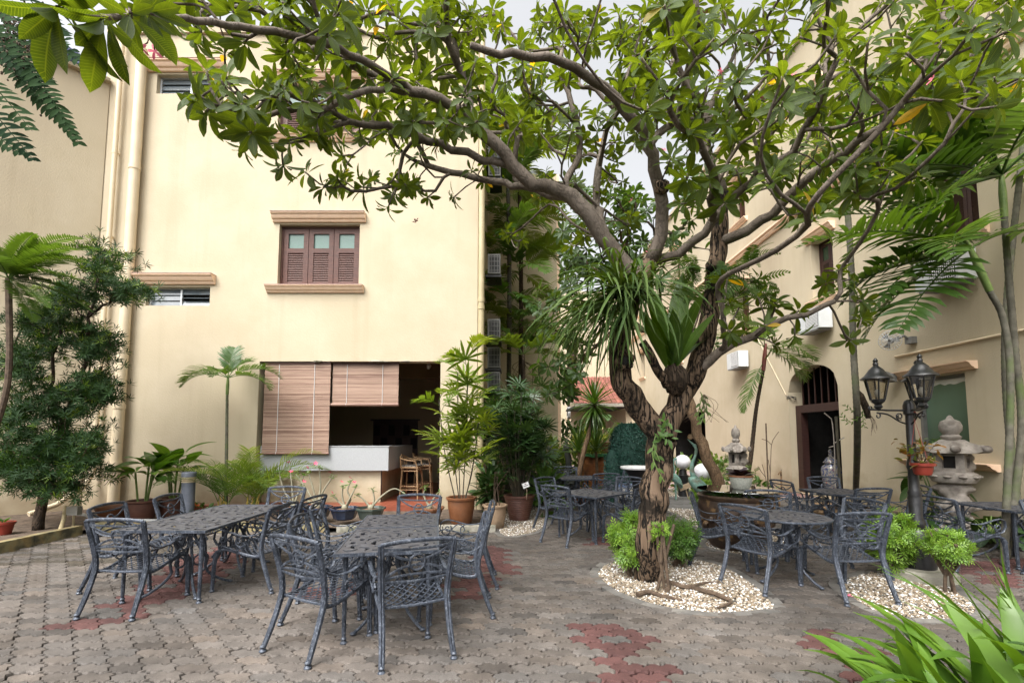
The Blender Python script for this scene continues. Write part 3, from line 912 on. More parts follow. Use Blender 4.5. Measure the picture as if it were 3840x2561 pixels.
# tiled porch roof
pr = thing('tiled_porch', 'small porch with red tiled roof down the alley', 'porch', (0, 0, 0))
ROOF = mat('roof_tile', (.16, .05, .035), (.24, .085, .06), scale=5, rough=.8, bump=.4, rand=.15)
pz, py0, py1, px0, px1 = 3.35, 24.0, 28.0, 3.3, 6.6
for r_ in range(8):
    for q in range(13):
        x = px0 + .12 + q * .25
        y = py0 + r_ * .46
        MB().tube([(x, y, pz + r_ * .23), (x, y + .5, pz + r_ * .23 + .25)], .13, 6, sy=1, sx=.6).build('roof_tile', ROOF, pr)
MB().span((px0, py0 - .12, pz - .16), (px1, py0 - .02, pz + .02)).build('fascia', KERB, pr, smooth=False)
MB().span((px0, py0, pz - .2), (px1, py1, pz - .1)).build('ceiling', W_DARK, pr, smooth=False)
MB().span((px1 - .5, py0 + .4, 0), (px1 - .2, py1, pz - .2)).build('pillar', W_CREAM, pr, smooth=False)
MB().span((px0 + .3, py1, 0), (px1, py1 + .1, pz + 1.9)).build('rear_wall', W_CREAM, pr, smooth=False)
for i, (u, v) in enumerate(((2140, 1545), (2168, 1538), (2200, 1530), (2238, 1520))):
    c = P(u, v, 28.5)
    a = tag(thing('air_conditioner', ['white unit at the end of the row next to the rear wall corner', 'white unit beside the one nearest the rear wall corner', 'white unit of the row above the porch ridge', 'white unit of the row just behind the dracaena head'][i], 'air conditioner', (c.x, 28.5, c.z), 0, 'row of white units above the tiled porch'))
    MB().box((0, 0, 0), (.42, .75, .62)).build('casing', WHITEBOX, a, smooth=False)
    MB().box((-.215, -.05, 0), (.012, .55, .5)).build('grille', DARKG, a, smooth=False)
    MB().box((0, 0, -.36), (.4, .7, .05)).build('bracket', DARKG, a, smooth=False)
MB().span((4.1, 28.05, 0), (7.0, 28.15, 6)).build('upper_wall', W_CREAM, pr, smooth=False) if False else None

# right wall
rw = thing('right_building', 'long cream building with shuttered windows and an arched doorway', 'building')
RY0, RY1, RTOP = 1.5, 31.95, 13.0
dY0, dY1 = RX * FPX / (3148 - 1920), RX * FPX / (2960 - 1920)
dTopS, dTop = 2.95, 3.62
GY0, GY1 = 8.30, 9.42                              # green picture window
gz0, gz1 = 1.22, 2.82
WC = [8.25, 11.9, 16.1, 22.4, 28.7]
wins = []
for z0, z1 in ((5.35, 6.95), (9.4, 11.0)):
    for c in WC: wins.append((c - .42, c + .42, z0, z1))
e0, e1 = 19.6, 24.4                                # deep entry further down
b = MB()
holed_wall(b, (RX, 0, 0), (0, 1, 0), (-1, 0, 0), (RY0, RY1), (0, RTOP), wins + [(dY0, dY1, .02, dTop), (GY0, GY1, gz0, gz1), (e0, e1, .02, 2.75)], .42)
b.build('wall', W_CREAM, rw, smooth=False)
# ---- right building: arch, door, windows
def arch_z(y):
    t = (y - dY0) / (dY1 - dY0) * 2 - 1
    return dTopS + (dTop - dTopS - .004) * math.sqrt(max(0, 1 - t * t)) ** .9
ys = np.linspace(dY0, dY1, 19)
b = MB()
for i in range(18):
    a, c = ys[i], ys[i + 1]
    vs = []
    for x in (RX, RX + .419):
        vs += [(x, a, arch_z(a)), (x, c, arch_z(c)), (x, c, dTop), (x, a, dTop)]
    b.add(vs, [(0, 1, 2, 3), (7, 6, 5, 4), (0, 4, 5, 1), (2, 6, 7, 3)])
b.build('arch_spandrel', W_CREAM, rw, smooth=False)
dr = thing_part('doorway', rw)
b = MB()
xf = RX + .30
b.span((xf - .1, dY0, .02), (xf + .1, dY0 + .2, 2.55)).span((xf - .1, dY1 - .24, .02), (xf + .1, dY1, 2.55)).span((xf - .1, dY0 + .2, 2.33), (xf + .1, dY1 - .24, 2.55))
b.build('door_frame', SHUT_D, dr, smooth=False)
for k in range(7):
    y = dY0 + .22 + k * (dY1 - dY0 - .44) / 6
    MB().box((xf, y, (2.55 + arch_z(y)) / 2), (.03, .03, arch_z(y) - 2.55)).build('transom_bar', SHUT_D, dr, smooth=False)
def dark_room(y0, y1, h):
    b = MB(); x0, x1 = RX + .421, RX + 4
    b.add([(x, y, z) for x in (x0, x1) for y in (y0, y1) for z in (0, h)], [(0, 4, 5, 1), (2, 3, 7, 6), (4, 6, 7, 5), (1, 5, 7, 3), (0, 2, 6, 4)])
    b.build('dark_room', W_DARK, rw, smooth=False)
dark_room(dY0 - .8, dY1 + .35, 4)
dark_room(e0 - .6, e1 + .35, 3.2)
sg = tag(thing('oval_sign', 'small black oval sign with gold lettering in the far dark doorway', 'sign', (RX - .02, 21.2, 1.62)))
MB().lathe([(.30, -.01), (.30, .01)], 20, sx=1, sy=.33).build('board', mat('sign_black', (.01, .01, .01), rough=.4), sg, rot=(PI / 2, 0, -PI / 2))
MB().tube([(0, .30 * math.cos(t), .10 * math.sin(t)) for t in np.linspace(0, 2 * PI, 24, endpoint=False)], .012, 5, closed=True).build('rim', mat('sign_gold', (.16, .10, .04), rough=.5), sg, loc=(-.012, 0, 0))
b = MB()
for k, w in enumerate((.05, .045, .05, .04, .05)): b.box((-.016, -.15 + k * .075, 0), (.006, w, .05))
b.build('lettering', MATS['sign_gold'], sg, smooth=False)

def side_window(rc, ac=None):
    y0, y1, z0, z1 = rc
    w = thing_part('window', rw)
    fx = RX + .26
    b = MB(); t = .05
    b.span((fx - .03, y0, z0), (fx + .05, y0 + t, z1)).span((fx - .03, y1 - t, z0), (fx + .05, y1, z1)).span((fx - .03, y0 + t, z1 - t), (fx + .05, y1 - t, z1)).span((fx - .03, y0 + t, z0), (fx + .05, y1 - t, z0 + t))
    b.build('window_frame', SHUT_D, w, smooth=False)
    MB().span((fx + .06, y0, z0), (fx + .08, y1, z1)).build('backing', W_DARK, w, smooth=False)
    pw = (y1 - y0 - 2 * t) / 2
    for i in range(2):
        a, c = y0 + t + i * pw + .005, y0 + t + (i + 1) * pw - .005
        zb, zt = z0 + t + .005, z1 - t - .005
        zm = zt - .48
        p = MB(); st = .07
        p.span((fx - .02, a, zb), (fx + .02, a + st, zt)).span((fx - .02, c - st, zb), (fx + .02, c, zt)).span((fx - .02, a + st, zb), (fx + .02, c - st, zb + .08))
        p.span((fx - .02, a + st, zt - .1), (fx + .02, c - st, zt)).span((fx - .02, a + st, zm - .1), (fx + .02, c - st, zm))
        po = p.build('shutter', SHUT_D if y0 < 14 else SHUT, w, smooth=False)
        MB().span((fx, a + st, zm), (fx + .01, c - st, zt - .1)).build('pane', FROST2, po, smooth=False)
        n = 13
        lo, hi = zb + .08, zm - .1
        sm = MB().box((0, 0, 0), (.008, c - a - 2 * st, (hi - lo) / n * 1.25), m=Matrix.Rotation(R(-28), 4, 'Y')).mesh('slat', SHUT_D if y0 < 14 else SHUT, smooth=False)
        for k in range(n): link('slat', sm, po, (fx - .005, (a + c) / 2, lo + (k + .5) * (hi - lo) / n))
    cornice(w, (RX, y0 - .14, z1 + .03), (RX, y1 + .14, z1 + .03), (-1, 0, 0), h=.2, d=.19)
    cornice(w, (RX, y0 - .16, z0 - .17), (RX, y1 + .16, z0 - .17), (-1, 0, 0), h=.15, d=.15, name='sill')
FROST2 = mat('green_pane', (.02, .045, .025), (.03, .07, .035), scale=40, rough=.2)
for rc in wins: side_window(rc)
MB().extrude([(0, 0), (.06, .0), (.10, .06), (.10, .10), (.16, .14), (.16, .2), (0, .2)], (RX, RY0, 8.05), (RX, RY1, 8.05), (-1, 0, 0)).build('string_course', TRIM, rw, smooth=False)
MB().span((RX - .1, RY0, RTOP), (RX + .5, RY1, RTOP + .15)).build('parapet', W_CREAM, rw, smooth=False)
aclab = {8.25: 'white wall air conditioner behind the big palm fronds', 11.9: 'white wall air conditioner under the open shutter window', 16.1: 'white wall air conditioner behind the low frangipani branch'}
for c in WC[:4]:
    z = 4.72 if c != 16.1 else 4.35
    a = thing('air_conditioner', aclab.get(c, 'white wall air conditioner furthest down the long cream building'), 'air conditioner', (RX - .24, c + .05, z))
    MB().box((0, 0, 0), (.34, .86, .56)).build('casing', WHITEBOX, a, smooth=False)
    g = MB()
    for k in range(13): g.box((-.178, -.12, -.22 + k * .037), (.006, .50, .010))
    for k in range(13): g.box((-.180, -.36 + k * .040, 0), (.006, .008, .46))
    g.build('grille', WHITEP, a, smooth=False)
    MB().box((-.172, -.12, 0), (.004, .52, .48)).build('fan_opening', DARKG, a, smooth=False)
    MB().box((0, 0, -.31), (.36, .7, .04)).build('bracket', GREYBOX, a, smooth=False)
# picture window with a green view
pm_, nt_, b_, N_, L_ = nodes_of('green_poster')
tc_ = N_('ShaderNodeTexCoord'); sp_ = N_('ShaderNodeSeparateXYZ'); L_(tc_.outputs['Generated'], sp_.inputs[0])
nz_ = N_('ShaderNodeTexNoise'); nz_.inputs['Scale'].default_value = 2.5; L_(tc_.outputs['Generated'], nz_.inputs['Vector'])
ma_ = N_('ShaderNodeMath'); ma_.operation = 'MULTIPLY_ADD'; ma_.inputs[1].default_value = .22; L_(nz_.outputs['Fac'], ma_.inputs[0]); L_(sp_.outputs[2], ma_.inputs[2])
rp_ = N_('ShaderNodeValToRGB')
for i_, (p_, c_) in enumerate(((.05, (.03, .05, .03)), (.30, (.02, .06, .03)), (.36, (.08, .20, .03)), (.55, (.16, .34, .02)), (.70, (.20, .40, .06)), (.84, (.20, .33, .20)), (1.0, (.18, .28, .20)))):
    e_ = rp_.color_ramp.elements[0] if i_ == 0 else (rp_.color_ramp.elements[1] if i_ == 6 else rp_.color_ramp.elements.new(p_))
    e_.position = p_; e_.color = (*c_, 1)
L_(ma_.outputs[0], rp_.inputs[0]); L_(rp_.outputs[0], b_.inputs['Base Color']); b_.inputs['Roughness'].default_value = .25
gw = thing_part('picture_window', rw)
MB().span((RX + .22, GY0, gz0), (RX + .24, GY1, gz1)).build('green_picture', pm_, gw, smooth=False)
b = MB(); b.span((RX + .14, GY1 - .06, gz0), (RX + .22, GY1, gz1)).span((RX + .14, GY0, gz1 - .06), (RX + .22, GY1 - .06, gz1)).build('window_frame', GREYBOX, gw, smooth=False)
cornice(gw, (RX, GY0 - .25, gz1 + .03), (RX, GY1 + .3, gz1 + .03), (-1, 0, 0), h=.15, d=.2)
cornice(gw, (RX, GY0 - .5, gz0 - .18), (RX, GY1 + .22, gz0 - .18), (-1, 0, 0), h=.13, d=.24, name='sill')
def conduit(pts, r, label):
    return tag(MB().tube(pts, r, 8).build('conduit', PIPE), label, 'conduit')
conduit([(RX - .03, 6.0, 3.36), (RX - .03, 9.75, 3.36)], .022, 'thin cream conduit running along the right wall')
conduit([(RX - .03, 6.6, 3.42), (RX - .03, 6.6, 9)], .022, 'upright cream conduit on the right wall behind palms')
conduit([(RX - .012, dY1 + .1, 2.9), (RX - .012, dY1 + 1.6, 5.0)], .008, 'thin slack cable on the wall above the doorway')
cb = MB(); cb.tube([(RX - .03, dY1 + .05, 2.78), (RX + .05, dY1 - .1, 2.80), (RX + .2, dY1 - .05, 2.74)], .014, 6).tube([(RX - .03, dY1 + .05, 2.84), (RX + .05, dY1 - .08, 2.83), (RX + .2, dY1 - .05, 2.80)], .014, 6)
tag(cb.build('cable', DARKG), 'dark cables pinned along the arch of the doorway', 'cable')
# wall fan
fn = thing('wall_fan', 'grey caged wall fan above the picture window', 'fan', (RX - .06, 9.3, 3.62))
MB().box((.0, 0, 0), (.12, .16, .14)).build('mount', GREYBOX, fn, smooth=False)
MB().tube([(-.03, 0, .02), (-.12, .02, .10), (-.2, .05, .06)], .025, 8).build('arm', GREYBOX, fn)
cage = MB()
fc = Vector((-.33, .12, .02)); fd = Vector((-.8, -.55, -.15)).normalized(); fa_ = fd.orthogonal().normalized(); fb_ = fd.cross(fa_)
for k in range(22):
    w = 2 * PI * k / 22
    e = fa_ * math.cos(w) + fb_ * math.sin(w)
    cage.tube([fc + fd * .07 + e * .03, fc + fd * .05 + e * .14, fc + e * .2, fc - fd * .06 + e * .12, fc - fd * .07 + e * .03], .0035, 4)
for rr in (.2, .13):
    cage.tube([fc + (fa_ * math.cos(w) + fb_ * math.sin(w)) * rr + fd * (.0 if rr == .2 else .05) for w in np.linspace(0, 2 * PI, 22, endpoint=False)], .005, 4, closed=True)
cage.build('cage', ALU, fn)
MB().blob(tuple(fc - fd * .08), .06).build('motor', GREYBOX, fn)
for k in range(3):
    w = 2 * PI * k / 3 + .4
    e, e2 = fa_ * math.cos(w) + fb_ * math.sin(w), fa_ * math.cos(w + .7) + fb_ * math.sin(w + .7)
    MB().add([fc + e * .02, fc + e * .17 + fd * .015, fc + e2 * .16 - fd * .015, fc + e2 * .02], [(0, 1, 2, 3)]).build('blade', GREYBOX, fn)
# speaker box over the window
sp = thing('flood_light', 'dark flood light box bracketed on the right wall', 'flood light', (RX - .28, 9.75, 2.92))
MB().box((0, 0, 0), (.34, .30, .15), m=Matrix.Rotation(R(18), 4, 'Y'), taper=.85).build('housing', GREYBOX, sp, smooth=False)
MB().lathe([(.05, 0), (.06, .01), (.045, .02)], 14, (-.06, -.0, -.10)).build('lens', DARKG, sp)
MB().tube([(.12, 0, .04), (.28, 0, .06)], .02, 6).build('bracket', BLACK, sp)

# small condensers on the alley side of the bar building
for i, (v, g) in enumerate(((1240, 0), (1345, 0), (1435, 0), (1000, 0), (590, 0), (640, 0))):
    c = P(1842, v, 11.7)
    z = c.z
    a = thing('condenser', ['grey condenser with a barred side just above the stacked ones', 'grey condenser in the middle of the alley stack', 'lowest grey condenser of the alley stack', 'grey condenser behind the palm crown by the corner pipe', 'upper grey condenser high beside the corner pipe', 'grey condenser hung under the highest one by the corner pipe'][i], 'air conditioner', (X1 + .32, 11.9, z))
    MB().box((0, 0, 0), (.32, .8, .52)).build('casing', GREYBOX, a, smooth=False)
    MB().box((.01, -.402, 0), (.25, .004, .44)).build('side_opening', DARKG, a, smooth=False)
    gb = MB()
    for k in range(3): gb.box((-.07 + k * .08, -.408, 0), (.012, .008, .46))
    for k in range(4): gb.box((.01, -.412, -.18 + k * .12), (.26, .008, .014))
    gb.build('bars', GREYBOX, a, smooth=False)
    MB().box((-.02, 0, -.30), (.42, .7, .05)).build('bracket', BLACK, a, smooth=False)

# ================================================================== the bar
ry0, ry1, fz, cz = FY + .32, FY + 5.2, .16, opT + .45
room = thing_part('bar_room', fac)
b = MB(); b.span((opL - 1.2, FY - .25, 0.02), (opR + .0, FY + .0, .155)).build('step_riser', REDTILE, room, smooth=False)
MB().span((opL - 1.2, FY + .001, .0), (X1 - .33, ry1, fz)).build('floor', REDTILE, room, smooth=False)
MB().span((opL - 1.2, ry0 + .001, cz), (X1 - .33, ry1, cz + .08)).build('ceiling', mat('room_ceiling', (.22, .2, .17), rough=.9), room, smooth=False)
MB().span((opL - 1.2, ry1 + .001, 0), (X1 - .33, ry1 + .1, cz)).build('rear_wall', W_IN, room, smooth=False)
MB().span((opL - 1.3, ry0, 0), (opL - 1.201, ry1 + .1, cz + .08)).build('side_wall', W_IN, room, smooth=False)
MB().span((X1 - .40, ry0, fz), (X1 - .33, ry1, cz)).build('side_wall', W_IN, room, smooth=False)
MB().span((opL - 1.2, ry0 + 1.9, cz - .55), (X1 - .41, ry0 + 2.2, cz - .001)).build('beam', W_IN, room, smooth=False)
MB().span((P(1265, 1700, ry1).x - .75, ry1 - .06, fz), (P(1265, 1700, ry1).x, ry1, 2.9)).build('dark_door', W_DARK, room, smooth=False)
MB().span((P(1265, 1700, ry1).x + .003, ry1 - .05, fz), (P(1265, 1700, ry1).x + .1, ry1, 2.95)).build('door_trim', mat('ochre_trim', (.5, .36, .12), rough=.7), room, smooth=False)
# bar counter
ct = thing('bar_counter', 'bar counter with pale grey upper panel and cream base', 'bar counter')
cxr = P(1452, 1700, FY + .02).x
ctop = P(1200, 1676, FY).z
cbot = P(1200, 1766, FY).z
MB().span((opL + .02, FY + .13, cbot), (cxr, FY + .55, ctop)).build('front_panel', GREYP, ct, smooth=False)
MB().span((cxr - .55, FY + .551, cbot), (cxr - .002, FY + 2.6, ctop - .002)).build('return_panel', GREYP, ct, smooth=False)
MB().span((opL + .02, FY + .26, fz), (cxr - .20, FY + .5, cbot - .001)).build('base', W_CREAM, ct, smooth=False)
MB().span((cxr - .5, FY + .501, fz), (cxr - .22, FY + 2.6, cbot - .001)).build('return_base', W_CREAM, ct, smooth=False)
MB().span((cxr - .199, FY + .255, fz), (cxr - .185, FY + .30, cbot - .001)).build('corner_strip', SHUT_D, ct, smooth=False)
MB().span((opL + .02, FY + .12, ctop + .001), (cxr + .01, FY + .6, ctop + .02)).build('worktop', GREYP, ct, smooth=False)
# bamboo blinds
BAM = []
for i, (c1, c2) in enumerate((((.20, .10, .055), (.34, .20, .12)),)):
    m, nt, bb, N, L = nodes_of('bamboo_slats')
    a = N('ShaderNodeAttribute'); a.attribute_name = 'rnd'
    g = N('ShaderNodeNewGeometry'); mp = N('ShaderNodeMapping'); mp.inputs['Scale'].default_value = (1.2, 1, 45)
    L(g.outputs['Position'], mp.inputs[0]); nz = N('ShaderNodeTexNoise'); nz.inputs['Scale'].default_value = 2.0; L(mp.outputs[0], nz.inputs['Vector'])
    s_ = N('ShaderNodeMath'); s_.operation = 'MULTIPLY_ADD'; s_.inputs[1].default_value = .6; L(a.outputs['Fac'], s_.inputs[0]); L(nz.outputs['Fac'], s_.inputs[2])
    cr = N('ShaderNodeValToRGB'); cr.color_ramp.elements[0].position = .35; cr.color_ramp.elements[1].position = 1.0
    cr.color_ramp.elements[0].color = (.13, .06, .04, 1); cr.color_ramp.elements[1].color = (.40, .27, .20, 1)
    L(s_.outputs[0], cr.inputs[0]); L(cr.outputs[0], bb.inputs['Base Color']); bb.inputs['Roughness'].default_value = .55
    BAM = m
def blind(label, x0, x1, ztop, zbot, y, roll):
    t = thing('bamboo_blind', label, 'blind', (0, 0, 0))
    n = int((ztop - zbot) / .0155)
    Ms, rn = [], []
    for k in range(n):
        z = ztop - (k + .5) * (ztop - zbot) / n
        Ms.append(np.array(Matrix.Translation(((x0 + x1) / 2 + random.gauss(0, .003), y + random.gauss(0, .0015), z)) @ Matrix.Rotation(random.gauss(0, .0009), 4, 'Y') @ Matrix.Diagonal(((x1 - x0) / 2, .004, (ztop - zbot) / n * .46, 1))))
        rn.append(min(1, max(0, random.gauss(.5, .3))))
    cube = np.array([(-1, -1, -1), (1, -1, -1), (1, 1, -1), (-1, 1, -1), (-1, -1, 1), (1, -1, 1), (1, 1, 1), (-1, 1, 1)], float)
    cf = np.array([(0, 3, 2, 1), (4, 5, 6, 7), (0, 1, 5, 4), (1, 2, 6, 5), (2, 3, 7, 6), (3, 0, 4, 7)])
    V, F, _, A = scatter((cube, cf, None), Ms, rn)
    tag(link('bamboo_slats', raw_mesh('bamboo_slats', V, F, BAM, False, {'rnd': A}), t), kind='stuff')
    MB().tube([(x0 - .015, y - .02, zbot), (x1 + .015, y - .02, zbot)], roll, 10).build('bottom_roll', BAM, t)
    MB().span((x0, y - .02, ztop), (x1, y + .03, ztop + .05)).build('head_rail', SHUT, t, smooth=False)
    for f in (.22, .76):
        x = x0 + (x1 - x0) * f
        MB().tube([(x, y - .012, ztop), (x, y - .014, zbot + .05), (x, y - .02 - roll - .006, zbot), (x, y - .02, zbot - roll - .005)], .006, 5).build('pull_cord', CORD, t)
bx0, bx1 = P(990, 1500, FY + .1).x, P(1240, 1500, FY + .1).x
blind('long bamboo blind lowered almost to the bar counter', bx0 + .02, bx1, opT - .06, P(1100, 1700, FY + .1).z, FY - .06 + .12, .022)
blind('shorter bamboo blind rolled up to half height', bx1 + .03, P(1493, 1500, FY + .1).x, opT - .06, P(1370, 1518, FY + .1).z, FY + .04 + .07, .04)
lc = MB(); lx = bx0 - .09
lc.tube([(lx + .05, FY + .03, opT - .05), (lx, FY + .02, opT - .2), (lx - .01, FY + .02, 2.4), (lx - .02, FY + .02, 2.0)], .012, 6)
tag(lc.build('blind_cord', CORD), 'grey cord bundle hanging left of the long blind', 'cord')
# stools
def stool(loc, rz, label):
    t = thing('bar_stool', label, 'bar stool', loc, rz)
    for sx in (-1, 1):
        for sy in (-1, 1):
            MB().tube([(sx * .24, sy * .22, 0), (sx * .19, sy * .18, .72)], .018, 7).build('leg', RATTAN, t)
    for z, k in ((.22, .225), (.30, .215), (.66, .19)):
        MB().tube([(-k, -k, z), (k, -k, z), (k, k, z), (-k, k, z)], .013, 6, closed=True).build('stretcher', RATTAN, t)
    for s in (-1, 1):
        MB().tube([(s * .2, -.17, .55), (s * .1, -.18, .68), (0, -.18, .70), (-s * .0, -.18, .70)], .011, 6).build('arch_brace', RATTAN, t)
    MB().box((0, 0, .76), (.42, .40, .07)).build('seat', CUSH, t)
    MB().tube([(-.21, -.2, .74), (.21, -.2, .74), (.21, .2, .74), (-.21, .2, .74)], .02, 6, closed=True).build('seat_rim', RATTAN, t)
    MB().tube([(-.21, .2, .72), (-.23, .22, .98), (0, .27, 1.04), (.23, .22, .98), (.21, .2, .72)], .018, 7).build('back_rail', RATTAN, t)
    for s in (-1, 1):
        MB().tube([(s * .23, .22, .96), (s * .25, .05, .92), (s * .24, -.15, .90), (s * .21, -.19, .74)], .016, 6).build('armrest', RATTAN, t)
    for k in range(5):
        x = -.16 + k * .08
        MB().tube([(x, .215, .76), (x + (.08 if k % 2 else -.05), .24, 1.0)], .007, 5).build('back_spindle', RATTAN, t)
s1 = P(1545, 1850, FY + .9)
stool((s1.x - .02, FY + .95, fz), R(85), 'rattan bar stool with patterned cushion, the one nearer the blinds')
stool((s1.x + .12, FY + 1.65, fz), R(95), 'rattan bar stool further inside the dark bar')
# cabinet with vases
cab = thing('cabinet', 'dark carved cabinet at the back of the bar', 'cabinet')
cx0, cx1 = P(1405, 1600, ry1 - .3).x, P(1570, 1600, ry1 - .3).x
czt = P(1490, 1578, ry1 - .3).z
b = MB(); b.span((cx0, ry1 - .45, fz), (cx1, ry1 - .02, czt)).build('case', SHUT_D, cab, smooth=False)
b = MB(); b.span((cx0 - .08, ry1 - .5, czt + .001), (cx1 + .08, ry1 - .01, czt + .05)).build('top', SHUT_D, cab, smooth=False)
for i in range(6):
    for j in range(4):
        w_, h_ = (cx1 - cx0) / 6, (czt - fz - .3) / 4
        MB().box((cx0 + (i + .5) * w_, ry1 - .46, fz + .2 + (j + .5) * h_), (w_ * .8, .02, h_ * .8)).build('drawer', W_DARK if (i + j) % 2 else SHUT_D, cab, smooth=False)
VP = [[(.05, 0), (.055, .1), (.05, .2), (.03, .25), (.045, .28)], [(.05, 0), (.11, .1), (.12, .16), (.06, .24), (.05, .28), (.02, .30)], [(.06, 0), (.12, .14), (.10, .22), (.045, .28), (.06, .34)], [(.05, 0), (.08, .12), (.09, .22), (.05, .28), (.08, .34)],
      [(.05, 0), (.11, .12), (.09, .2), (.04, .28), (.06, .35)], [(.05, 0), (.12, .1), (.13, .16), (.07, .22), (.05, .26), (.02, .29)], [(.04, 0), (.05, .1), (.055, .22), (.035, .27), (.04, .30)]]
vl = ['slim pale vase at the left end of the cabinet top', 'round lidded jar beside the slim left vase', 'wide-bellied vase on the cabinet top', 'flared pale vase in the middle of the cabinet top', 'bulbous vase right of the flared middle one', 'squat lidded jar on the cabinet top', 'slim vase at the doorway end of the cabinet']
for i in range(7):
    v_ = MB().lathe(VP[i], 14).build('vase', PORC)
    v_.location = (cx0 + .1 + i * (cx1 - cx0 - .2) / 6, ry1 - .26, czt + .051)
    tag(v_, vl[i], 'vase')
os_ = tag(MB().lathe([(.28, -.01), (.28, .01)], 24, sy=.4).build('oval_plaque', W_DARK), 'black oval plaque on the inner wall of the bar', 'plaque')
c = P(1337, 1583, ry1 - .03); os_.location = c; os_.rotation_euler = (PI / 2, 0, 0)
spt = thing('spotlight', 'small white spotlight on the bar ceiling', 'spotlight', tuple(P(1608, 1375, FY + 1.5)))
MB().lathe([(.035, -.06), (.06, .02), (.05, .06), (.02, .08)], 12).build('housing', WHITEP, spt, rot=(.5, .4, 0))
MB().tube([(0, 0, .05), (.03, 0, .12), (.0, 0, .25)], .012, 6).build('arm', WHITEP, spt)
it = thing('cafe_table', 'small white-topped table inside the bar', 'table', (X1 - .78, FY + 1.6, fz))
MB().lathe([(.30, .74), (.30, .76)], 20).build('tabletop', WHITEP, it)
MB().tube([(0, 0, 0), (0, 0, .74)], .03, 8).build('leg', BLACK, it)
ip = thing('potted_plant', 'tiny plant in a white cube pot on the inner table', 'plant', (X1 - .85, FY + 1.45, fz + .761))
MB().box((0, 0, .06), (.1, .1, .12)).build('pot', WHITEP, ip, smooth=False)
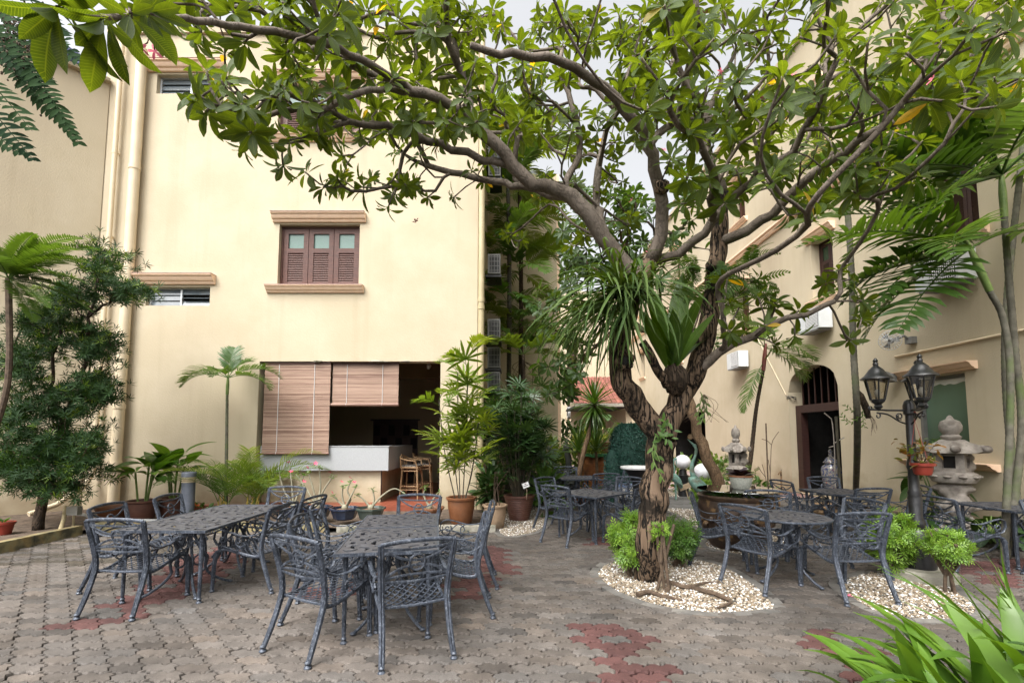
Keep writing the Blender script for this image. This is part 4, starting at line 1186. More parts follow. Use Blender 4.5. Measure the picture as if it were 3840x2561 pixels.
# ================================================================== cast metal chairs and tables
def seat_z(y, x=0.0):
    t = (y + .24) / .50
    return .395 + .018 * math.cos((t - .25) * 2 * PI) * -1 + .055 * t - .012 * math.cos(x / .25 * PI / 2) + (-.05 * max(0, (t - .86) / .14) ** 2)
def spiral(c, r0, r1, a0, turns, n, ax=(1, 0, 0), ay=(0, 0, 1)):
    ax, ay, c = Vector(ax), Vector(ay), Vector(c)
    return [c + (ax * math.cos(a0 + turns * 2 * PI * k / n) + ay * math.sin(a0 + turns * 2 * PI * k / n)) * (r0 + (r1 - r0) * k / n) for k in range(n + 1)]
def foot_mesh(name):
    return MB().lathe([(.020, 0), (.027, .004), (.028, .012), (.018, .026), (.020, .036), (.024, .042), (.019, .050), (.014, .056)], 8, ph=PI / 8).mesh(name, METAL)
FOOT = foot_mesh('foot')
def make_chair():
    t = thing('garden_chair', 'x', 'chair')
    ux, W = (0, 1, 0), .27
    for s in (-1, 1):                                            # rear post runs from foot to top rail
        p = spline([(s * .262, -.375, .03), (s * .252, -.315, .18), (s * .248, -.255, .36), (s * .25, -.24, .46), (s * .258, -.262, .60), (s * .276, -.335, .868)], .05)
        n = len(p)
        lb = MB()
        for dx in (-.009, .009):                                 # two ribs give the fluted look
            lb.tube([q + np.array((dx, 0, 0)) for q in p], [.0125 + .004 * math.sin(PI * i / n) for i in range(n)], 6, up=(0, 1, 0), sx=1.35)
        lg = lb.build('rear_leg', METAL, t)
        link('foot', FOOT, lg, (s * .262, -.378, 0))
        f = MB()
        q = spline([(s * .252, .285, .03), (s * .256, .275, .20), (s * .26, .262, .34), (s * .258, .235, .425)], .06)
        for dx in (-.008, .008):
            f.tube([z + np.array((dx, 0, 0)) for z in q], [.0125 + .006 * i / len(q) for i in range(len(q))], 6, up=(0, 1, 0), sx=1.3)
        lg = f.build('front_leg', METAL, t)
        link('foot', FOOT, lg, (s * .252, .287, 0))
        rail = spline([(s * .25, -.245, .455), (s * .25, -.215, seat_z(-.22) - .005), (s * .25, -.10, seat_z(-.10)), (s * .252, .04, seat_z(.04)), (s * .255, .17, seat_z(.17)), (s * .256, .262, seat_z(.25)), (s * .256, .295, seat_z(.262) - .028)], .04)
        MB().tube(rail, .016, 7, up=(1, 0, 0), sx=.8, sy=1.1).build('seat_rail', METAL, t)
        arm = spline([(s * .262, -.272, .655), (s * .272, -.19, .605), (s * .283, -.06, .592), (s * .287, .08, .628), (s * .284, .19, .652), (s * .276, .262, .622), (s * .268, .278, .555), (s * .262, .245, .495), (s * .258, .205, .478), (s * .256, .165, .50)], .035)
        MB().tube(arm, .0125, 7, up=(1, 0, 0), sx=1.35, sy=.62).build('armrest', METAL, t)
        sc = MB()
        ex = s * .268
        sc.tube(spiral((ex, .185, .555), .045, .012, 2.4, 1.1, 12, (0, 1, 0)), .0075, 5)
        sc.tube(spline([(ex, -.03, .598), (ex, .03, .555), (ex, .03, .50), (ex, -.03, .475), (ex, -.07, .50), (ex, -.05, .525)], .03), .0075, 5)
        sc.tube(spline([(ex, .165, .505), (ex, .12, .56), (ex, .06, .60), (ex, .00, .57), (ex, -.02, .53), (ex, .01, .51)], .03), .0075, 5)
        sc.tube(spline([(ex, .20, .478), (ex, .10, .46), (ex, .02, .43), (ex, -.02, .46), (ex, .01, .485)], .03), .0075, 5)
        sc.build('arm_scroll', METAL, t)
        MB().tube([(s * .258, .20, .475), (s * .257, .215, .43)], .012, 6).build('arm_support', METAL, t)
    # back panel
    def by(z): return -.262 - .075 * max(0, (z - .60) / .268) ** 1.2 + .022 * max(0, (.60 - z) / .14)
    def hw(z): return .25 + .026 * (z - .46) / .41
    def arcp(pts, r=.0085, sx=1.5):
        p = spline([(x, by(z) , z) for x, z in pts], .04)
        return p
    MB().tube(spline([(-.278, by(.868), .868), (-.15, by(.88) - .012, .884), (0, by(.885) - .018, .889), (.15, by(.88) - .012, .884), (.278, by(.868), .868)], .05), .0145, 7, up=(0, 1, 0), sx=.75, sy=1.15).build('top_rail', METAL, t)
    bp = MB()
    for pts in ([(-hw(.835), .838), (-.15, .822), (0, .818), (.15, .822), (hw(.835), .838)],
                [(-hw(.84), .845), (-.17, .775), (-.055, .735), (.055, .735), (.17, .775), (hw(.84), .845)],
                [(-hw(.60), .60), (-.15, .665), (-.055, .69), (.055, .69), (.15, .665), (hw(.60), .60)],
                [(-hw(.61), .605), (-.12, .618), (0, .622), (.12, .618), (hw(.61), .605)],
                [(-hw(.58), .585), (-.12, .572), (0, .568), (.12, .572), (hw(.58), .585)]):
        bp.tube(arcp(pts), .0085, 6, up=(0, 1, 0), sx=.7, sy=1.25)
    for rx, rz in ((.058, .062),):
        bp.tube([(rx * math.cos(w), by(.713 + rz * math.sin(w)), .713 + rz * math.sin(w)) for w in np.linspace(0, 2 * PI, 20, endpoint=False)], .0095, 6, closed=True)
    bp.build('back_panel', METAL, t)
    # lattice seat
    st = MB()
    for y in (-.232, .262):
        st.tube([(x, y, seat_z(min(y, .25), x)) for x in np.linspace(-.25, .25, 9)], .011, 6)
    sp_ = .047
    for d in (1, -1):
        for k in range(-12, 13):
            c = k * sp_ * 1.414
            seg = []
            for q in np.linspace(-.26, .26, 41):
                x = q; y = d * q * 1.0 + c + .015
                if abs(x) <= .248 and -.23 <= y <= .26: seg.append((x, y, seat_z(y, x) + (.003 if d > 0 else -.003)))
            if len(seg) > 3: st.tube(seg[::4] + ([seg[-1]] if (len(seg) - 1) % 4 else []), .0085, 4, up=(0, 0, 1), sx=.45, ph=PI / 4)
    st.build('lattice_seat', METAL, t)
    return t
CHAIR0 = make_chair()
_used = [False]
def chair(x, y, heading, label, group):
    """heading: degrees to the right of straight away from the camera"""
    c = CHAIR0 if not _used[0] else copy_tree(CHAIR0)
    _used[0] = True
    c.location = (x, y + .15, 0)
    c.rotation_euler = (0, 0, -R(heading))
    return tag(c, label, 'chair', group)

def fret(u, v):
    """open-work pattern on a unit square (-1..1): True = metal"""
    au, av = abs(u), abs(v)
    if au > .93 or av > .93: return True
    r, th = math.hypot(u, v), math.atan2(v, u)
    if r < .09: return r > .045
    if r < .60:
        w = math.cos(th * 8 + 3.2 * math.sin(r * 6))
        return not (w > .42 and .16 < r < .56 and abs(math.sin(r * 9.5 + .6 * math.cos(4 * th))) > .22)
    cu, cv = au - .66, av - .66
    r2 = math.hypot(cu, cv); t2 = math.atan2(cv, cu)
    if r2 < .30:
        return not (math.cos(t2 * 3 + r2 * 16) > .4 and .05 < r2 < .27)
    m = min(au, av)
    w2 = math.sin(max(au, av) * 21) * math.cos(m * 13)
    return not (w2 > .42)
def fret_mesh(name, sx, sy, cell=.0085, round_=False, tiles=1):
    nx, ny = int(sx / cell), int(sy / cell)
    keep = np.zeros((nx + 2, ny + 2), bool)
    for i in range(nx):
        for j in range(ny):
            u, v = (i + .5) / nx * 2 - 1, (j + .5) / ny * 2 - 1
            if round_:
                r = math.hypot(u, v)
                if r > 1: continue
                th = math.atan2(v, u)
                ok = r > .92 or r < .12 or not ((math.cos(th * 12 + 4 * math.sin(r * 7)) > .4 and .16 < r < .52 and abs(math.sin(r * 9)) > .2) or (.58 < r < .88 and math.cos(th * 16 + 9 * r) > .4))
            else:
                v2 = ((v + 1) / 2 * tiles) % 1 * 2 - 1
                ok = fret(u, v2 if tiles > 1 else v)
            keep[i + 1, j + 1] = ok
    ids, V, F = {}, [], []
    th = .012
    def vid(i, j, k):
        q = (i, j, k)
        if q not in ids:
            ids[q] = len(V); V.append((-sx / 2 + i * sx / nx, -sy / 2 + j * sy / ny, -th * k))
        return ids[q]
    for i in range(nx):
        for j in range(ny):
            if not keep[i + 1, j + 1]: continue
            F.append((vid(i, j, 0), vid(i + 1, j, 0), vid(i + 1, j + 1, 0), vid(i, j + 1, 0)))
            F.append((vid(i, j + 1, 1), vid(i + 1, j + 1, 1), vid(i + 1, j, 1), vid(i, j, 1)))
            for di, dj, a, b in ((-1, 0, (i, j + 1), (i, j)), (1, 0, (i + 1, j), (i + 1, j + 1)), (0, -1, (i, j), (i + 1, j)), (0, 1, (i + 1, j + 1), (i, j + 1))):
                if not keep[i + 1 + di, j + 1 + dj]:
                    F.append((vid(*a, 0), vid(*a, 1), vid(*b, 1), vid(*b, 0)))
    return raw_mesh(name, np.array(V), np.array(F), METAL_T, False)
def scroll_leg(t, x, y, ax, h=.70):
    """curved scroll leg leaving the centre towards (ax): S curve with a volute and a flared foot"""
    ax = Vector((ax[0], ax[1], 0)).normalized()
    o = Vector((x, y, 0))
    z = Vector((0, 0, 1))
    pt = lambda r, zz: o + ax * r + z * zz
    m = MB()
    m.tube(spline([tuple(pt(.03, h)), tuple(pt(.05, .55)), tuple(pt(.10, .42)), tuple(pt(.17, .33)), tuple(pt(.15, .22)), tuple(pt(.22, .12)), tuple(pt(.34, .04)), tuple(pt(.40, .018))], .05), .0145, 7)
    m.tube([pt(.09, .30) + (ax * math.cos(a) + z * math.sin(a)) * (.075 - .055 * k / 14) for k, a in enumerate(np.linspace(0, 2.6 * PI, 15))], .010, 6)
    m.tube([pt(.10, .52) + (ax * math.cos(a) + z * math.sin(a)) * (.06 - .045 * k / 12) for k, a in enumerate(np.linspace(PI, 3.2 * PI, 13))], .009, 6)
    m.blob(tuple(pt(.40, .018)), (.026, .026, .016), 8, 5)
    m.build('scroll_leg', METAL, t)
def rect_table(loc, rz, sx, sy, label, tiles=1, h=.72, group=None):
    t = thing('garden_table', label, 'table', (loc[0], loc[1] + .15, 0), rz, group)
    link('tabletop', fret_mesh('tabletop', sx, sy, tiles=tiles), t, (0, 0, h))
    e = MB()
    for s in (-1, 1):
        e.box((s * (sx / 2 + .006), 0, h - .009), (.016, sy + .028, .026))
        e.box((0, s * (sy / 2 + .006), h - .009), (sx - .004, .016, .026))
    e.build('table_rim', METAL, t, smooth=False)
    for a in (-1, 1):
        for b_ in (-1, 1):
            x, y = a * (sx / 2 - .07), b_ * (sy / 2 - .07)
            m = MB(); m.tube([(x, y, .03), (x, y, .1), (x, y, h - .03)], [.013, .017, .022], 8, ph=PI / 8)
            lg = m.build('leg', METAL, t); link('foot', FOOT, lg, (x, y, 0))
            b2 = MB()
            b2.tube(spline([(x, y, h - .22), (x - a * .05, y, h - .10), (x - a * .14, y, h - .03)], .04), .008, 5)
            b2.tube([(x - a * (.07 + (.035 - .02 * k / 9) * math.cos(w)), y, h - .14 + (.035 - .02 * k / 9) * math.sin(w)) for k, w in enumerate(np.linspace(0, 2 * PI, 10))], .006, 5)
            b2.build('scroll_bracket', METAL, t)
    for q in ([0] if tiles == 1 else [-.4, .4]):
        for a in (45, 135, 225, 315): scroll_leg(t, 0, q, (math.cos(R(a)), math.sin(R(a))), h - .05)
    b_ = MB(); b_.box((0, 0, h - .03), (.05, sy * .9, .03)).box((0, sy * .0, h - .031), (sx * .9, .05, .028)); b_.build('under_frame', METAL, t, smooth=False)
    return t
def round_table(loc, rz, d, label, h=.72):
    t = thing('garden_table', label, 'table', (loc[0], loc[1] + .15, 0), rz)
    link('tabletop', fret_mesh('tabletop', d, d, round_=True), t, (0, 0, h))
    MB().tube([(d / 2 * math.cos(w), d / 2 * math.sin(w), h - .008) for w in np.linspace(0, 2 * PI, 48, endpoint=False)], .013, 6, closed=True).build('table_rim', METAL, t)
    for a in (20, 110, 200, 290): scroll_leg(t, 0, 0, (math.cos(R(a)), math.sin(R(a))), h - .03)
    MB().tube([(0, 0, .2), (0, 0, h - .01)], .028, 8).build('post', METAL, t)
    return t
GA, GB, GM, GR, GS, GE = 'chairs round the long patio table', 'chairs round the two joined tables', 'chairs of the middle tables behind the trunk', 'chairs round the round table', 'chairs at the table by the doorway', 'chairs beside the big stone lantern'
rect_table((-3.48, 5.28, 0), 0, .90, 1.70, 'long open-work metal table near the potted plants', tiles=2)
chair(-3.65, 4.465, 3, 'chair at the open end of the long table, standing over red pavers', GA)
chair(-4.20, 5.08, 82, 'chair on the planting strip side of the long table, next to its open end', GA)
chair(-4.13, 5.88, 83, 'chair on the planting strip side of the long table, in front of the grey bollard', GA)
chair(-3.40, 6.46, 183, 'chair at the head of the long table below the bar counter', GA)
chair(-2.89, 5.07, -86, 'chair on the bar side of the long table with one arm towards the joined tables', GA)
chair(-2.84, 5.76, -83, 'chair on the bar side of the long table, beside its head chair', GA)
ra = R(9.2)
rect_table((-1.085, 4.09, 0), ra, .80, .99, 'square open-work table of the joined pair, further from the bar')
rect_table((-1.235, 4.985, 0), ra, .80, .74, 'square open-work table of the joined pair, nearer the bar')
chair(-1.50, 3.685, 29, 'weathered chair turned askew at the left corner of the joined tables', GB)
chair(-.83, 3.605, -25, 'weathered chair turned askew at the right corner of the joined tables', GB)
chair(-1.70, 4.30, 80, 'chair tucked in behind the left askew one at the joined tables', GB)
chair(-1.86, 5.08, 78, 'chair at the joined tables standing back to back with the long table chairs', GB)
chair(-.58, 4.34, -97, 'chair on the tree side of the joined tables, behind the right askew one', GB)
chair(-.56, 5.14, -95, 'chair on the tree side of the joined tables, closer to the brown palm pot', GB)
chair(-1.225, 5.53, 184, 'chair at the bar end of the joined tables facing the courtyard', GB)
rect_table((1.30, 7.46, 0), R(43), .88, .88, 'square open-work table just behind the tree trunk')
chair(.90, 7.18, 46, 'chair with its back to the pavers at the table behind the trunk', GM)
chair(1.80, 7.06, -42, 'chair beside the trunk partly hidden by the bright green shrub', GM)
chair(.84, 8.12, 134, 'chair next to the ribbed palm pot at the middle table', GM)
chair(1.96, 8.18, 224, 'chair facing the courtyard at the middle table beside the trunk', GM)
rect_table((1.46, 10.25, 0), R(6), .85, .85, 'open-work table in front of the brick planter')
chair(1.32, 10.95, 182, 'chair in front of the statue at the planter table', GM)
chair(1.86, 9.58, -12, 'chair with its back to the middle table at the planter table', GM)
chair(2.30, 10.25, -94, 'chair in front of the dark green topiary at the planter table', GM)
chair(.78, 10.1, 92, 'chair half hidden by palm leaves at the planter table', GM)
round_table((3.20, 5.27, 0), 0, .90, 'round open-work metal table beside the glazed jar')
chair(2.82, 5.11, 61, 'chair standing on the tree gravel edge at the round table', GR)
chair(3.50, 4.81, -3, 'chair with one foot in the lamp post gravel at the round table', GR)
chair(2.72, 5.92, 112, 'chair on the curved pebble strip at the round table', GR)
chair(3.44, 6.02, 205, 'chair close against the brown glazed jar at the round table', GR)
chair(3.92, 5.38, -98, 'chair at the round table turned towards the glazed jar', GR)
rect_table((5.50, 7.62, 0), 0, .80, .80, 'square open-work table in front of the dark doorway')
chair(4.98, 7.85, 84, 'chair left of the doorway table showing its side and curled arm', GS)
chair(5.78, 8.12, 185, 'chair standing right in front of the dark doorway', GS)
chair(5.28, 6.95, -4, 'chair at the doorway table with its back to the round table', GS)
chair(5.98, 7.05, -70, 'chair at the doorway table behind the black lamp post', GS)
chair(5.68, 5.72, 88, 'chair beside the clipped shrub below the big stone lantern', GE)
chair(6.42, 5.10, 178, 'chair facing out of the corner below the stone lantern leaves', GE)
rect_table((6.62, 5.98, 0), 0, .80, .80, 'open-work table by the border in front of the stone lantern')
# ================================================================== plant kit
rng = random.Random(11)
def bark_mat(name, c1, c2, crack, scale=10, amount=.5, stretch=.22, bump=.9):
    m, nt, b, N, L = nodes_of(name)
    g = N('ShaderNodeNewGeometry'); mp = N('ShaderNodeMapping'); mp.inputs['Scale'].default_value = (1, 1, stretch)
    L(g.outputs['Position'], mp.inputs[0])
    n0 = N('ShaderNodeTexNoise'); n0.inputs['Scale'].default_value = scale * .8; n0.inputs['Detail'].default_value = 5; L(mp.outputs[0], n0.inputs['Vector'])
    ad = N('ShaderNodeVectorMath'); ad.operation = 'MULTIPLY_ADD'; ad.inputs[1].default_value = (.09, .09, .09)
    L(n0.outputs['Color'], ad.inputs[0]); L(mp.outputs[0], ad.inputs[2])
    vo = N('ShaderNodeTexNoise'); vo.inputs['Scale'].default_value = scale * 3.4; vo.inputs['Detail'].default_value = 4; L(ad.outputs[0], vo.inputs['Vector'])
    s5 = N('ShaderNodeMath'); s5.operation = 'SUBTRACT'; s5.inputs[1].default_value = .47; L(vo.outputs['Fac'], s5.inputs[0])
    a5 = N('ShaderNodeMath'); a5.operation = 'ABSOLUTE'; L(s5.outputs[0], a5.inputs[0])
    ed = N('ShaderNodeMapRange'); ed.inputs['From Min'].default_value, ed.inputs['From Max'].default_value = .0, .07; L(a5.outputs[0], ed.inputs[0])
    n1 = N('ShaderNodeTexNoise'); n1.inputs['Scale'].default_value = scale; n1.inputs['Detail'].default_value = 9; L(mp.outputs[0], n1.inputs['Vector'])
    cr = N('ShaderNodeValToRGB'); cr.color_ramp.elements[0].position, cr.color_ramp.elements[1].position = .36, .64
    cr.color_ramp.elements[0].color = (*c1, 1); cr.color_ramp.elements[1].color = (*c2, 1)
    L(n1.outputs['Fac'], cr.inputs[0])
    n2 = N('ShaderNodeTexNoise'); n2.inputs['Scale'].default_value = 3.2; n2.inputs['Detail'].default_value = 9; n2.inputs['Roughness'].default_value = .7
    L(g.outputs['Position'], n2.inputs['Vector'])
    pt = N('ShaderNodeMapRange'); pt.inputs['From Min'].default_value, pt.inputs['From Max'].default_value = .50, .60; pt.inputs['To Max'].default_value = amount; L(n2.outputs['Fac'], pt.inputs[0])
    iv = N('ShaderNodeMath'); iv.operation = 'SUBTRACT'; iv.inputs[0].default_value = 1.0; L(ed.outputs[0], iv.inputs[1])
    fm = N('ShaderNodeMath'); fm.operation = 'MULTIPLY'; fm.inputs[1].default_value = amount * 1.6; L(iv.outputs[0], fm.inputs[0])
    mxx = N('ShaderNodeMath'); mxx.operation = 'MAXIMUM'; L(fm.outputs[0], mxx.inputs[0]); L(pt.outputs[0], mxx.inputs[1]); mxx.use_clamp = True
    mx = N('ShaderNodeMix'); mx.data_type = 'RGBA'; L(mxx.outputs[0], mx.inputs['Factor']); L(cr.outputs[0], mx.inputs['A']); mx.inputs['B'].default_value = (*crack, 1)
    L(mx.outputs['Result'], b.inputs['Base Color']); b.inputs['Roughness'].default_value = .9; b.inputs['Specular IOR Level'].default_value = .2
    hh = N('ShaderNodeMath'); hh.operation = 'MULTIPLY_ADD'; hh.inputs[1].default_value = .5; L(n1.outputs['Fac'], hh.inputs[0]); L(ed.outputs[0], hh.inputs[2])
    bp = N('ShaderNodeBump'); bp.inputs['Strength'].default_value = bump; bp.inputs['Distance'].default_value = .018
    L(hh.outputs[0], bp.inputs['Height']); L(bp.outputs[0], b.inputs['Normal'])
    return m
BARK = bark_mat('trunk_bark', (.115, .078, .05), (.19, .132, .09), (.011, .009, .007), 7, .92, .11)
BARK_L = bark_mat('limb_bark', (.125, .10, .08), (.20, .165, .137), (.06, .05, .04), 6, .35, .5, .35)
BARK_D = bark_mat('dark_bark', (.05, .035, .024), (.10, .07, .048), (.012, .010, .008), 9, .5)
BARK_2 = bark_mat('brown_bark', (.15, .095, .055), (.21, .14, .085), (.05, .032, .02), 9, .5, .3, .5)

def leaf_template(L=1.0, W=.30, rows=6, bend=.18, fold=.10, shape='obovate', petiole=.10, curl=0.0):
    V, UV, F = [], [], []
    for i in range(rows + 1):
        t = i / rows
        if shape == 'obovate': w = W * .5 * (math.sin(PI * min(1, t ** 1.25 * .93 + .035)) ** .8) if t < 1 else 0
        elif shape == 'lance': w = W * .5 * math.sin(PI * min(1, t ** .8 * .97 + .02)) ** .9 if t < 1 else 0
        elif shape == 'strap': w = W * .5 * min(1, t * 2.2) ** .6 * max(0, 1 - t ** 5)
        else: w = W * .5 * math.sin(PI * (t ** .75 * .96 + .03)) ** .7 if t < 1 else 0
        if t == 0: w = W * .03
        y = petiole * L + t * L * (1 - petiole)
        z = -bend * L * t * t + curl * L * t * t * t
        for s in (-1, 0, 1):
            V.append((s * w * L, y, z + (abs(s) * w * fold * 3 * L)))
            UV.append((.5 + s * .5, t))
    for i in range(rows):
        for s in (0, 1):
            a = i * 3 + s
            F.append((a, a + 1, a + 4, a + 3))
    k = len(V)                                                    # petiole strip
    V += [(-.012 * L, 0, 0), (.012 * L, 0, 0), (.012 * L, petiole * L * 1.15, .004 * L), (-.012 * L, petiole * L * 1.15, .004 * L)]
    UV += [(.49, 0), (.51, 0), (.51, .1), (.49, .1)]
    F.append((k, k + 1, k + 2, k + 3))
    return np.array(V), np.array(F), np.array(UV)

def grow(limbs, tips, step=.13, bal=.35, wander=.05, root_r=.02, expo=2.35, tip_r=.009, lift=.25, min_node=0):
    """limbs: list of polylines of (x,y,z) joined to earlier ones; tips: points that twigs must reach.
    returns nodes, parent index, radii, tip directions"""
    N, PAR, PLEN = [], [], []
    def addnode(p, par):
        N.append(np.array(p, float)); PAR.append(par)
        PLEN.append(0 if par < 0 else PLEN[par] + np.linalg.norm(N[-1] - N[par]))
        return len(N) - 1
    for li, lim in enumerate(limbs):
        pts = spline(lim, step)
        if li == 0: last = addnode(pts[0], -1)
        else:
            d = np.linalg.norm(np.array(N) - pts[0], axis=1)
            last = int(d.argmin())
        for p in pts[1:]: last = addnode(p + np.array([rng.gauss(0, wander * .25) for _ in range(3)]), last)
    nl = len(N)
    tipn = []
    for tp in tips:
        tp = np.array(tp, float)
        A = np.array(N); d = np.linalg.norm(A - tp, axis=1)
        cost = d + bal * np.array(PLEN)
        cost[:min_node] += 50
        for ti in tipn: cost[ti] += .4
        j = int(cost.argmin())
        par = PAR[j]
        td = N[j] - N[par] if par >= 0 else np.array((0, 0, 1.))
        td = td / (np.linalg.norm(td) + 1e-9)
        dist = d[j]
        m = max(2, int(dist / step))
        a = N[j]
        up = np.array((0, 0, lift * dist))
        c1 = a + td * dist * .35 + np.array([rng.gauss(0, wander) for _ in range(3)]) * dist
        c2 = tp - (tp - a) * .3 - up * .8 + np.array([rng.gauss(0, wander) for _ in range(3)]) * dist
        last = j
        for k in range(1, m + 1):
            t = k / m
            p = (1-t)**3 * a + 3*(1-t)**2*t * c1 + 3*(1-t)*t*t * c2 + t**3 * tp
            last = addnode(p, last)
        tipn.append(last)
    n = len(N)
    rad = np.zeros(n)
    kids = [[] for _ in range(n)]
    for i in range(n):
        if PAR[i] >= 0: kids[PAR[i]].append(i)
    for i in range(n - 1, -1, -1):
        rad[i] = max(tip_r, (sum(rad[k] ** expo for k in kids[i])) ** (1 / expo)) if kids[i] else tip_r
    dirs = []
    for t in tipn:
        d = N[t] - N[PAR[PAR[t]]] if PAR[PAR[t]] >= 0 else N[t] - N[PAR[t]]
        dirs.append(d / (np.linalg.norm(d) + 1e-9))
    return N, PAR, rad, kids, tipn, dirs, nl
def branch_meshes(N, PAR, rad, kids, split_r=0.0, sides=8):
    """tubes along the branch chains; returns (thick, thin) MBs split at radius split_r"""
    thick, thin = MB(), MB()
    stack = [(0, -1)]
    while stack:
        i, frm = stack.pop()
        chain = ([frm] if frm >= 0 else []) + [i]
        cur = i
        while kids[cur]:
            ks = sorted(kids[cur], key=lambda k: -rad[k])
            for k in ks[1:]: stack.append((k, cur))
            cur = ks[0]; chain.append(cur)
        rr = [rad[c] for c in chain]
        if frm >= 0: rr[0] = rr[1]
        big = max(rr) > split_r
        if len(chain) < 2: continue
        (thick if big else thin).tube([N[c] for c in chain], rr, sides if big else 6)
    return thick, thin
def rosette(pos, d, n, L, T, spread=(48, 100), rand=rng, droop=.0):
    """matrices of n leaves spiralling round the twig tip"""
    d = Vector(d).normalized()
    a = d.orthogonal().normalized(); b = d.cross(a)
    out = []
    ph = rand.uniform(0, 6.28)
    for k in range(n):
        w = ph + k * 2.39996
        f = (k + .5) / n
        ang = R(spread[0] + (spread[1] - spread[0]) * (1 - f) + rand.gauss(0, 9))
        e = a * math.cos(w) + b * math.sin(w)
        dr = d * math.cos(ang) + e * math.sin(ang)
        dr = (dr + Vector((0, 0, -droop * rand.uniform(.3, 1.2)))).normalized()
        nrm = d * math.sin(ang) - e * math.cos(ang)
        nrm = nrm + Vector((rand.gauss(0, .18), rand.gauss(0, .18), rand.gauss(0, .18)))
        s = L * rand.uniform(.68, 1.12) * (.8 + .25 * (1 - f))
        out.append(frame(Vector(pos) - d * rand.uniform(0, .05), dr, nrm, (s * rand.uniform(.85, 1.1), s, s)))
    return out

# ================================================================== the big frangipani
FR_LEAF = leafmat('frangipani_leaf', (.036, .066, .010), (.072, .118, .015), trans=.5, rough=.5, spec=.35, veins=.45, tcol=(2.3, 1.9, .45), c3=(.52, .32, .03))
FT = [leaf_template(1, .33, 6, bd, .10, 'obovate', .11, cu) for bd, cu in ((.10, 0), (.22, 0), (.34, .05), (.05, -.12))]
LIM = lambda pts: [tuple(PD(x, y, Y)) for x, y, Y in pts]
b0 = G(2434, 2168)
trunk = [(b0.x, b0.y, -.05), tuple(PD(1494, 1260, 5.24)), tuple(PD(1500, 1150, 5.22)), tuple(PD(1515, 1060, 5.2)), tuple(PD(1520, 1000, 5.2))]
limbs = [trunk,
 LIM([(1520, 1000, 5.2), (1478, 955, 5.15), (1432, 880, 5.1), (1420, 810, 5.1), (1438, 730, 5.1), (1468, 650, 5.1), (1492, 610, 5.1)]),                          # left stem
 LIM([(1520, 1000, 5.2), (1555, 935, 5.25), (1592, 860, 5.3), (1620, 770, 5.3), (1636, 670, 5.35), (1648, 560, 5.4), (1660, 450, 5.4)]),                          # right stem
 LIM([(1470, 650, 5.1), (1400, 560, 5.0), (1310, 455, 4.9), (1220, 420, 4.8), (1160, 355, 4.7), (1065, 265, 4.5), (950, 205, 4.2), (830, 135, 3.8), (700, 85, 3.3), (560, 60, 2.9), (420, 45, 2.5), (330, 20, 2.25)]),   # long left bough
 LIM([(1492, 610, 5.1), (1522, 500, 4.9), (1500, 390, 4.7), (1470, 300, 4.5), (1390, 205, 4.2), (1290, 145, 3.9), (1180, 130, 3.7), (1080, 110, 3.5)]),           # upright bough bending left
 LIM([(1492, 610, 5.1), (1590, 560, 4.9), (1690, 450, 4.6), (1790, 370, 4.3), (1880, 250, 3.9), (1930, 130, 3.6)]),                                                # right front bough
 LIM([(1648, 560, 5.4), (1750, 510, 5.1), (1900, 372, 4.6), (2050, 285, 4.1), (2200, 235, 3.7), (2340, 185, 3.3)]),                                               # long right bough
 LIM([(1592, 868, 5.3), (1655, 805, 5.1), (1760, 752, 4.9), (1850, 715, 4.7), (1920, 690, 4.6)]),                                                                 # low right branch
 LIM([(1660, 450, 5.4), (1620, 330, 5.5), (1640, 220, 5.5), (1690, 120, 5.4)]),
 LIM([(1438, 730, 5.1), (1420, 620, 5.4), (1380, 520, 5.8), (1370, 400, 6.1), (1400, 280, 6.2)]),
 LIM([(1400, 560, 5.0), (1300, 500, 5.4), (1285, 480, 5.5)]),
 LIM([(1310, 455, 4.9), (1200, 430, 5.2), (1060, 400, 5.5), (960, 370, 5.6)]),
 LIM([(1160, 380, 4.75), (1040, 345, 4.7), (920, 300, 4.5), (800, 280, 4.2), (700, 330, 4.0)]),
 LIM([(950, 205, 4.2), (840, 210, 3.9), (740, 250, 3.7), (640, 250, 3.5)]),
]
def sample(x0, y0, x1, y1, d0, d1, n):
    return [tuple(PD(rng.uniform(x0, x1), rng.uniform(y0, y1), rng.uniform(d0, d1))) for _ in range(n)]
tips = LIM([(235, 48, 1.75), (130, 18, 1.7), (340, 25, 2.2), (300, 30, 2.0), (470, 262, 3.2), (445, 215, 3.1), (555, 345, 3.6), (620, 330, 3.8), (650, 385, 4.0), (742, 430, 4.3), (700, 395, 4.2), (890, 480, 4.7), (830, 430, 4.6), (905, 450, 4.9), (770, 405, 4.4),
            (980, 455, 5.4), (1040, 455, 5.5), (1700, 70, 2.6), (1930, 70, 2.5), (2240, 60, 2.4), (1480, 255, 2.9), (1760, 415, 3.2), (1800, 170, 2.7), (2320, 70, 2.3), (1640, 90, 2.8), (2080, 120, 2.7), (1870, 470, 3.9), (1960, 440, 3.9), (2040, 420, 4.1)])
tips += sample(360, -60, 800, 45, 2.9, 4.6, 24) + sample(440, 40, 800, 240, 3.0, 4.6, 34) + sample(430, 170, 760, 330, 3.2, 4.5, 20) + sample(700, 0, 1100, 300, 3.9, 6.2, 95) + sample(760, 250, 1120, 430, 4.2, 5.8, 32)
tips += sample(1050, 0, 1500, 330, 4.3, 7.4, 120) + sample(1150, 320, 1480, 560, 5.6, 7.4, 30)
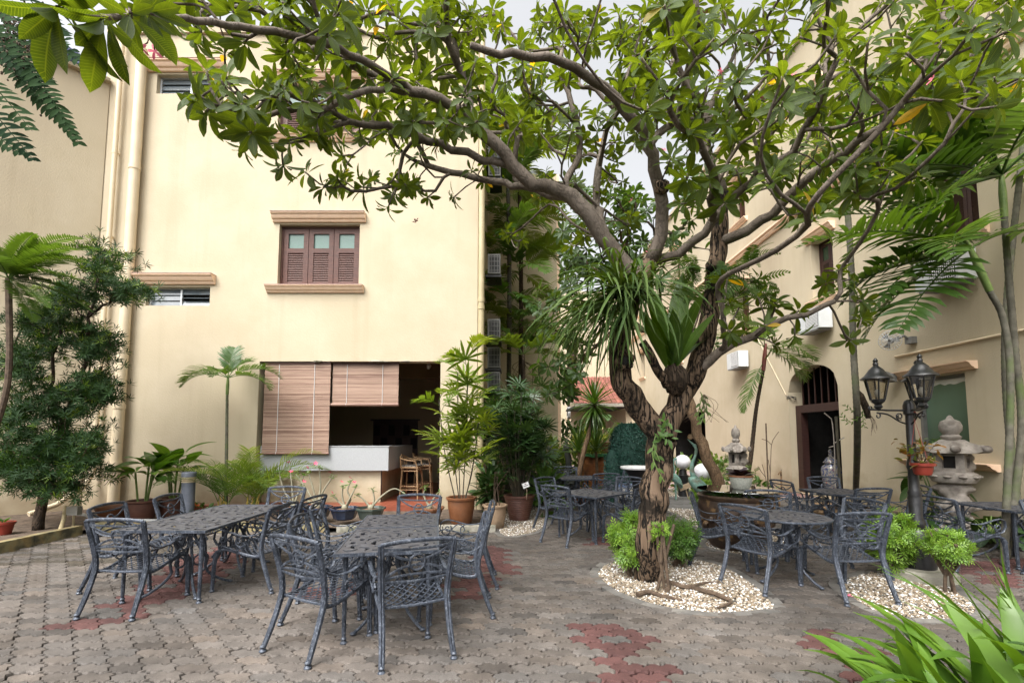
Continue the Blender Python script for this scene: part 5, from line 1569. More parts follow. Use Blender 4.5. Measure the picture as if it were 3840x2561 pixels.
tips += sample(1400, 0, 1800, 330, 4.3, 7.0, 80) + sample(1450, 0, 1800, 330, 2.9, 4.3, 22) + sample(1540, 200, 1900, 500, 3.3, 6.2, 58) + sample(1800, -40, 2351, 260, 2.7, 5.8, 82) + sample(1860, 260, 2120, 420, 3.6, 5.4, 16) + sample(2100, 180, 2351, 270, 3.0, 4.6, 8)
tips += sample(1660, 620, 1990, 790, 4.4, 5.4, 15) + LIM([(1700, 700, 4.8), (1740, 680, 4.8), (1960, 640, 4.6), (1925, 620, 4.7), (1990, 690, 4.5), (1780, 790, 4.9)])
tips += sample(500, -700, 2351, -60, 2.4, 6.0, 70)
c_ = np.array(PD(1540, 500, 5.0))
tips.sort(key=lambda p: np.linalg.norm(np.array(p) - c_) + rng.uniform(-.5, .5))
nlt = len(spline(trunk, .13)) + 8
N_, PA_, rad_, kids_, tipn_, dirs_, nl_ = grow(limbs, tips, .13, .33, .07, expo=2.42, tip_r=.0085, lift=.22, min_node=nlt)
for i in range(len(N_)):                                          # the old trunk is stouter than its twigs alone imply
    z = N_[i][2]
pass
tree = thing('frangipani_tree', 'big spreading frangipani tree with thick forked trunk over the courtyard', 'tree')
rr_ = rad_.copy()
# stout lower stems with flare, set from the photo: trunk about 0.32 m across, stems about 0.26 m
chain_t = range(0, len(spline(trunk, .13)))
lens = [len(spline(l, .13)) for l in limbs]
idx = 0
starts = []
for k, l in enumerate(lens):
    starts.append(idx); idx += l if k == 0 else l - 1
def setr(k, r0, r1):
    s, l = starts[k], lens[k] if k == 0 else lens[k] - 1
    for q in range(l): rr_[s + q] = max(rr_[s + q], r0 + (r1 - r0) * q / max(1, l - 1)) if k > 2 else r0 + (r1 - r0) * q / max(1, l - 1)
setr(0, .148, .155); setr(1, .132, .095); setr(2, .125, .09); setr(3, .064, .016); setr(4, .075, .026); setr(5, .055, .022); setr(6, .062, .02); setr(7, .062, .016); setr(8, .06, .022); setr(9, .05, .025)
rr_[0], rr_[1] = .185, .16
thick, thin = MB(), MB()
def rough_tube(pts, rads, n=18, amp=.06, seed=0):
    """trunk with lumps and furrows in the mesh itself"""
    from mathutils import noise
    b = MB(); b.tube(pts, rads, n)
    out = []
    pts_ = [Vector(p) for p in pts]
    for i, v in enumerate(b.v):
        c = pts_[min(len(pts_) - 1, i // n)]
        d = Vector(v) - c
        q = noise.noise(Vector(v) * 4.5) * amp * 1.3 + noise.noise(Vector((v[0] * 16, v[1] * 16, v[2] * 3))) * amp
        out.append(tuple(c + d * (1 + q)))
    b.v = out
    return b
for k in (0, 1, 2):
    s = starts[k]
    ch = list(range(s, s + (lens[k] if k == 0 else lens[k] - 1)))
    pts = [N_[i] for i in ch]; rs = [rr_[i] for i in ch]
    if k: pts = [N_[PA_[ch[0]]]] + pts; rs = [rs[0]] + rs
    p2 = spline([np.r_[p, r] for p, r in zip(pts, rs)], .05)
    rough_tube([p[:3] for p in p2], [p[3] for p in p2]).build(['trunk', 'left_stem', 'right_stem'][k], BARK, tree, ang=None)
donei = set(range(0, starts[3]))
for k in range(3, len(limbs)):
    s = starts[k]
    ch = list(range(s, s + lens[k] - 1))
    pts = [N_[PA_[ch[0]]]] + [N_[i] for i in ch]; rs = [rr_[ch[0]] * 1.1] + [rr_[i] for i in ch]
    MB().tube(pts, rs, 10).build('bough', BARK_L, tree, ang=None)
    donei |= set(ch)
tw = MB()
stack = []
for i in range(len(N_)):
    if i not in donei and PA_[i] in donei: stack.append(i)
while stack:
    i = stack.pop(); chain = [PA_[i], i]; cur = i
    while kids_[cur]:
        ks = sorted(kids_[cur], key=lambda k: -rad_[k])
        stack += ks[1:]; cur = ks[0]; chain.append(cur)
    rs = [rad_[c] for c in chain]; rs[0] = rs[1]
    tw.tube([N_[c] for c in chain], rs, 6)
tag(tw.build('twigs', BARK_L, tree, ang=None), kind='stuff')
# cut stub, knots and hollow on the trunk
stub = LIM([(1572, 915, 5.2), (1540, 885, 5.12), (1510, 850, 5.05), (1488, 805, 5.0), (1474, 785, 5.0)])
rough_tube(spline(stub, .04), [.05] * len(spline(stub, .04)), 10, .1).build('cut_stub', BARK, tree)
kn = MB()
c = PD(1432, 828, 5.0); kn.tube([c + Vector((.075 * math.cos(w), -.05 - .02 * math.sin(w), .085 * math.sin(w))) for w in np.linspace(0, 2 * PI, 18, endpoint=False)], [.034 + .012 * math.sin(k * 2.1) for k in range(18)], 8, closed=True)
kn.build('knot_hole', BARK, tree)
MB().blob(tuple(c + Vector((0, -.035, 0))), (.055, .03, .07)).build('hollow', W_DARK, tree)
for x, y, Y, r in ((1640, 612, 5.25, .10), (1520, 430, 4.72, .085)):
    MB().blob(tuple(PD(x, y, Y)), (r, r * .8, r * .9), 12, 8, .12).build('burl', BARK, tree)
LV = []
for tp, d in zip(tipn_, dirs_):
    n = rng.randint(8, 13)
    p = N_[tp]
    L = rng.uniform(.17, .245)
    u, v, dep = proj(p)
    dr = .25 if u < 1500 * KD else .12
    if v / KD > 600: L *= .9
    near = dep < 2.1 and u < 700
    if near: L, n, d, dr = .29, 10, np.array((-.2, -.3, -1.0)), .7
    for m in rosette(p, Vector(d) + Vector((0, 0, .35)), n, L, FT, (42, 98) if not near else (25, 100), rng, dr): LV.append((m, rng.randrange(4), rng.random(), dep))
def seen(m):
    u, v, d = proj((m[0, 3], m[1, 3], m[2, 3]))
    return (d if 0 < u < 3840 and 0 < v < 2561 else 99) / np.linalg.norm(m[:3, 1])
LV.sort(key=lambda q: seen(q[0]))
fme = []
for t in range(4):
    for r_ in (.05, .35, .65, .9):
        V, F, U = FT[t]
        fme.append(raw_mesh('leaf', V, F, FR_LEAF, True, {'rnd': np.full(len(V), r_)}, U))
for (m, t, r_, d) in LV[:300]:
    o = link('leaf', fme[t * 4 + int(r_ * 4)], tree)
    o.matrix_world = Matrix(m.tolist())
for t in range(4): pass
parts = [scatter(FT[t], [q[0] for q in LV[300:] if q[1] == t], [q[2] for q in LV[300:] if q[1] == t]) for t in range(4)]
V, F, U, A = joinraw(parts)
tag(link('crown', raw_mesh('crown', V, F, FR_LEAF, True, {'rnd': A}, U), tree), kind='stuff')
# blossoms
def petal_flower(r):
    b = MB()
    for k in range(5):
        w = 2 * PI * k / 5
        c, s = math.cos(w), math.sin(w)
        pts = []
        for t, wd in ((0, .12), (.35, .34), (.75, .40), (1, .08)):
            z = .25 * t * t
            for sg in (-1, 1):
                x, y = r * t, sg * r * wd * .5 + r * .12 * t
                pts.append((x * c - y * s, x * s + y * c, z * r))
        b.add(pts, [(0, 2, 3, 1), (2, 4, 5, 3), (4, 6, 7, 5)])
    return b
PF = petal_flower(.045).mesh('blossom', PINKF)
YF = mat('yellow_throat', (.75, .35, .05), rough=.6)
fl = [(1745, 8), (0, 0)]
for (x, y, Y) in ((1745 / 1.0, 225, 3.4), (2140, 182, 3.3), (2275, 203, 3.2), (355, 118, 2.5), (325, 110, 2.45), (375, 125, 2.55), (330, 60, 2.45), (955, 508, 5.2), (1655, 165, 5.0), (1700, 190, 5), (1590, 300, 5.2), (1450, 460, 6), (760, 100, 3.6), (1620, 30, 4.5), (1490, 580, 5.6), (1010, 230, 5), (1365, 430, 6.2), (1800, 75, 4.4), (1525, 345, 5.5), (1820, 175, 4.2)):
    p = PD(x, y, Y)
    o = link('blossom', PF, tree, p, (rng.uniform(-1.2, 1.2), rng.uniform(-1.2, 1.2), rng.uniform(0, 6)))
fs_ = MB()
for a, b2 in (((345, 75, 2.45), (325, 108, 2.45)), ((350, 80, 2.48), (372, 122, 2.54)), ((345, 78, 2.46), (355, 115, 2.5)), ((2150, 245, 3.4), (2140, 188, 3.3)), ((2150, 245, 3.4), (2170, 235, 3.35))):
    fs_.tube([PD(*a), (PD(*a) + PD(*b2)) / 2 + Vector((.01, 0, -.02)), PD(*b2)], .0035, 5)
fs_.build('flower_stalks', STEM_B, tree)
# fallen blossom on the pavers
fb = tag(link('fallen_blossom', petal_flower(.05).mesh('fallen_blossom', PINKF), None, G(3180, 2236) + Vector((0, 0, .012)), (.2, .1, .4)), 'pink blossom lying on the pavers by the lamp gravel', 'flower')

# roots on the gravel
for i, (pts, lab) in enumerate((([(2500, 2190), (2580, 2215), (2640, 2195), (2700, 2185)], 'thick brown root crossing the pebbles beside the trunk'), ([(2390, 2240), (2430, 2232), (2480, 2242), (2560, 2255)], 'short brown root at the lower edge of the tree gravel'), ([(2600, 2215), (2680, 2240), (2740, 2265), (2690, 2285)], 'curled brown root at the tip of the tree gravel'), ([(2500, 2225), (2510, 2210), (2505, 2195)], 'stub of root beside the small shrub stems'))):
    stray('root', [(*G(u, v)[:2], .028 + .012 * math.sin(k * 1.7)) for k, (u, v) in enumerate(pts)], .03, STEM_B, lab, 'root')
# ================================================================== palms, ferns, shrubs
def strip(b, pts, ws, side, fold=0.0):
    """flat blade along pts with widths ws; side = across direction; folded along the midline"""
    n = len(pts); vs = []
    up = Vector((0, 0, 1))
    for p, w in zip(pts, ws):
        p = Vector(p)
        vs += [p - side * w / 2 + up * fold * w, p, p + side * w / 2 + up * fold * w]
    fs = []
    for i in range(n - 1):
        for s in (0, 1): fs.append((i*3+s, i*3+s+1, i*3+s+4, i*3+s+3))
    b.add(vs, fs)
def frond_mesh(name, m, L=1.2, n=26, ll=.35, lw=.03, arch=.9, drop=.35, stem=.18, r=.009, vang=.35, rand=None, mstem=None, tipscale=.35, ruffle=.12, fwd=.75):
    """pinnate leaf in local space: starts at the origin along +y, arching down"""
    q = rand or rng
    b = MB()
    pts = []
    p = Vector((0, 0, 0)); a = 0.0
    K = 24
    for k in range(K + 1):
        pts.append(p.copy())
        t = k / K
        a = -arch * t ** 1.3
        p = p + Vector((0, math.cos(a), math.sin(a))) * (L / K)
    b.tube(pts, [r * (1 - .85 * k / K) + .0012 for k in range(K + 1)], 5)
    for i in range(n):
        t = stem + (1 - stem) * (i + .5) / n
        f = t * K; k = min(K - 1, int(f)); base = pts[k].lerp(pts[k + 1], f - k)
        tan = (pts[k + 1] - pts[k]).normalized()
        up = Vector((1, 0, 0)).cross(tan)
        prof = math.sin(PI * min(1, (t - stem) / (1 - stem) * .80 + .20)) ** .6
        l = ll * max(tipscale * .6, prof) * q.uniform(.88, 1.08)
        for s in (-1, 1):
            if q.random() < .03: continue
            d = (Vector((s, 0, 0)) * math.cos(fwd * (.6 + .6 * t)) + tan * math.sin(fwd * (.6 + .6 * t)) + up * (vang + q.gauss(0, ruffle))).normalized()
            pp = [base]; dd = d.copy()
            for j in range(3):
                dd = (dd + Vector((0, 0, -drop * (j + .6) / 3 * q.uniform(.7, 1.3)))).normalized()
                pp.append(pp[-1] + dd * l / 3)
            side = d.cross(up).normalized()
            strip(b, pp, [lw * .45, lw, lw * .85, lw * .06], side, .12)
    return b.mesh(name, m, True, None)
def fan_mesh(name, m, r=.28, n=9, w=.032, spread=250, drop=.25, pet=.25, rand=None):
    q = rand or rng
    b = MB()
    b.tube([(0, 0, 0), (0, pet * .5, .02), (0, pet, 0)], .004, 5)
    for i in range(n):
        a = R(-spread / 2 + spread * i / (n - 1)) + q.gauss(0, .05)
        d = Vector((math.sin(a), math.cos(a), .15 + q.gauss(0, .06))).normalized()
        pp = [Vector((0, pet, 0))]
        dd = d.copy(); l = r * q.uniform(.85, 1.1) * (1 - .15 * abs(a) / PI)
        for j in range(4):
            dd = (dd + Vector((0, 0, -drop * j / 4))).normalized(); pp.append(pp[-1] + dd * l / 4)
        strip(b, pp, [w * .25, w * .8, w, w * .8, w * .1], d.cross(Vector((0, 0, 1))).normalized(), .15)
    return b.mesh(name, m, True, None)
def strap_mesh(name, m, L, w, elev, droop, n=8, twist=0.0, fold=.18, tip=.5):
    b = MB(); pts = []; p = Vector((0, 0, 0)); a = elev
    for k in range(n + 1):
        pts.append(p.copy()); a -= droop * (k / n) * 2 / n
        p = p + Vector((0, math.cos(a), math.sin(a))) * L / n
    ws = [w * (.55 + .45 * min(1, k / n * 4)) * (1 - max(0, (k / n - tip) / (1 - tip)) ** 2.2 * .96) for k in range(n + 1)]
    strip(b, pts, ws, Vector((math.cos(twist), 0, math.sin(twist))), fold)
    return b.mesh(name, m, True, None)
def put(name, me, parent, loc, az, pitch=0.0, roll=0.0, s=1.0):
    """leaf with local +y turned to azimuth az (from +Y to +X) and tilted up by pitch"""
    o = link(name, me, parent)
    o.matrix_basis = Matrix.Translation(loc) @ Matrix.Rotation(-az, 4, 'Z') @ Matrix.Rotation(pitch, 4, 'X') @ Matrix.Rotation(roll, 4, 'Y') @ Matrix.Scale(s, 4)
    return o
def ringed_trunk(parent, pts, r0, r1, m=None, ring=.09, name='trunk'):
    p = spline(pts, ring / 3)
    n = len(p)
    rs = [(r0 + (r1 - r0) * i / n) * (1.07 if i % 3 == 0 else 1) for i in range(n)]
    return MB().tube(p, rs, 10).build(name, m or PALMT, parent, ang=None)
PALM_D = leafmat('palm_leaf', (.035, .08, .014), (.075, .135, .024), trans=.38, rough=.35, tcol=(2.0, 1.9, .5))
PALM_Y = leafmat('areca_leaf', (.085, .15, .022), (.17, .23, .035), trans=.35, rough=.4, tcol=(1.8, 1.6, .5))
PALM_M = leafmat('mid_palm_leaf', (.045, .10, .02), (.09, .16, .03), trans=.35, rough=.4, tcol=(2.0, 1.8, .5))
PALM_BR = leafmat('dry_frond', (.20, .085, .03), (.26, .12, .05), trans=.3, rough=.7, tcol=(1.5, 1.2, .8))
RHAP_B = leafmat('bright_fan_leaf', (.09, .17, .02), (.20, .27, .035), trans=.38, rough=.4, tcol=(1.8, 1.6, .5))
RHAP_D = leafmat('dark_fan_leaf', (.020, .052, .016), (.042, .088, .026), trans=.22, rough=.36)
LILY = leafmat('lily_leaf', (.06, .135, .014), (.11, .205, .022), trans=.35, rough=.38, tcol=(1.7, 1.6, .5))
STRAPL = leafmat('hanging_strap_leaf', (.035, .075, .016), (.085, .13, .032), trans=.25, rough=.65, spec=.25)
NEST = leafmat('nest_fern_leaf', (.045, .10, .012), (.07, .14, .018), trans=.4, rough=.35, tcol=(2.0, 1.9, .4), veins=.25, vein_n=40)
ARALIA = leafmat('aralia_leaf', (.10, .21, .02), (.21, .34, .04), trans=.32, rough=.45, tcol=(1.7, 1.6, .5))
PODO = leafmat('podocarpus_leaf', (.012, .036, .010), (.028, .066, .016), trans=.2, rough=.65, spec=.25)
PODO_Y = leafmat('young_podocarpus_leaf', (.09, .17, .02), (.15, .22, .03), trans=.3, rough=.4)
BROAD = leafmat('broad_leaf', (.045, .11, .022), (.085, .17, .03), trans=.3, rough=.35, veins=.3, vein_n=14)
BROAD_D = leafmat('broad_dark_leaf', (.018, .05, .014), (.04, .085, .02), trans=.25, rough=.35, veins=.25, vein_n=14)
FERN = leafmat('fern_leaf', (.05, .11, .018), (.10, .18, .03), trans=.35, rough=.5)
WILD = leafmat('mixed_shrub_leaf', (.05, .12, .02), (.19, .26, .04), trans=.3, rough=.45)
RUSTL = leafmat('rusty_leaf', (.20, .055, .02), (.12, .14, .03), trans=.3, rough=.5)
PURPLE = leafmat('purple_leaf', (.018, .010, .016), (.035, .016, .024), trans=.12, rough=.4)
TOPI = leafmat('topiary_leaf', (.008, .045, .032), (.018, .085, .058), trans=.1, rough=.5)
CYC = leafmat('cycad_leaf', (.035, .085, .014), (.09, .16, .03), trans=.3, rough=.4)

# --- tall palms on the right
def palm(loc, pts, r0, r1, crown, label, m, L, n, ll, lw, azs, name='palm_tree', shaft=True, drop=.26, tmat=None):
    t = thing(name, label, 'palm tree', loc)
    rel = [tuple(Vector(p) - Vector(loc)) for p in pts]
    ringed_trunk(t, rel, r0, r1, tmat)
    top = Vector(rel[-1]); d = (Vector(rel[-1]) - Vector(rel[-2])).normalized()
    if shaft: MB().tube([top, top + d * .35, top + d * .7], [r1 * 1.15, r1 * 1.25, r1 * .6], 10).build('crown_shaft', STEM_G, t)
    c = top + d * (.6 if shaft else .05)
    for i, (az, pi, sc, ar) in enumerate(azs):
        me = frond_mesh('frond', m, L * sc, n, ll, lw, ar, drop, .16, .014 * L / 1.8, .3, fwd=.55)
        put('frond', me, t, c, R(az), R(pi), rng.gauss(0, .25))
    return t
p0 = G(3790, 2150); pb = Vector((6.55, 6.3, 0))
palm((6.62, 6.35, 0), [(6.72, 6.35, 0), PD(2345, 1000, 6.2), PD(2330, 800, 6.1), PD(2318, 660, 6.0), PD(2306, 500, 6.0)], .046, .035, None, 'tall slim palm with drooping dark fronds by the right wall', PALM_D, 2.4, 22, .62, .078,
     [(-78, 40, 1.0, 1.1), (-88, 30, 1.1, .5), (-105, 62, 1.0, .8), (-82, 22, 1.05, .6), (-110, -15, .9, .5), (-95, 52, 1.05, .9), (-70, 12, 1.1, .7), (-100, 8, 1.0, .7), (-62, -6, .95, 1.0), (-120, 48, .9, 1.5), (-45, 55, 1.0, 1.2), (60, 40, .9, 1.2), (150, 40, .9, 1.3), (-150, 30, .8, 1.3), (-85, 65, .9, 1.0), (10, 30, .9, 1.2)])
palm((6.3, 6.0, 0), [(6.32, 6.0, 0), PD(2320, 900, 5.8), PD(2305, 740, 5.75), PD(2272, 668, 5.7)], .042, .034, None, 'shorter slim palm with arching fronds beside the stone lantern', PALM_D, 1.9, 21, .52, .068,
     [(-80, 25, 1.05, .8), (-75, 42, 1.1, 1.0), (-100, 12, 1.1, .6), (-78, -8, 1.05, .5), (-112, -28, 1.0, .5), (-70, 60, .9, .9), (-95, -12, .95, .9), (-65, 5, .85, 1.2), (-125, 10, .8, 1.2), (30, 40, .9, 1.2), (90, 30, .8, 1.2), (-60, -25, .85, .8)])
palm((7.55, 6.9, 0), [(7.55, 6.9, 0), (7.55, 6.9, 3), PD(2349, 330, 6.9)], .05, .04, None, 'palm with yellow-green fronds high against the right wall', PALM_Y, 2.2, 28, .6, .05,
     [(-85, 30, 1, 1.2), (-60, 10, 1, 1.1), (-110, 0, 1, 1.0), (60, 30, 1, 1.2), (150, 20, .9, 1.2), (-20, 50, .9, 1.1)])
# thin palm stem in front of the door wall, with its orchid
tp = thing('palm_tree', 'very slim bare-stemmed palm in front of the wall beside the doorway', 'palm tree', (5.55, 8.6, 0))
st = [G(3208, 1880), P(3215, 1600, 8.55), P(3200, 1300, 8.5), P(3192, 1000, 8.45), P(3172, 700, 8.4), P(3165, 560, 8.4)]
ringed_trunk(tp, [Vector(p) - Vector((5.55, 8.6, 0)) for p in st], .062, .05)
c = Vector(st[-1]) - Vector((5.55, 8.6, 0))
for az, pi in ((-90, 30), (60, 35), (150, 30), (-160, 20), (0, 40), (100, -10)):
    put('frond', frond_mesh('frond', PALM_Y, 1.6, 24, .4, .035, 1.1, .4), tp, c, R(az), R(pi))
for (az, pi, l) in ((-80, -50, .6), (90, -60, .5), (20, -65, .55)):
    put('dry_frond', frond_mesh('dry_frond', PALM_BR, l, 14, .2, .012, .5, .5), tp, c - Vector((0, 0, .05)), R(az), R(pi))
oc = thing('orchid', 'epiphytic orchid with trailing leafy stems on the slim palm', 'orchid', tuple(P(3225, 1540, 8.42)))
MB().tube([(-.07, .02, .42), (-.01, -.05, .28), (.06, -.07, .05), (.10, -.06, -.14)], [.035, .05, .06, .04], 9).build('bark_mount', BARK_D, oc)
LT2 = leaf_template(1, .34, 4, .12, .1, 'lance', .05)
def leafy_stem(parent, pts, m, L=.05, gap=.028, name='leafy_stem', stem=.004):
    p = spline(pts, gap)
    MB().tube(p, stem, 5).build(name, STEM_G, parent)
    Ms, rn = [], []
    for i in range(1, len(p) - 1):
        t = Vector(p[i + 1]) - Vector(p[i - 1])
        a = t.orthogonal().normalized()
        side = t.cross(Vector((0, 1, .3))).normalized() * (1 if i % 2 else -1)
        Ms.append(frame(p[i], side * .8 + t.normalized() * .7, Vector((0, -1, .5)), L * rng.uniform(.8, 1.15))); rn.append(rng.random())
    V, F, U, A = scatter(LT2, Ms, rn)
    tag(link('leaves', raw_mesh('leaves', V, F, m, True, {'rnd': A}, U), parent), kind='stuff')
for pts in (([(.02, -.05, .0), (-.12, -.08, -.15), (-.28, -.08, -.22), (-.38, -.08, -.12), (-.42, -.08, -.05)]), ([(.02, -.05, .05), (-.03, -.1, -.1), (-.02, -.1, -.25), (.0, -.1, -.33)]), ([(.05, -.05, .05), (.08, -.1, .0), (.2, -.1, .05), (.3, -.1, .02)]), ([(.0, -.05, .03), (-.14, -.09, .0), (-.27, -.09, .02), (-.34, -.09, .12)])):
    leafy_stem(oc, pts, FERN, .075, .035)
b = MB()
for k in range(9): b.tube(spline([(.06, -.06, .0), (.08 + rng.uniform(0, .14), -.08, -.18), (.06 + rng.uniform(0, .16), -.1, -.32 - rng.uniform(0, .15))], .05), .0022, 4)
b.build('air_roots', STEM_B, oc)

# --- small foxtail-like palm with red shaft
rp = thing('lipstick_palm', 'slim palm with dark stem and dropping light fronds by the wall', 'palm tree', (4.75, 11.6, 0))
st = [G(2795, 1862, 0) * 1.0, P(2820, 1600, 11.5), P(2850, 1440, 11.5), P(2868, 1370, 11.5)]
st = [(4.75 + .9, 11.6, 0), P(2808, 1760, 11.55), P(2835, 1540, 11.5), P(2862, 1390, 11.5)]
ringed_trunk(rp, [Vector(p) - Vector((4.75, 11.6, 0)) for p in st], .06, .04, BARK_D)
c = Vector(st[-1]) - Vector((4.75, 11.6, 0))
MB().tube([c, c + Vector((.05, 0, .35)), c + Vector((.09, 0, .7))], [.05, .055, .03], 8).build('red_shaft', mat('red_shaft', (.10, .015, .012), (.14, .03, .02), rough=.4), rp)
for az, pi, l, ar in ((-85, 62, 1.7, .9), (-60, 40, 1.6, 1.4), (85, 15, 1.5, 1.2), (80, -5, 1.35, .7), (-95, -58, 1.5, .3), (30, 55, 1.5, 1.2), (-150, 35, 1.3, 1.2), (95, -25, 1.3, .8)):
    put('frond', frond_mesh('frond', PALM_M, l, 34, .5, .036, ar, .35), rp, c + Vector((.06, 0, .3 if pi < -30 else .6)), R(az), R(pi))

# --- tall twin palms behind the corner
for i, (u, d, lab) in enumerate(((1908, 13.2, 'tall slender palm by the corner pipe of the bar building'), (1952, 13.6, 'tall slender palm standing just right of its twin'))):
    t = thing('palm_tree', lab, 'palm tree', tuple(P(u, 1840, d)))
    o = t.location.copy(); o.z = 0; t.location = o
    topv = (560, 620)[i]
    st = [P(u - 4, 1840, d), P(u, 1500, d), P(u + 2, 1000, d), P(u - 6, topv, d)]
    st[0].z = 0
    ringed_trunk(t, [Vector(p) - o for p in st], .075, .06, BARK_D if i else CANE)
    c = Vector(st[-1]) - o
    for k in range(9):
        az = -170 + k * 40 + rng.uniform(-12, 12)
        put('frond', frond_mesh('frond', PALM_Y, rng.uniform(1.9, 2.5), 28, .68, .075, rng.uniform(1.1, 1.5), .5), t, c, R(az), R(rng.uniform(5, 55)))
    fm_ = [frond_mesh('frond', q_, rng.uniform(1.6, 2.0), 26, .6, .07, 1.1, .45) for q_ in (PALM_M, PALM_Y, PALM_Y)]
    for dz in (1.5, 3.0, 4.7):
        for k in range(7): put('frond', fm_[k % 3], t, c - Vector((0, 0, dz + .4 * i)), R(-170 + k * 52 + rng.uniform(-20, 20)), R(rng.uniform(-5, 50)), rng.gauss(0, .3))
    if i == 0:
        put('dry_frond', frond_mesh('dry_frond', PALM_BR, 1.3, 18, .42, .03, .9, .5), t, Vector(P(1915, 1090, d)) - o, R(-100), R(5))
    else:
        b = MB()
        for q in range(14): 
            s = Vector(P(1955, 1350, d)) - o
            b.tube(spline([s, s + Vector((rng.uniform(-.3, .4), -.1, -.25)), s + Vector((rng.uniform(-.4, .6), -.15, -.55 - rng.uniform(0, .4)))], .1), .006, 4)
        b.build('flower_strands', STEM_B, t)
# mid-height palm between them with feathery light fronds
mp_ = thing('feather_palm', 'mid-height palm with spreading light green fronds in front of the rear wall', 'palm tree', tuple(Vector((P(1962, 1840, 12.3).x, 12.3, 0))))
o = mp_.location.copy()
c = Vector(P(1962, 1330, 12.3)) - o
ringed_trunk(mp_, [(0, 0, 0), tuple(c * .5 + Vector((.02, 0, 0))), tuple(c)], .06, .045, BARK_D)
for az, pi, l, ar in ((75, 70, 2.0, .5), (-85, 42, 1.8, 1.0), (-95, 10, 1.7, .9), (85, 35, 1.7, 1.0), (100, 8, 1.5, 1.0), (-60, 60, 1.6, 1.0), (20, 50, 1.6, 1.1), (-150, 30, 1.4, 1.2), (130, 30, 1.5, 1.1), (60, 50, 1.9, .7)):
    put('frond', frond_mesh('frond', PALM_Y if pi < 40 else PALM_M, l * 1.08, 28, .58, .065, ar, .4), mp_, c, R(az), R(pi))

# --- slim Manila palm against the facade
mn = thing('manila_palm', 'small single-stem palm standing against the facade left of the blinds', 'palm tree', tuple(Vector((P(848, 1900, 9.5).x, 9.5, .04))))
o = mn.location.copy()
c = Vector(P(852, 1480, 9.4)) - o
ringed_trunk(mn, [(0, 0, 0), tuple(c * .5), tuple(c)], .035, .026)
MB().tube([c, c + Vector((0, 0, .2)), c + Vector((0, 0, .42))], [.03, .033, .018], 8).build('crown_shaft', STEM_G, mn)
for az, pi, l, ar in ((-85, 32, 1.0, 1.5), (-110, 20, .85, 1.5), (80, 35, 1.05, 1.5), (95, 15, .95, 1.3), (-20, 75, .85, .9), (20, 60, .7, 1.0), (170, 25, .7, 1.3)):
    put('frond', frond_mesh('frond', PALM_M, l * 1.08, 34, .34, .026, ar, .35, .18, .008, .5), mn, c + Vector((0, 0, .35)), R(az), R(pi))
# --- areca clumps along the facade
def areca(u, v, Y, label, n, L, m, ll=.28, lw=.016, spread=1.0, azr=(-170, 170), stems=True, z=.05, name='areca_palm', pot=None):
    o = P(u, v, Y); o.z = z
    t = thing(name, label, 'palm', o)
    for k in range(n):
        az = azr[0] + (azr[1] - azr[0]) * (k + .5) / n + rng.uniform(-18, 18)
        l = L * rng.uniform(.7, 1.1)
        off = Vector((rng.uniform(-.12, .12), rng.uniform(-.1, .1), 0))
        h = rng.uniform(.15, .5) * L * .6
        lean = Vector((math.sin(R(az)), math.cos(R(az)), 0)) * h * .18
        if stems: MB().tube([off, off + lean * .4 + Vector((0, 0, h * .6)), off + lean + Vector((0, 0, h))], [.014, .012, .009], 6).build('stem', MATS['yellow_stem'], t)
        put('frond', frond_mesh('frond', m, l, 30, ll, lw, rng.uniform(1.2, 1.7) * spread, .4, .12, .007, .45), t, off + lean + Vector((0, 0, h)), R(az), R(rng.uniform(45, 75)), rng.gauss(0, .3))
    return t
mat('yellow_stem', (.32, .26, .05), (.42, .30, .06), scale=6, rough=.5)
areca(838, 1900, 9.2, 'feathery light palm clump under the slim facade palm', 12, 1.5, PALM_M, .34, .02, z=.06)
areca(945, 1880, 9.3, 'yellow-stemmed areca palm arching in front of the bar counter', 14, 1.75, PALM_Y, .34, .02, spread=1.0)
# --- palm-fern at the left edge
cy = thing('palm_fern', 'feathery cycad-like palm with thin brown stem at the left edge', 'palm', tuple(Vector((-6.95, 6.3, .05)) * 1))
o = Vector((-7.75, 6.9, .05)); cy.location = o
c = PD(20, 640, 6.9) - o
MB().tube(spline([(0, 0, 0), (-.15, 0, 1.2), tuple(c * .6 + Vector((.1, 0, 0))), tuple(c)], .15), .04, 8).build('trunk', STEM_B, cy)
for az, pi, l, ar in ((80, 50, 1.4, 1.1), (85, 62, 1.3, 1.2), (100, 38, 1.35, .9), (75, -8, 1.2, .6), (92, 12, 1.3, .7), (95, 25, 1.4, .7), (70, 5, .95, .7), (110, 70, .9, 1.0), (-80, 50, 1, 1.2), (100, -20, .95, .5), (60, 75, .8, .8), (150, 30, .9, 1.1), (85, 38, 1.2, .9), (100, -42, .9, .4), (180, 60, .8, 1), (-120, 20, .9, 1)):
    put('frond', frond_mesh('frond', CYC, l, 38, .22, .026, ar, .15, .1, .008, .25, ruffle=.05, fwd=.4), cy, c, R(az), R(pi))
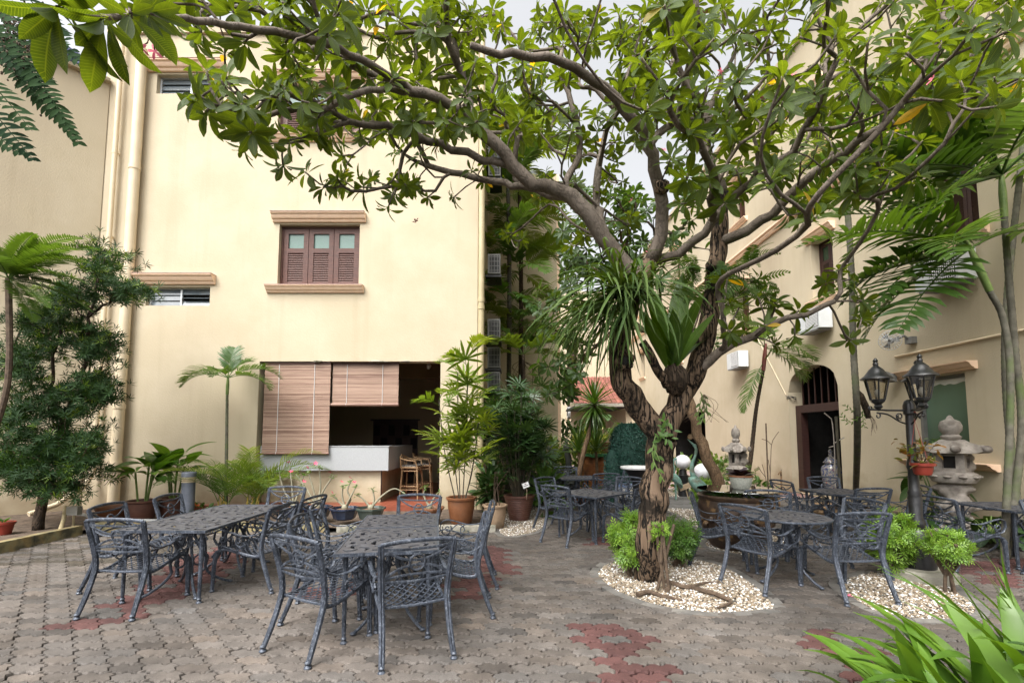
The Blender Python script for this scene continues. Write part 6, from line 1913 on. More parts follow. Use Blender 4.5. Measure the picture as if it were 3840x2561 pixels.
# --- dark pinnate branches hanging in at the top left
dk = thing('overhanging_branch', 'dark feathery branches with brown seed clusters hanging in from above', 'branch', tuple(PD(-60, -20, 3.2)))
o = dk.location.copy()
DKL = leafmat('dark_pinnate_leaf', (.012, .03, .014), (.024, .05, .018), trans=.12, rough=.9, spec=.1)
for x0, y0, x1, y1, Y in ((0, 40, 150, 330, 3.2), (-20, 100, 148, 322, 3.4), (0, 20, 185, 160, 3.1), (-40, 230, 62, 370, 3.2), (10, 130, 120, 270, 3.5), (-30, 180, 60, 300, 3.1), (60, -10, 160, 130, 3.3), (0, 0, 90, 190, 3.5), (-40, 60, 70, 200, 3.2), (-60, 280, 45, 360, 3.4), (-10, 80, 100, 235, 3.3)):
    a, e = PD(x0, y0, Y) - o, PD(x1, y1, Y) - o
    d = e - a; l = d.length
    me = frond_mesh('frond', DKL, l, max(10, int(l / .047)), .105, .034, .15, .15, .05, .004, .1, ruffle=.2, fwd=.55, tipscale=.8)
    az = math.degrees(math.atan2(d.x, d.y)); pi = math.degrees(math.asin(d.z / l))
    put('frond', me, dk, a, R(az), R(pi) + .08, rng.uniform(.9, 1.4))
MB().tube(spline([(-2.6, -.1, -o.z), (-2.5, 0, -1.2), (-1.9, .1, .1), (-1.0, .1, .45), (-.1, .15, .12), (.15, .2, -.35)], .15), [.10, .095, .09, .085, .08, .075, .07, .066, .062, .058, .055, .052, .05, .047, .044, .042, .04, .037, .034, .032, .03, .028, .026, .024, .022, .02, .018, .016] + [.012] * 40, 8).build('trunk', BARK_D, dk)
b = MB()
for k in range(260):
    p = PD(rng.gauss(40, 28), rng.gauss(85, 50), 3.25 + rng.uniform(-.1, .2)) - o
    b.blob(tuple(p), rng.uniform(.006, .011), 5, 3)
tag(b.build('seed_cluster', STEM_B, dk), kind='stuff')

# --- podocarpus at the left
W9 = []
def whorl_template(n=11, L=1.0, w=.13, spread=65):
    V, F, U, base = [], [], [], 0
    T = leaf_template(1, w, 3, .12, .08, 'lance', .03)
    q = random.Random(2)
    for k in range(n):
        a = 2.4 * k; el = R(20 + (spread - 20) * (1 - k / n) + 10)
        d = Vector((math.cos(a) * math.sin(el), math.cos(el), math.sin(a) * math.sin(el)))
        m = frame((0, .25 * k / n, 0), d, Vector((0, 1, 0)) , L * q.uniform(.75, 1.1))
        H = np.c_[T[0], np.ones(len(T[0]))] @ m.T
        V.append(H[:, :3]); F.append(T[1] + base); U.append(T[2]); base += len(H)
    return np.concatenate(V), np.concatenate(F), np.concatenate(U)
WH = whorl_template()
pt = thing('podocarpus_tree', 'dark evergreen tree with narrow leaves in the left corner', 'tree', (-7.55, 8.0, .04))
o = Vector((-7.55, 8.0, .04))
base = PD(88, 1225, 8.0); base.z = 0
o = Vector((base.x, 8.0, .04)); pt.location = o
lim = [[base, PD(95, 1150, 8.0), PD(110, 1060, 8.0), PD(150, 960, 8.0), PD(190, 850, 7.9), PD(205, 730, 7.9), PD(225, 640, 7.9), PD(240, 590, 7.9)], [PD(95, 1150, 8.0), PD(50, 1080, 8.1), PD(20, 1000, 8.2), PD(10, 900, 8.2), PD(40, 760, 8.2)], [PD(150, 960, 8.0), PD(60, 880, 8.1), PD(40, 790, 8.2)], [PD(205, 730, 7.9), PD(270, 680, 7.7), PD(330, 672, 7.6)]]
lim = [[tuple(Vector(p) - o) for p in l] for l in lim]
tp_ = []
for (x, y, sx, sy, n) in ((235, 620, 32, 40, 26), (290, 672, 42, 14, 20), (160, 690, 60, 40, 40), (215, 790, 40, 40, 34), (100, 760, 70, 50, 40), (60, 850, 60, 50, 36), (220, 890, 45, 40, 36), (150, 930, 60, 40, 34), (40, 960, 40, 50, 26), (110, 1030, 75, 40, 46), (190, 1060, 45, 40, 26), (50, 1080, 45, 40, 30), (215, 1010, 25, 25, 12), (130, 1110, 70, 26, 26), (10, 1040, 20, 60, 12)):
    for _ in range(n): tp_.append(tuple(PD(rng.gauss(x, sx * .55), rng.gauss(y, sy * .55), rng.uniform(7.4, 8.6)) - o))
tp_.sort(key=lambda p: p[2] * .3 + math.hypot(p[0], p[1]))
Nn, Pp, rd, kd, tn, dd, nl = grow(lim, tp_, .12, .3, .08, expo=2.5, tip_r=.005, lift=-.1, min_node=6)
rd = np.maximum(rd, 0); 
for i in range(len(spline(lim[0], .12))): rd[i] = max(rd[i], .085 - .003 * i)
th_, tn_ = branch_meshes(Nn, Pp, rd, kd, .03)
th_.build('trunk', BARK_D, pt, ang=None); tag(tn_.build('twigs', BARK_D, pt, ang=None), kind='stuff')
Ms, Ms2 = [], []
for k, (t, d) in enumerate(zip(tn, dd)):
    dv = Vector(d) + Vector((0, 0, .25))
    for q in range(9):
        p = Vector(Nn[t]) + Vector((rng.gauss(0, .10), rng.gauss(0, .10), rng.gauss(0, .06)))
        m = frame(p, dv + Vector((rng.gauss(0, .6), rng.gauss(0, .6), rng.gauss(0, .35))), (rng.gauss(0, 1), rng.gauss(0, 1), 1), rng.uniform(.10, .14))
        (Ms2 if (rng.random() < .07 or (q == 0 and tp_[k][2] > 4.2 and rng.random() < .4)) else Ms).append(m)
for M_, mm, nm in ((Ms, PODO, 'crown'), (Ms2, PODO_Y, 'young_growth')):
    V, F, U, A = scatter(WH, M_); tag(link(nm, raw_mesh(nm, V, F, mm, True, {'rnd': A}, U), pt), kind='stuff')

# --- second frangipani behind, its leaning trunk right of the big one
t2 = thing('frangipani_tree', 'smaller frangipani with a leaning brown trunk behind the big one', 'tree')
base = P(2735, 1960, 8.6); base.z = 0
lim = [[base, P(2690, 1800, 8.6), P(2640, 1700, 8.6), P(2605, 1580, 8.6), P(2570, 1450, 8.7), P(2500, 1250, 8.8), P(2420, 1080, 8.9), P(2330, 900, 9.0)], [P(2420, 1080, 8.9), P(2250, 1020, 8.8), P(2150, 980, 8.7), P(2080, 960, 8.7)], [P(2500, 1250, 8.8), P(2330, 1230, 8.4), P(2230, 1300, 8.2), P(2180, 1400, 8.1)], [P(2420, 1080, 8.9), P(2480, 850, 9.0), P(2560, 700, 9.1)]]
tp2 = sample(1290, 430, 1480, 640, 7.9, 9.8, 105) + sample(1235, 620, 1345, 920, 7.8, 8.6, 54) + sample(1240, 640, 1420, 760, 8, 9, 12) + sample(1480, 380, 1640, 640, 8.2, 9.8, 34) + sample(1560, 650, 1650, 800, 8.4, 9.2, 10)
tp2.sort(key=lambda p: np.linalg.norm(np.array(p) - np.array(P(2480, 1150, 8.8))))
Nn, Pp, rd, kd, tn, dd, nl = grow(lim, tp2, .16, .33, .07, expo=2.4, tip_r=.008, lift=.1, min_node=16)
for i in range(len(spline(lim[0], .16))): rd[i] = max(rd[i], .125 - .0028 * i)
th_, tn_ = branch_meshes(Nn, Pp, rd, kd, .035)
th_.build('trunk', BARK_2, t2, ang=None); tag(tn_.build('twigs', BARK_D, t2, ang=None), kind='stuff')
FR_LEAF2 = leafmat('frangipani_leaf_dark', (.028, .062, .014), (.05, .10, .02), trans=.33, rough=.4, veins=.3, tcol=(2.2, 2.0, .45))
Ms = [[], []]
for t, d in zip(tn, dd):
    for m in rosette(Nn[t], Vector(d) + Vector((0, 0, .2)), rng.randint(8, 12), rng.uniform(.22, .29), FT, (45, 105), rng, .35): Ms[rng.randrange(2)].append(m)
V, F, U, A = joinraw([scatter(FT[q], Ms[q]) for q in (0, 1)])
tag(link('crown', raw_mesh('crown', V, F, FR_LEAF2, True, {'rnd': A}, U), t2), kind='stuff')
# ================================================================== epiphytes on the big tree
ep = thing('strap_leaf_epiphyte', 'large clump of hanging strap leaves growing in the fork of the tree', 'epiphyte', tuple(PD(1458, 668, 4.95)))
SM = [strap_mesh('strap_leaf', STRAPL, L, .026, R(e), d, 9, rng.uniform(-.3, .3), .2, .55) for L, e, d in ((1.1, 0, 1.4), (1.25, -25, 1.0), (1.1, -45, .7), (.95, 25, 1.9), (1.3, -12, 1.2), (1.0, -60, .45))]
for k in range(250):
    az = rng.gauss(-100, 40) if k % 3 else rng.gauss(-165, 45)
    off = Vector((rng.gauss(-.10, .10), rng.gauss(-.08, .06), rng.gauss(-.02, .07)))
    put('strap_leaf', SM[k % 6], ep, off, R(az), R(rng.gauss(0, 12)), rng.gauss(0, .3), rng.uniform(.7, 1.1))
MB().blob((-.05, 0, -.05), (.17, .13, .14), 12, 8, .15).build('root_mass', BARK_D, ep)
nf = thing('birds_nest_fern', 'birds nest fern with broad upright leaves between the tree stems', 'fern', tuple(PD(1548, 850, 5.12)))
for k, (az, L, e, w, dr) in enumerate(((-60, 1.1, 74, .30, .5), (-85, .95, 58, .26, .55), (40, 1.3, 82, .24, .25), (-35, 1.2, 80, .30, .3), (75, .85, 48, .16, .7), (150, .9, 70, .2, .6), (-130, .8, 60, .18, .7), (100, .8, 62, .17, .6), (10, .9, 66, .18, .6), (-160, .7, 72, .17, .5))):
    T = leaf_template(L, w / L, 9, .16, .05, 'strap', .02)
    me = raw_mesh('leaf', T[0], T[1], NEST, True, {'rnd': np.full(len(T[0]), rng.random())}, T[2])
    put('leaf', me, nf, (rng.gauss(0, .03), rng.gauss(0, .02), 0), R(az), R(e), rng.gauss(0, .2))
MB().blob((0, 0, -.10), (.14, .12, .16), 12, 8, .2).build('root_ball', BARK_D, nf)
fe = thing('hanging_fern', 'fine-leaved ferns growing on the upper right stem of the tree', 'fern', tuple(PD(1668, 640, 5.2)))
for k in range(34):
    me = frond_mesh('frond', FERN, rng.uniform(.3, .55), 16, .10, .02, rng.uniform(.9, 1.8), .2, .08, .0025, .1, ruffle=.05, fwd=.35) if k < 8 else me_list[k % 8]
    if k == 0: me_list = []
    if k < 8: me_list.append(me)
    put('frond', me, fe, (rng.uniform(-.05, .26), rng.uniform(-.12, .05), rng.uniform(-.25, .18)), R(rng.uniform(-180, 180)), R(rng.uniform(-20, 60)), rng.gauss(0, .5), rng.uniform(.8, 1.2))
fe2 = thing('small_fern', 'wispy dark fern hanging on the inner side of the right stem', 'fern', tuple(PD(1590, 620, 5.2)))
for k in range(16): put('frond', me_list[k % 8], fe2, (rng.uniform(-.1, .06), rng.uniform(-.1, .05), rng.uniform(-.25, .2)), R(rng.uniform(-180, 60)), R(rng.uniform(-40, 30)), rng.gauss(0, .5), rng.uniform(.6, .9))
ov = thing('trailing_orchid', 'orchid with a hanging stem of thick leaves on the trunk fork', 'orchid', tuple(PD(1515, 985, 5.0)))
LT3 = leaf_template(1, .36, 4, .15, .1, 'lance', .03)
def thick_stem(parent, pts, L, gap, m=FERN):
    p = spline(pts, gap)
    MB().tube(p, .006, 5).build('stem', STEM_G, parent)
    for i in range(1, len(p) - 1):
        t = (Vector(p[i + 1]) - Vector(p[i - 1])).normalized()
        s = t.cross(Vector((0, 1, 0))).normalized() * (1 if i % 2 else -1)
        me = raw_mesh('leaf', LT3[0], LT3[1], m, True, {'rnd': np.full(len(LT3[0]), rng.random())}, LT3[2])
        o = link('leaf', me, parent); o.matrix_basis = Matrix(frame(p[i], s * .6 + t * .9 + Vector((0, -.2, 0)), Vector((0, -1, .3)), L * rng.uniform(.85, 1.2)).tolist())
q0 = PD(1515, 985, 5.0)
thick_stem(ov, [tuple(PD(x, y, Y) - q0) for x, y, Y in ((1505, 1000, 4.98), (1497, 1040, 4.96), (1508, 1075, 4.95), (1525, 1105, 4.95))], .10, .06)
thick_stem(ov, [tuple(PD(x, y, Y) - q0) for x, y, Y in ((1505, 1000, 4.98), (1500, 1020, 4.95), (1515, 1060, 4.94))], .09, .06)
for k in range(22):
    me = raw_mesh('leaf', LT3[0], LT3[1], BROAD, True, {'rnd': np.full(len(LT3[0]), rng.random())}, LT3[2]) if k < 4 else me
    o = link('leaf', me, ov); o.matrix_basis = Matrix(frame((rng.uniform(-.06, .13), rng.uniform(-.08, 0), rng.uniform(-.12, .1)), (rng.gauss(0, 1), -.5, rng.gauss(0, 1)), (0, -1, .4), rng.uniform(.07, .13)).tolist())
ov2 = thing('trailing_orchid', 'green trailing plant tied where the leaning trunk meets the big stem', 'orchid', tuple(PD(1612, 910, 5.25)))
q0 = PD(1612, 910, 5.25)
for pts in (((1610, 905), (1618, 940), (1608, 975)), ((1612, 905), (1606, 935), (1600, 965)), ((1608, 900), (1620, 925), (1625, 955))):
    thick_stem(ov2, [tuple(PD(x, y, 5.2) - q0) for x, y in pts], .075, .045)
b = MB()
for k in range(10): b.tube(spline([(0, -.05, .02), (rng.gauss(0, .08), -.08, -.1), (rng.gauss(.02, .12), -.06, -.3)], .05), .002, 4)
b.build('air_roots', STEM_B, ov2)

# ================================================================== pots and potted plants
def pot(name, label, cat, loc, prof, m, soil_r, soil_z, n=20, ribs=0, sx=1.0):
    t = thing(name, label, cat, loc)
    MB().lathe(prof, n, sx=sx, sy=sx).build('pot', m, t)
    MB().lathe([(soil_r, soil_z - .02), (soil_r * .6, soil_z + .015), (.01, soil_z + .02)], 16).build('soil', SOIL, t)
    return t
def canes(t, n, h, spread, fan, z0, r=.009, per=5, tilt=(5, 55), leafs=None, lean=.12):
    for k in range(n):
        a = rng.uniform(0, 6.28); o = Vector((math.cos(a), math.sin(a), 0)) * spread * rng.uniform(.2, 1)
        hh = h * rng.uniform(.55, 1.0)
        top = o + Vector((math.cos(a) * lean * hh, math.sin(a) * lean * hh, z0 + hh))
        base = o * .6 + Vector((0, 0, z0))
        MB().tube([base, base.lerp(top, .5) + Vector((rng.gauss(0, .015), rng.gauss(0, .015), 0)), top], r, 6).build('cane', CANE, t)
        for q in range(per):
            put('fan_leaf', fan[rng.randrange(len(fan))], t, base.lerp(top, .62 + .38 * q / max(1, per - 1)), rng.uniform(0, 6.28), R(rng.uniform(*tilt)), rng.gauss(0, .3), rng.uniform(.8, 1.2))
FB = [fan_mesh('fan_leaf', RHAP_B, .30, 9, .036, 230, .28, .22) for _ in range(4)]
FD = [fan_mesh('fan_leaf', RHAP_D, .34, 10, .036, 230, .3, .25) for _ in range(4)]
FB2 = [frond_mesh('fan_leaf', RHAP_B, .62, 14, .26, .032, 1.2, .35, .25, .006, .3) for _ in range(3)]
POTP = [(.17, 0), (.20, .05), (.245, .30), (.25, .42), (.28, .44), (.285, .475), (.26, .485), (.235, .47), (.23, .42)]
o = G(1731, 1968); 
rb = pot('bamboo_palm', 'bright green bamboo palm in a round orange-brown glazed pot', 'potted palm', (o.x, 8.55, .0), POTP, TERRA, .235, .42)
rb.location.z = .05
for (du, top, ln) in ((-85, 1500, 4), (-15, 1400, 4), (25, 1340, 4), (65, 1560, 4), (-30, 1640, 3), (50, 1690, 2)):
    e = P(1731 + du, top, 8.5) - Vector(rb.location); s = Vector((du * .0012, rng.uniform(-.06, .06), .42))
    MB().tube(spline([s, s.lerp(e, .5) + Vector((du * .0006, 0, 0)), e], .1), .010, 6).build('cane', CANE, rb)
    for q in range(ln + 7):
        pos = s.lerp(e, 1 - q * .062)
        if q < 2 and top < 1520: put('fan_leaf', FB2[q % 3], rb, pos, rng.uniform(0, 6.28), R(rng.uniform(20, 60)), rng.gauss(0, .3), rng.uniform(.9, 1.25))
        else: put('fan_leaf', FB[rng.randrange(4)], rb, pos, rng.uniform(0, 6.28), R(rng.uniform(0, 55)), rng.gauss(0, .3), rng.uniform(1.15, 1.7))
o = G(1855, 1982)
tpp = pot('potted_shrub', 'pale tan clay pot with bare brown stems', 'potted plant', (o.x, o.y + .12, 0), [(p[0] * .82, p[1] * .86) for p in POTP], TANPOT, .19, .36)
for k in range(5): MB().tube(spline([(rng.gauss(0, .04), 0, .36), (rng.gauss(0, .08), 0, .7), (rng.gauss(0, .1), rng.gauss(0, .05), 1.0)], .1), .010, 6).build('stem', STEM_B, tpp)
for k in range(9): put('leaf', raw_mesh('leaf', *leaf_template(.3, .4, 5, .2, .1, 'lance')[:2], BROAD_D, True), tpp, (rng.gauss(0, .08), rng.gauss(0, .05), rng.uniform(.75, 1.05)), rng.uniform(0, 6.28), R(rng.uniform(-10, 60)))
o = G(1948, 1956)
rp2 = pot('lady_palm', 'dark lady palm in a large ribbed brown pot on white pebbles', 'potted palm', (o.x, o.y + .2, 0), [(.17, 0), (.20, .02)] + [x for k in range(9) for x in ((.20 + .010 * k, .05 + k * .043), (.212 + .010 * k, .06 + k * .043), (.212 + .010 * k, .083 + k * .043))] + [(.295, .45), (.315, .455), (.315, .49), (.29, .495), (.275, .47), (.27, .42)], TERRA_D, .27, .43)
canes(rp2, 16, 2.1, .2, FD, .43, .010, 6, (-5, 60), lean=.13)
canes(rp2, 8, 1.1, .2, FD, .43, .010, 4, (-5, 60), lean=.25)
sgn = thing('plant_sign', 'small white plant label with a red mark on a thin stake', 'sign', (o.x + .14, o.y - .08, .44))
MB().tube([(0, 0, 0), (.0, 0, .22)], .006, 6).build('stake', MATS['pale_wood'], sgn)
sb = MB().box((0, 0, 0), (.13, .006, .10)).build('board', WHITEP, sgn, smooth=False, loc=(-.02, -.01, .27), rot=(R(-12), R(-22), 0))
MB().box((0, -.006, -.012), (.11, .004, .013)).build('text_line', GREYBOX, sb, smooth=False)
MB().tube([(-.015, -.006, .028), (0, -.006, .015), (.02, -.006, .026)], .004, 4).build('red_mark', REDPOT, sb)
# dark lady palms behind, in shade by the corner
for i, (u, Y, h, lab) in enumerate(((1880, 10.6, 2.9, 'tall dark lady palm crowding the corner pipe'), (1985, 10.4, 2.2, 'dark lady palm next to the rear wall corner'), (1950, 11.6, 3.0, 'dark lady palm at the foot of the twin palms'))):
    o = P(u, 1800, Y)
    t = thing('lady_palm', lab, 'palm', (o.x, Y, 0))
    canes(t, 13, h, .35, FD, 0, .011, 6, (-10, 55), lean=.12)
# yellowish shrubs at the wall foot
BL1 = leaf_template(1, .30, 4, .15, .1, 'lance', .06)
BL2 = leaf_template(1, .5, 5, .2, .08, 'ovate', .1)
def shrub(name, label, cat, loc, rx, ry, rz, n, T, m, L, stems=5, cz=None, up=.4, shell=.55, seedpos=None, stem_m=None, jitter=1.0):
    t = thing(name, label, cat, loc)
    Ms = []
    cz = rz if cz is None else cz
    for k in range(n):
        while True:
            p = Vector((rng.uniform(-1, 1), rng.uniform(-1, 1), rng.uniform(-1, 1)))
            if p.length < 1 and (p.length > shell or rng.random() < .35): break
        q = Vector((p.x * rx, p.y * ry, p.z * rz + cz))
        d = p + Vector((rng.gauss(0, .5), rng.gauss(0, .5), up + rng.gauss(0, .4))) * jitter
        Ms.append(frame(q, d, Vector((rng.gauss(0, .5), rng.gauss(0, .5), 1)), L * rng.uniform(.65, 1.2)))
    V, F, U, A = scatter(T, Ms)
    tag(link('foliage', raw_mesh('foliage', V, F, m, True, {'rnd': A}, U), t), kind='stuff')
    for k in range(stems):
        a = rng.uniform(0, 6.28)
        MB().tube(spline([(.03 * math.cos(a), .03 * math.sin(a), 0), (rx * .25 * math.cos(a), ry * .25 * math.sin(a), cz * .5), (rx * .5 * math.cos(a), ry * .5 * math.sin(a), cz)], .1), .012, 6).build('stem', stem_m or STEM_B, t)
    return t
def aralia_template():
    q = random.Random(4)
    V, F, U, b = [], [], [], 0
    T = leaf_template(1, .34, 2, .1, .1, 'lance', .02)
    for k in range(7):
        y = .15 + k // 2 * .22
        s = (-1 if k % 2 else 1) if k < 6 else 0
        d = Vector((s * .8, .75 if s else 1, .1))
        m = frame((0, y if s else .75, 0), d, (0, 0, 1), .38 if s else .34)
        H = np.c_[T[0], np.ones(len(T[0]))] @ m.T
        V.append(H[:, :3]); F.append(T[1] + b); U.append(T[2]); b += len(H)
    return np.concatenate(V), np.concatenate(F), np.concatenate(U)
AR = aralia_template()
def aralia(u, v, w, h, label, n=30, z0=.10, m=None, L=.15):
    o = G(u, v)
    t = thing('aralia_bush', label, 'shrub', (o.x, o.y, 0))
    Ms = []
    rx, rz, cz = w / 2, (h - z0) / 2, z0 + (h - z0) / 2
    for k in range(n):
        while True:
            p = Vector((rng.uniform(-1, 1), rng.uniform(-1, 1), rng.uniform(-1, 1)))
            if .45 < p.length < 1: break
        q = Vector((p.x * rx * .8, p.y * rx * .8, cz + p.z * rz * .88))
        d = Vector((p.x, p.y, .55 + p.z * .5)).normalized()
        MB().tube([(p.x * .03, p.y * .03, z0 * .6), Vector((q.x * .6, q.y * .6, q.z * .7 + .02)), q], .006 if k > 3 else .018, 5).build('stem', STEM_B, t)
        Ms += rosette(q, d, rng.randint(11, 16), L, None, (15, 105), rng, .35)
    for k in range(3): MB().tube([(rng.gauss(0, .05), rng.gauss(0, .03), 0), (rng.gauss(0, .05), rng.gauss(0, .03), z0 + .2)], .017, 7).build('stem', STEM_B, t)
    V, F, U, A = scatter(AR, Ms); tag(link('foliage', raw_mesh('foliage', V, F, m or ARALIA, True, {'rnd': A}, U), t), kind='stuff')
    return t
aralia(2358, 2165, .52, .80, 'bright lime green aralia bush left of the trunk', 46)
aralia(2548, 2128, .54, .70, 'bushy green aralia right of the trunk, leaning over the pebbles', 46, m=leafmat('aralia_leaf_mid', (.05, .13, .015), (.11, .21, .03), trans=.3, rough=.45))
aralia(2478, 2215, .22, .74, 'small thin-stemmed aralia in front of the trunk with bright tuft', 8, .5, L=.11)
aralia(3345, 2165, .62, .84, 'tall pale green aralia bush left of the lamp post', 60)
aralia(3560, 2225, .52, .68, 'clipped round green bush on forked stems right of the lamp post', 50, .32, L=.11)
aralia(2640, 1935, .55, .85, 'feathery green bush at the feet of the bronze crane', 40, L=.18)

# left pots: dieffenbachia and friends
DB = leafmat('dumb_cane_leaf', (.05, .13, .02), (.10, .20, .035), trans=.35, rough=.35, veins=.25, vein_n=12)
def dumb_cane(u, v, Y, label, n, h, potm=TERRA_D, s=1.0, z=.05):
    o = P(u, v, Y)
    t = pot('potted_dumb_cane', label, 'potted plant', (o.x, Y, z), [(p[0] * s, p[1] * .82 * s) for p in POTP], potm, .23 * s, .34 * s)
    for k in range(n):
        a = rng.uniform(0, 6.28); top = Vector((math.cos(a) * .16, math.sin(a) * .1, .34 * s + h * rng.uniform(.45, .7)))
        MB().tube([(math.cos(a) * .06, math.sin(a) * .06, .3 * s), top], .018, 7).build('stem', STEM_G, t)
        for q in range(5):
            T = leaf_template(rng.uniform(.5, .72), .34, 7, rng.uniform(.25, .5), .1, 'lance', .25)
            put('leaf', raw_mesh('leaf', T[0], T[1], DB, True, {'rnd': np.full(len(T[0]), rng.random())}, T[2]), t, top - Vector((0, 0, .06 * q)), rng.uniform(0, 6.28), R(rng.uniform(5, 65)), rng.gauss(0, .2))
    return t
dumb_cane(530, 1940, 8.75, 'broad-leaved dumb cane in a dark bulbous pot left of the grey bollard', 5, 1.05)
dumb_cane(650, 1900, 9.2, 'taller broad-leaved dumb cane just behind the grey bollard', 4, 1.25)
o = P(425, 1950, 8.9)
eb = pot('clay_bowl', 'wide empty terracotta bowl by the drain pipe', 'pot', (o.x, 8.9, .05), [(.16, 0), (.24, .12), (.30, .24), (.31, .26), (.28, .25), (.22, .14)], TERRA, .24, .16)
o = P(10, 2010, 7.6)
rd_ = pot('red_pot', 'small red plastic pot with a seedling in the left planting strip', 'potted plant', (o.x, 7.6, .05), [(.10, 0), (.13, .16), (.145, .165), (.145, .2), (.12, .19)], REDPOT, .12, .16)
for k in range(5): put('leaf', raw_mesh('leaf', *leaf_template(.14, .4, 4, .2, .1, 'lance')[:2], BROAD, True), rd_, (0, 0, .18), rng.uniform(0, 6.28), R(rng.uniform(20, 60)))
o = P(745, 1925, 8.9)
rf = shrub('flowering_plant', 'small leafy plant with red blooms beside the bollard', 'plant', (o.x, 8.9, .05), .22, .2, .16, 60, BL2, BROAD, .13, 3)
for k in range(6): link('flower', petal_flower(.03).mesh('flower', mat('orange_petal', (.7, .12, .02), rough=.6)), rf, (rng.gauss(0, .06), -.1, .28 + rng.uniform(0, .06)), (rng.gauss(0, .5), rng.gauss(0, .5), 0))
bo = P(702, 1915, 8.7)
bl = thing('bollard_light', 'grey cylindrical bollard light by the long table', 'bollard', (bo.x, 8.7, .04))
BOLM = mat('bollard_grey', (.10, .115, .15), (.14, .155, .19), rough=.55, bump=.1)
MB().lathe([(.11, 0), (.11, .74)], 20).build('post', BOLM, bl)
MB().lathe([(.10, .741), (.12, .745), (.12, .76), (.10, .765), (.12, .785), (.12, .80), (.10, .805), (.12, .825), (.12, .84), (.10, .845)], 20).build('lens_rings', mat('lens_cream', (.5, .42, .28), (.55, .47, .33), rough=.3), bl)
MB().lathe([(.12, .846), (.122, .92), (.11, .935), (.02, .94)], 20).build('cap', BOLM, bl)
jb = thing('junction_box', 'small grey electrical box on a stub near the drain pipe', 'electrical box', (P(275, 1965, 8.3).x, 8.3, .04))
MB().box((0, 0, .28), (.20, .10, .15)).build('box', mat('box_grey', (.26, .25, .22), (.3, .29, .25), rough=.7), jb, smooth=False)
MB().tube([(0, 0, 0), (0, 0, .2)], .02, 6).build('stub', PIPE_D, jb)
wp = tag(MB().tube([G(215, 2020) + Vector((0, 0, 0)), G(232, 1990) + Vector((0, .02, .2)), G(236, 1975) + Vector((0, .02, .36))], .03, 8).build('water_pipe', PIPE_D), 'leaning cream water pipe stub at the kerb corner', 'pipe')
cp = tag(MB().tube(spline([(-8.9, 9.3, .1), (-8.2, 8.9, .14), (-7.6, 8.5, .12), (-7.0, 8.35, .14), (-6.2, 8.4, .12)], .2), .03, 8).build('ground_pipe', mat('grey_pipe', (.3, .3, .29), rough=.6)), 'grey pipe lying along the left planting strip', 'pipe')
# desert roses
def desert_rose(u, v, Y, label, potm, flowers, shape, s=1.0, z=.14):
    o = P(u, v, Y)
    t = thing('desert_rose', label, 'potted plant', (o.x, Y, z))
    MB().lathe([(.16 * s, 0), (.19 * s, .02), (.24 * s, .17), (.27 * s, .18), (.27 * s, .21), (.24 * s, .21), (.22 * s, .16)], 8, ph=PI / 8).build('pot', potm, t, ang=30)
    MB().lathe([(.22 * s, .16), (.12 * s, .185), (.01, .19)], 12).build('soil', mat('brown_chips', (.10, .05, .028), (.2, .11, .06), scale=60, rough=.95, bump=.8) if 'brown_chips' not in MATS else MATS['brown_chips'], t)
    MB().blob((0, 0, .21), (.06, .06, .06), 10, 6).build('caudex', MATS['grey_caudex'], t)
    tips_ = []
    for br in shape:
        p = spline([(x * s, y * s, h * s) for x, y, h in br], .04)
        MB().tube(p, [.022 * s * (1 - .6 * i / len(p)) for i in range(len(p))], 7).build('branch', MATS['grey_caudex'], t)
        tips_.append(p[-1])
    T = leaf_template(.10, .4, 4, .12, .08, 'obovate', .08)
    Ms = []
    for p in tips_:
        Ms += rosette(p, (0, 0, 1), 9, 1.0, None, (40, 100), rng)
    V, F, U, A = scatter(T, Ms); tag(link('foliage', raw_mesh('foliage', V, F, BROAD, True, {'rnd': A}, U), t), kind='stuff')
    for f in range(flowers):
        p = tips_[f % len(tips_)]
        link('flower', RFM, t, Vector(p) + Vector((rng.gauss(0, .03), -.03, .05 + rng.uniform(0, .03))), (rng.uniform(.3, 1.1), rng.gauss(0, .4), rng.uniform(0, 6)))
    return t
mat('grey_caudex', (.20, .19, .13), (.27, .25, .18), scale=8, rough=.8, bump=.3)
RFM = petal_flower(.045).mesh('flower', REDF)
desert_rose(1292, 1935, 8.45, 'desert rose with red flowers in a dark blue octagonal pot', GLAZE_B, 4, [[(0, 0, .2), (.10, 0, .35), (.04, 0, .52), (.10, 0, .68)], [(0, 0, .2), (-.06, .02, .42), (-.04, 0, .6)], [(0, 0, .2), (.14, -.05, .45), (.20, 0, .6)], [(0, 0, .22), (-.14, 0, .34), (-.2, 0, .42)]])
desert_rose(1390, 1935, 8.45, 'sparse desert rose with a long trailing branch in a grey-green pot', GLAZE_G, 0, [[(0, 0, .2), (.06, 0, .34), (.02, 0, .55)], [(0, 0, .2), (.2, 0, .42), (.42, 0, .55), (.62, 0, .46)], [(0, 0, .2), (-.14, 0, .36), (-.26, 0, .45)]])
desert_rose(1610, 1940, 8.5, 'desert rose in a brick red octagonal pot beside the bamboo palm', TERRA, 0, [[(0, 0, .2), (-.1, 0, .4), (-.08, 0, .55)], [(0, 0, .2), (.08, 0, .36), (.16, 0, .46)]], 1.05)
desert_rose(1190, 1935, 8.6, 'taller desert rose with red flowers standing left of the blue pot', GLAZE_B, 5, [[(0, 0, .2), (-.1, 0, .55), (-.2, 0, .85)], [(0, 0, .2), (.1, 0, .5), (.28, 0, .78)], [(0, 0, .2), (-.2, 0, .5), (-.42, 0, .8)], [(0, 0, .2), (.02, .05, .6), (.0, 0, .95)], [(0, 0, .2), (-.3, 0, .4), (-.3, 0, .6)]])
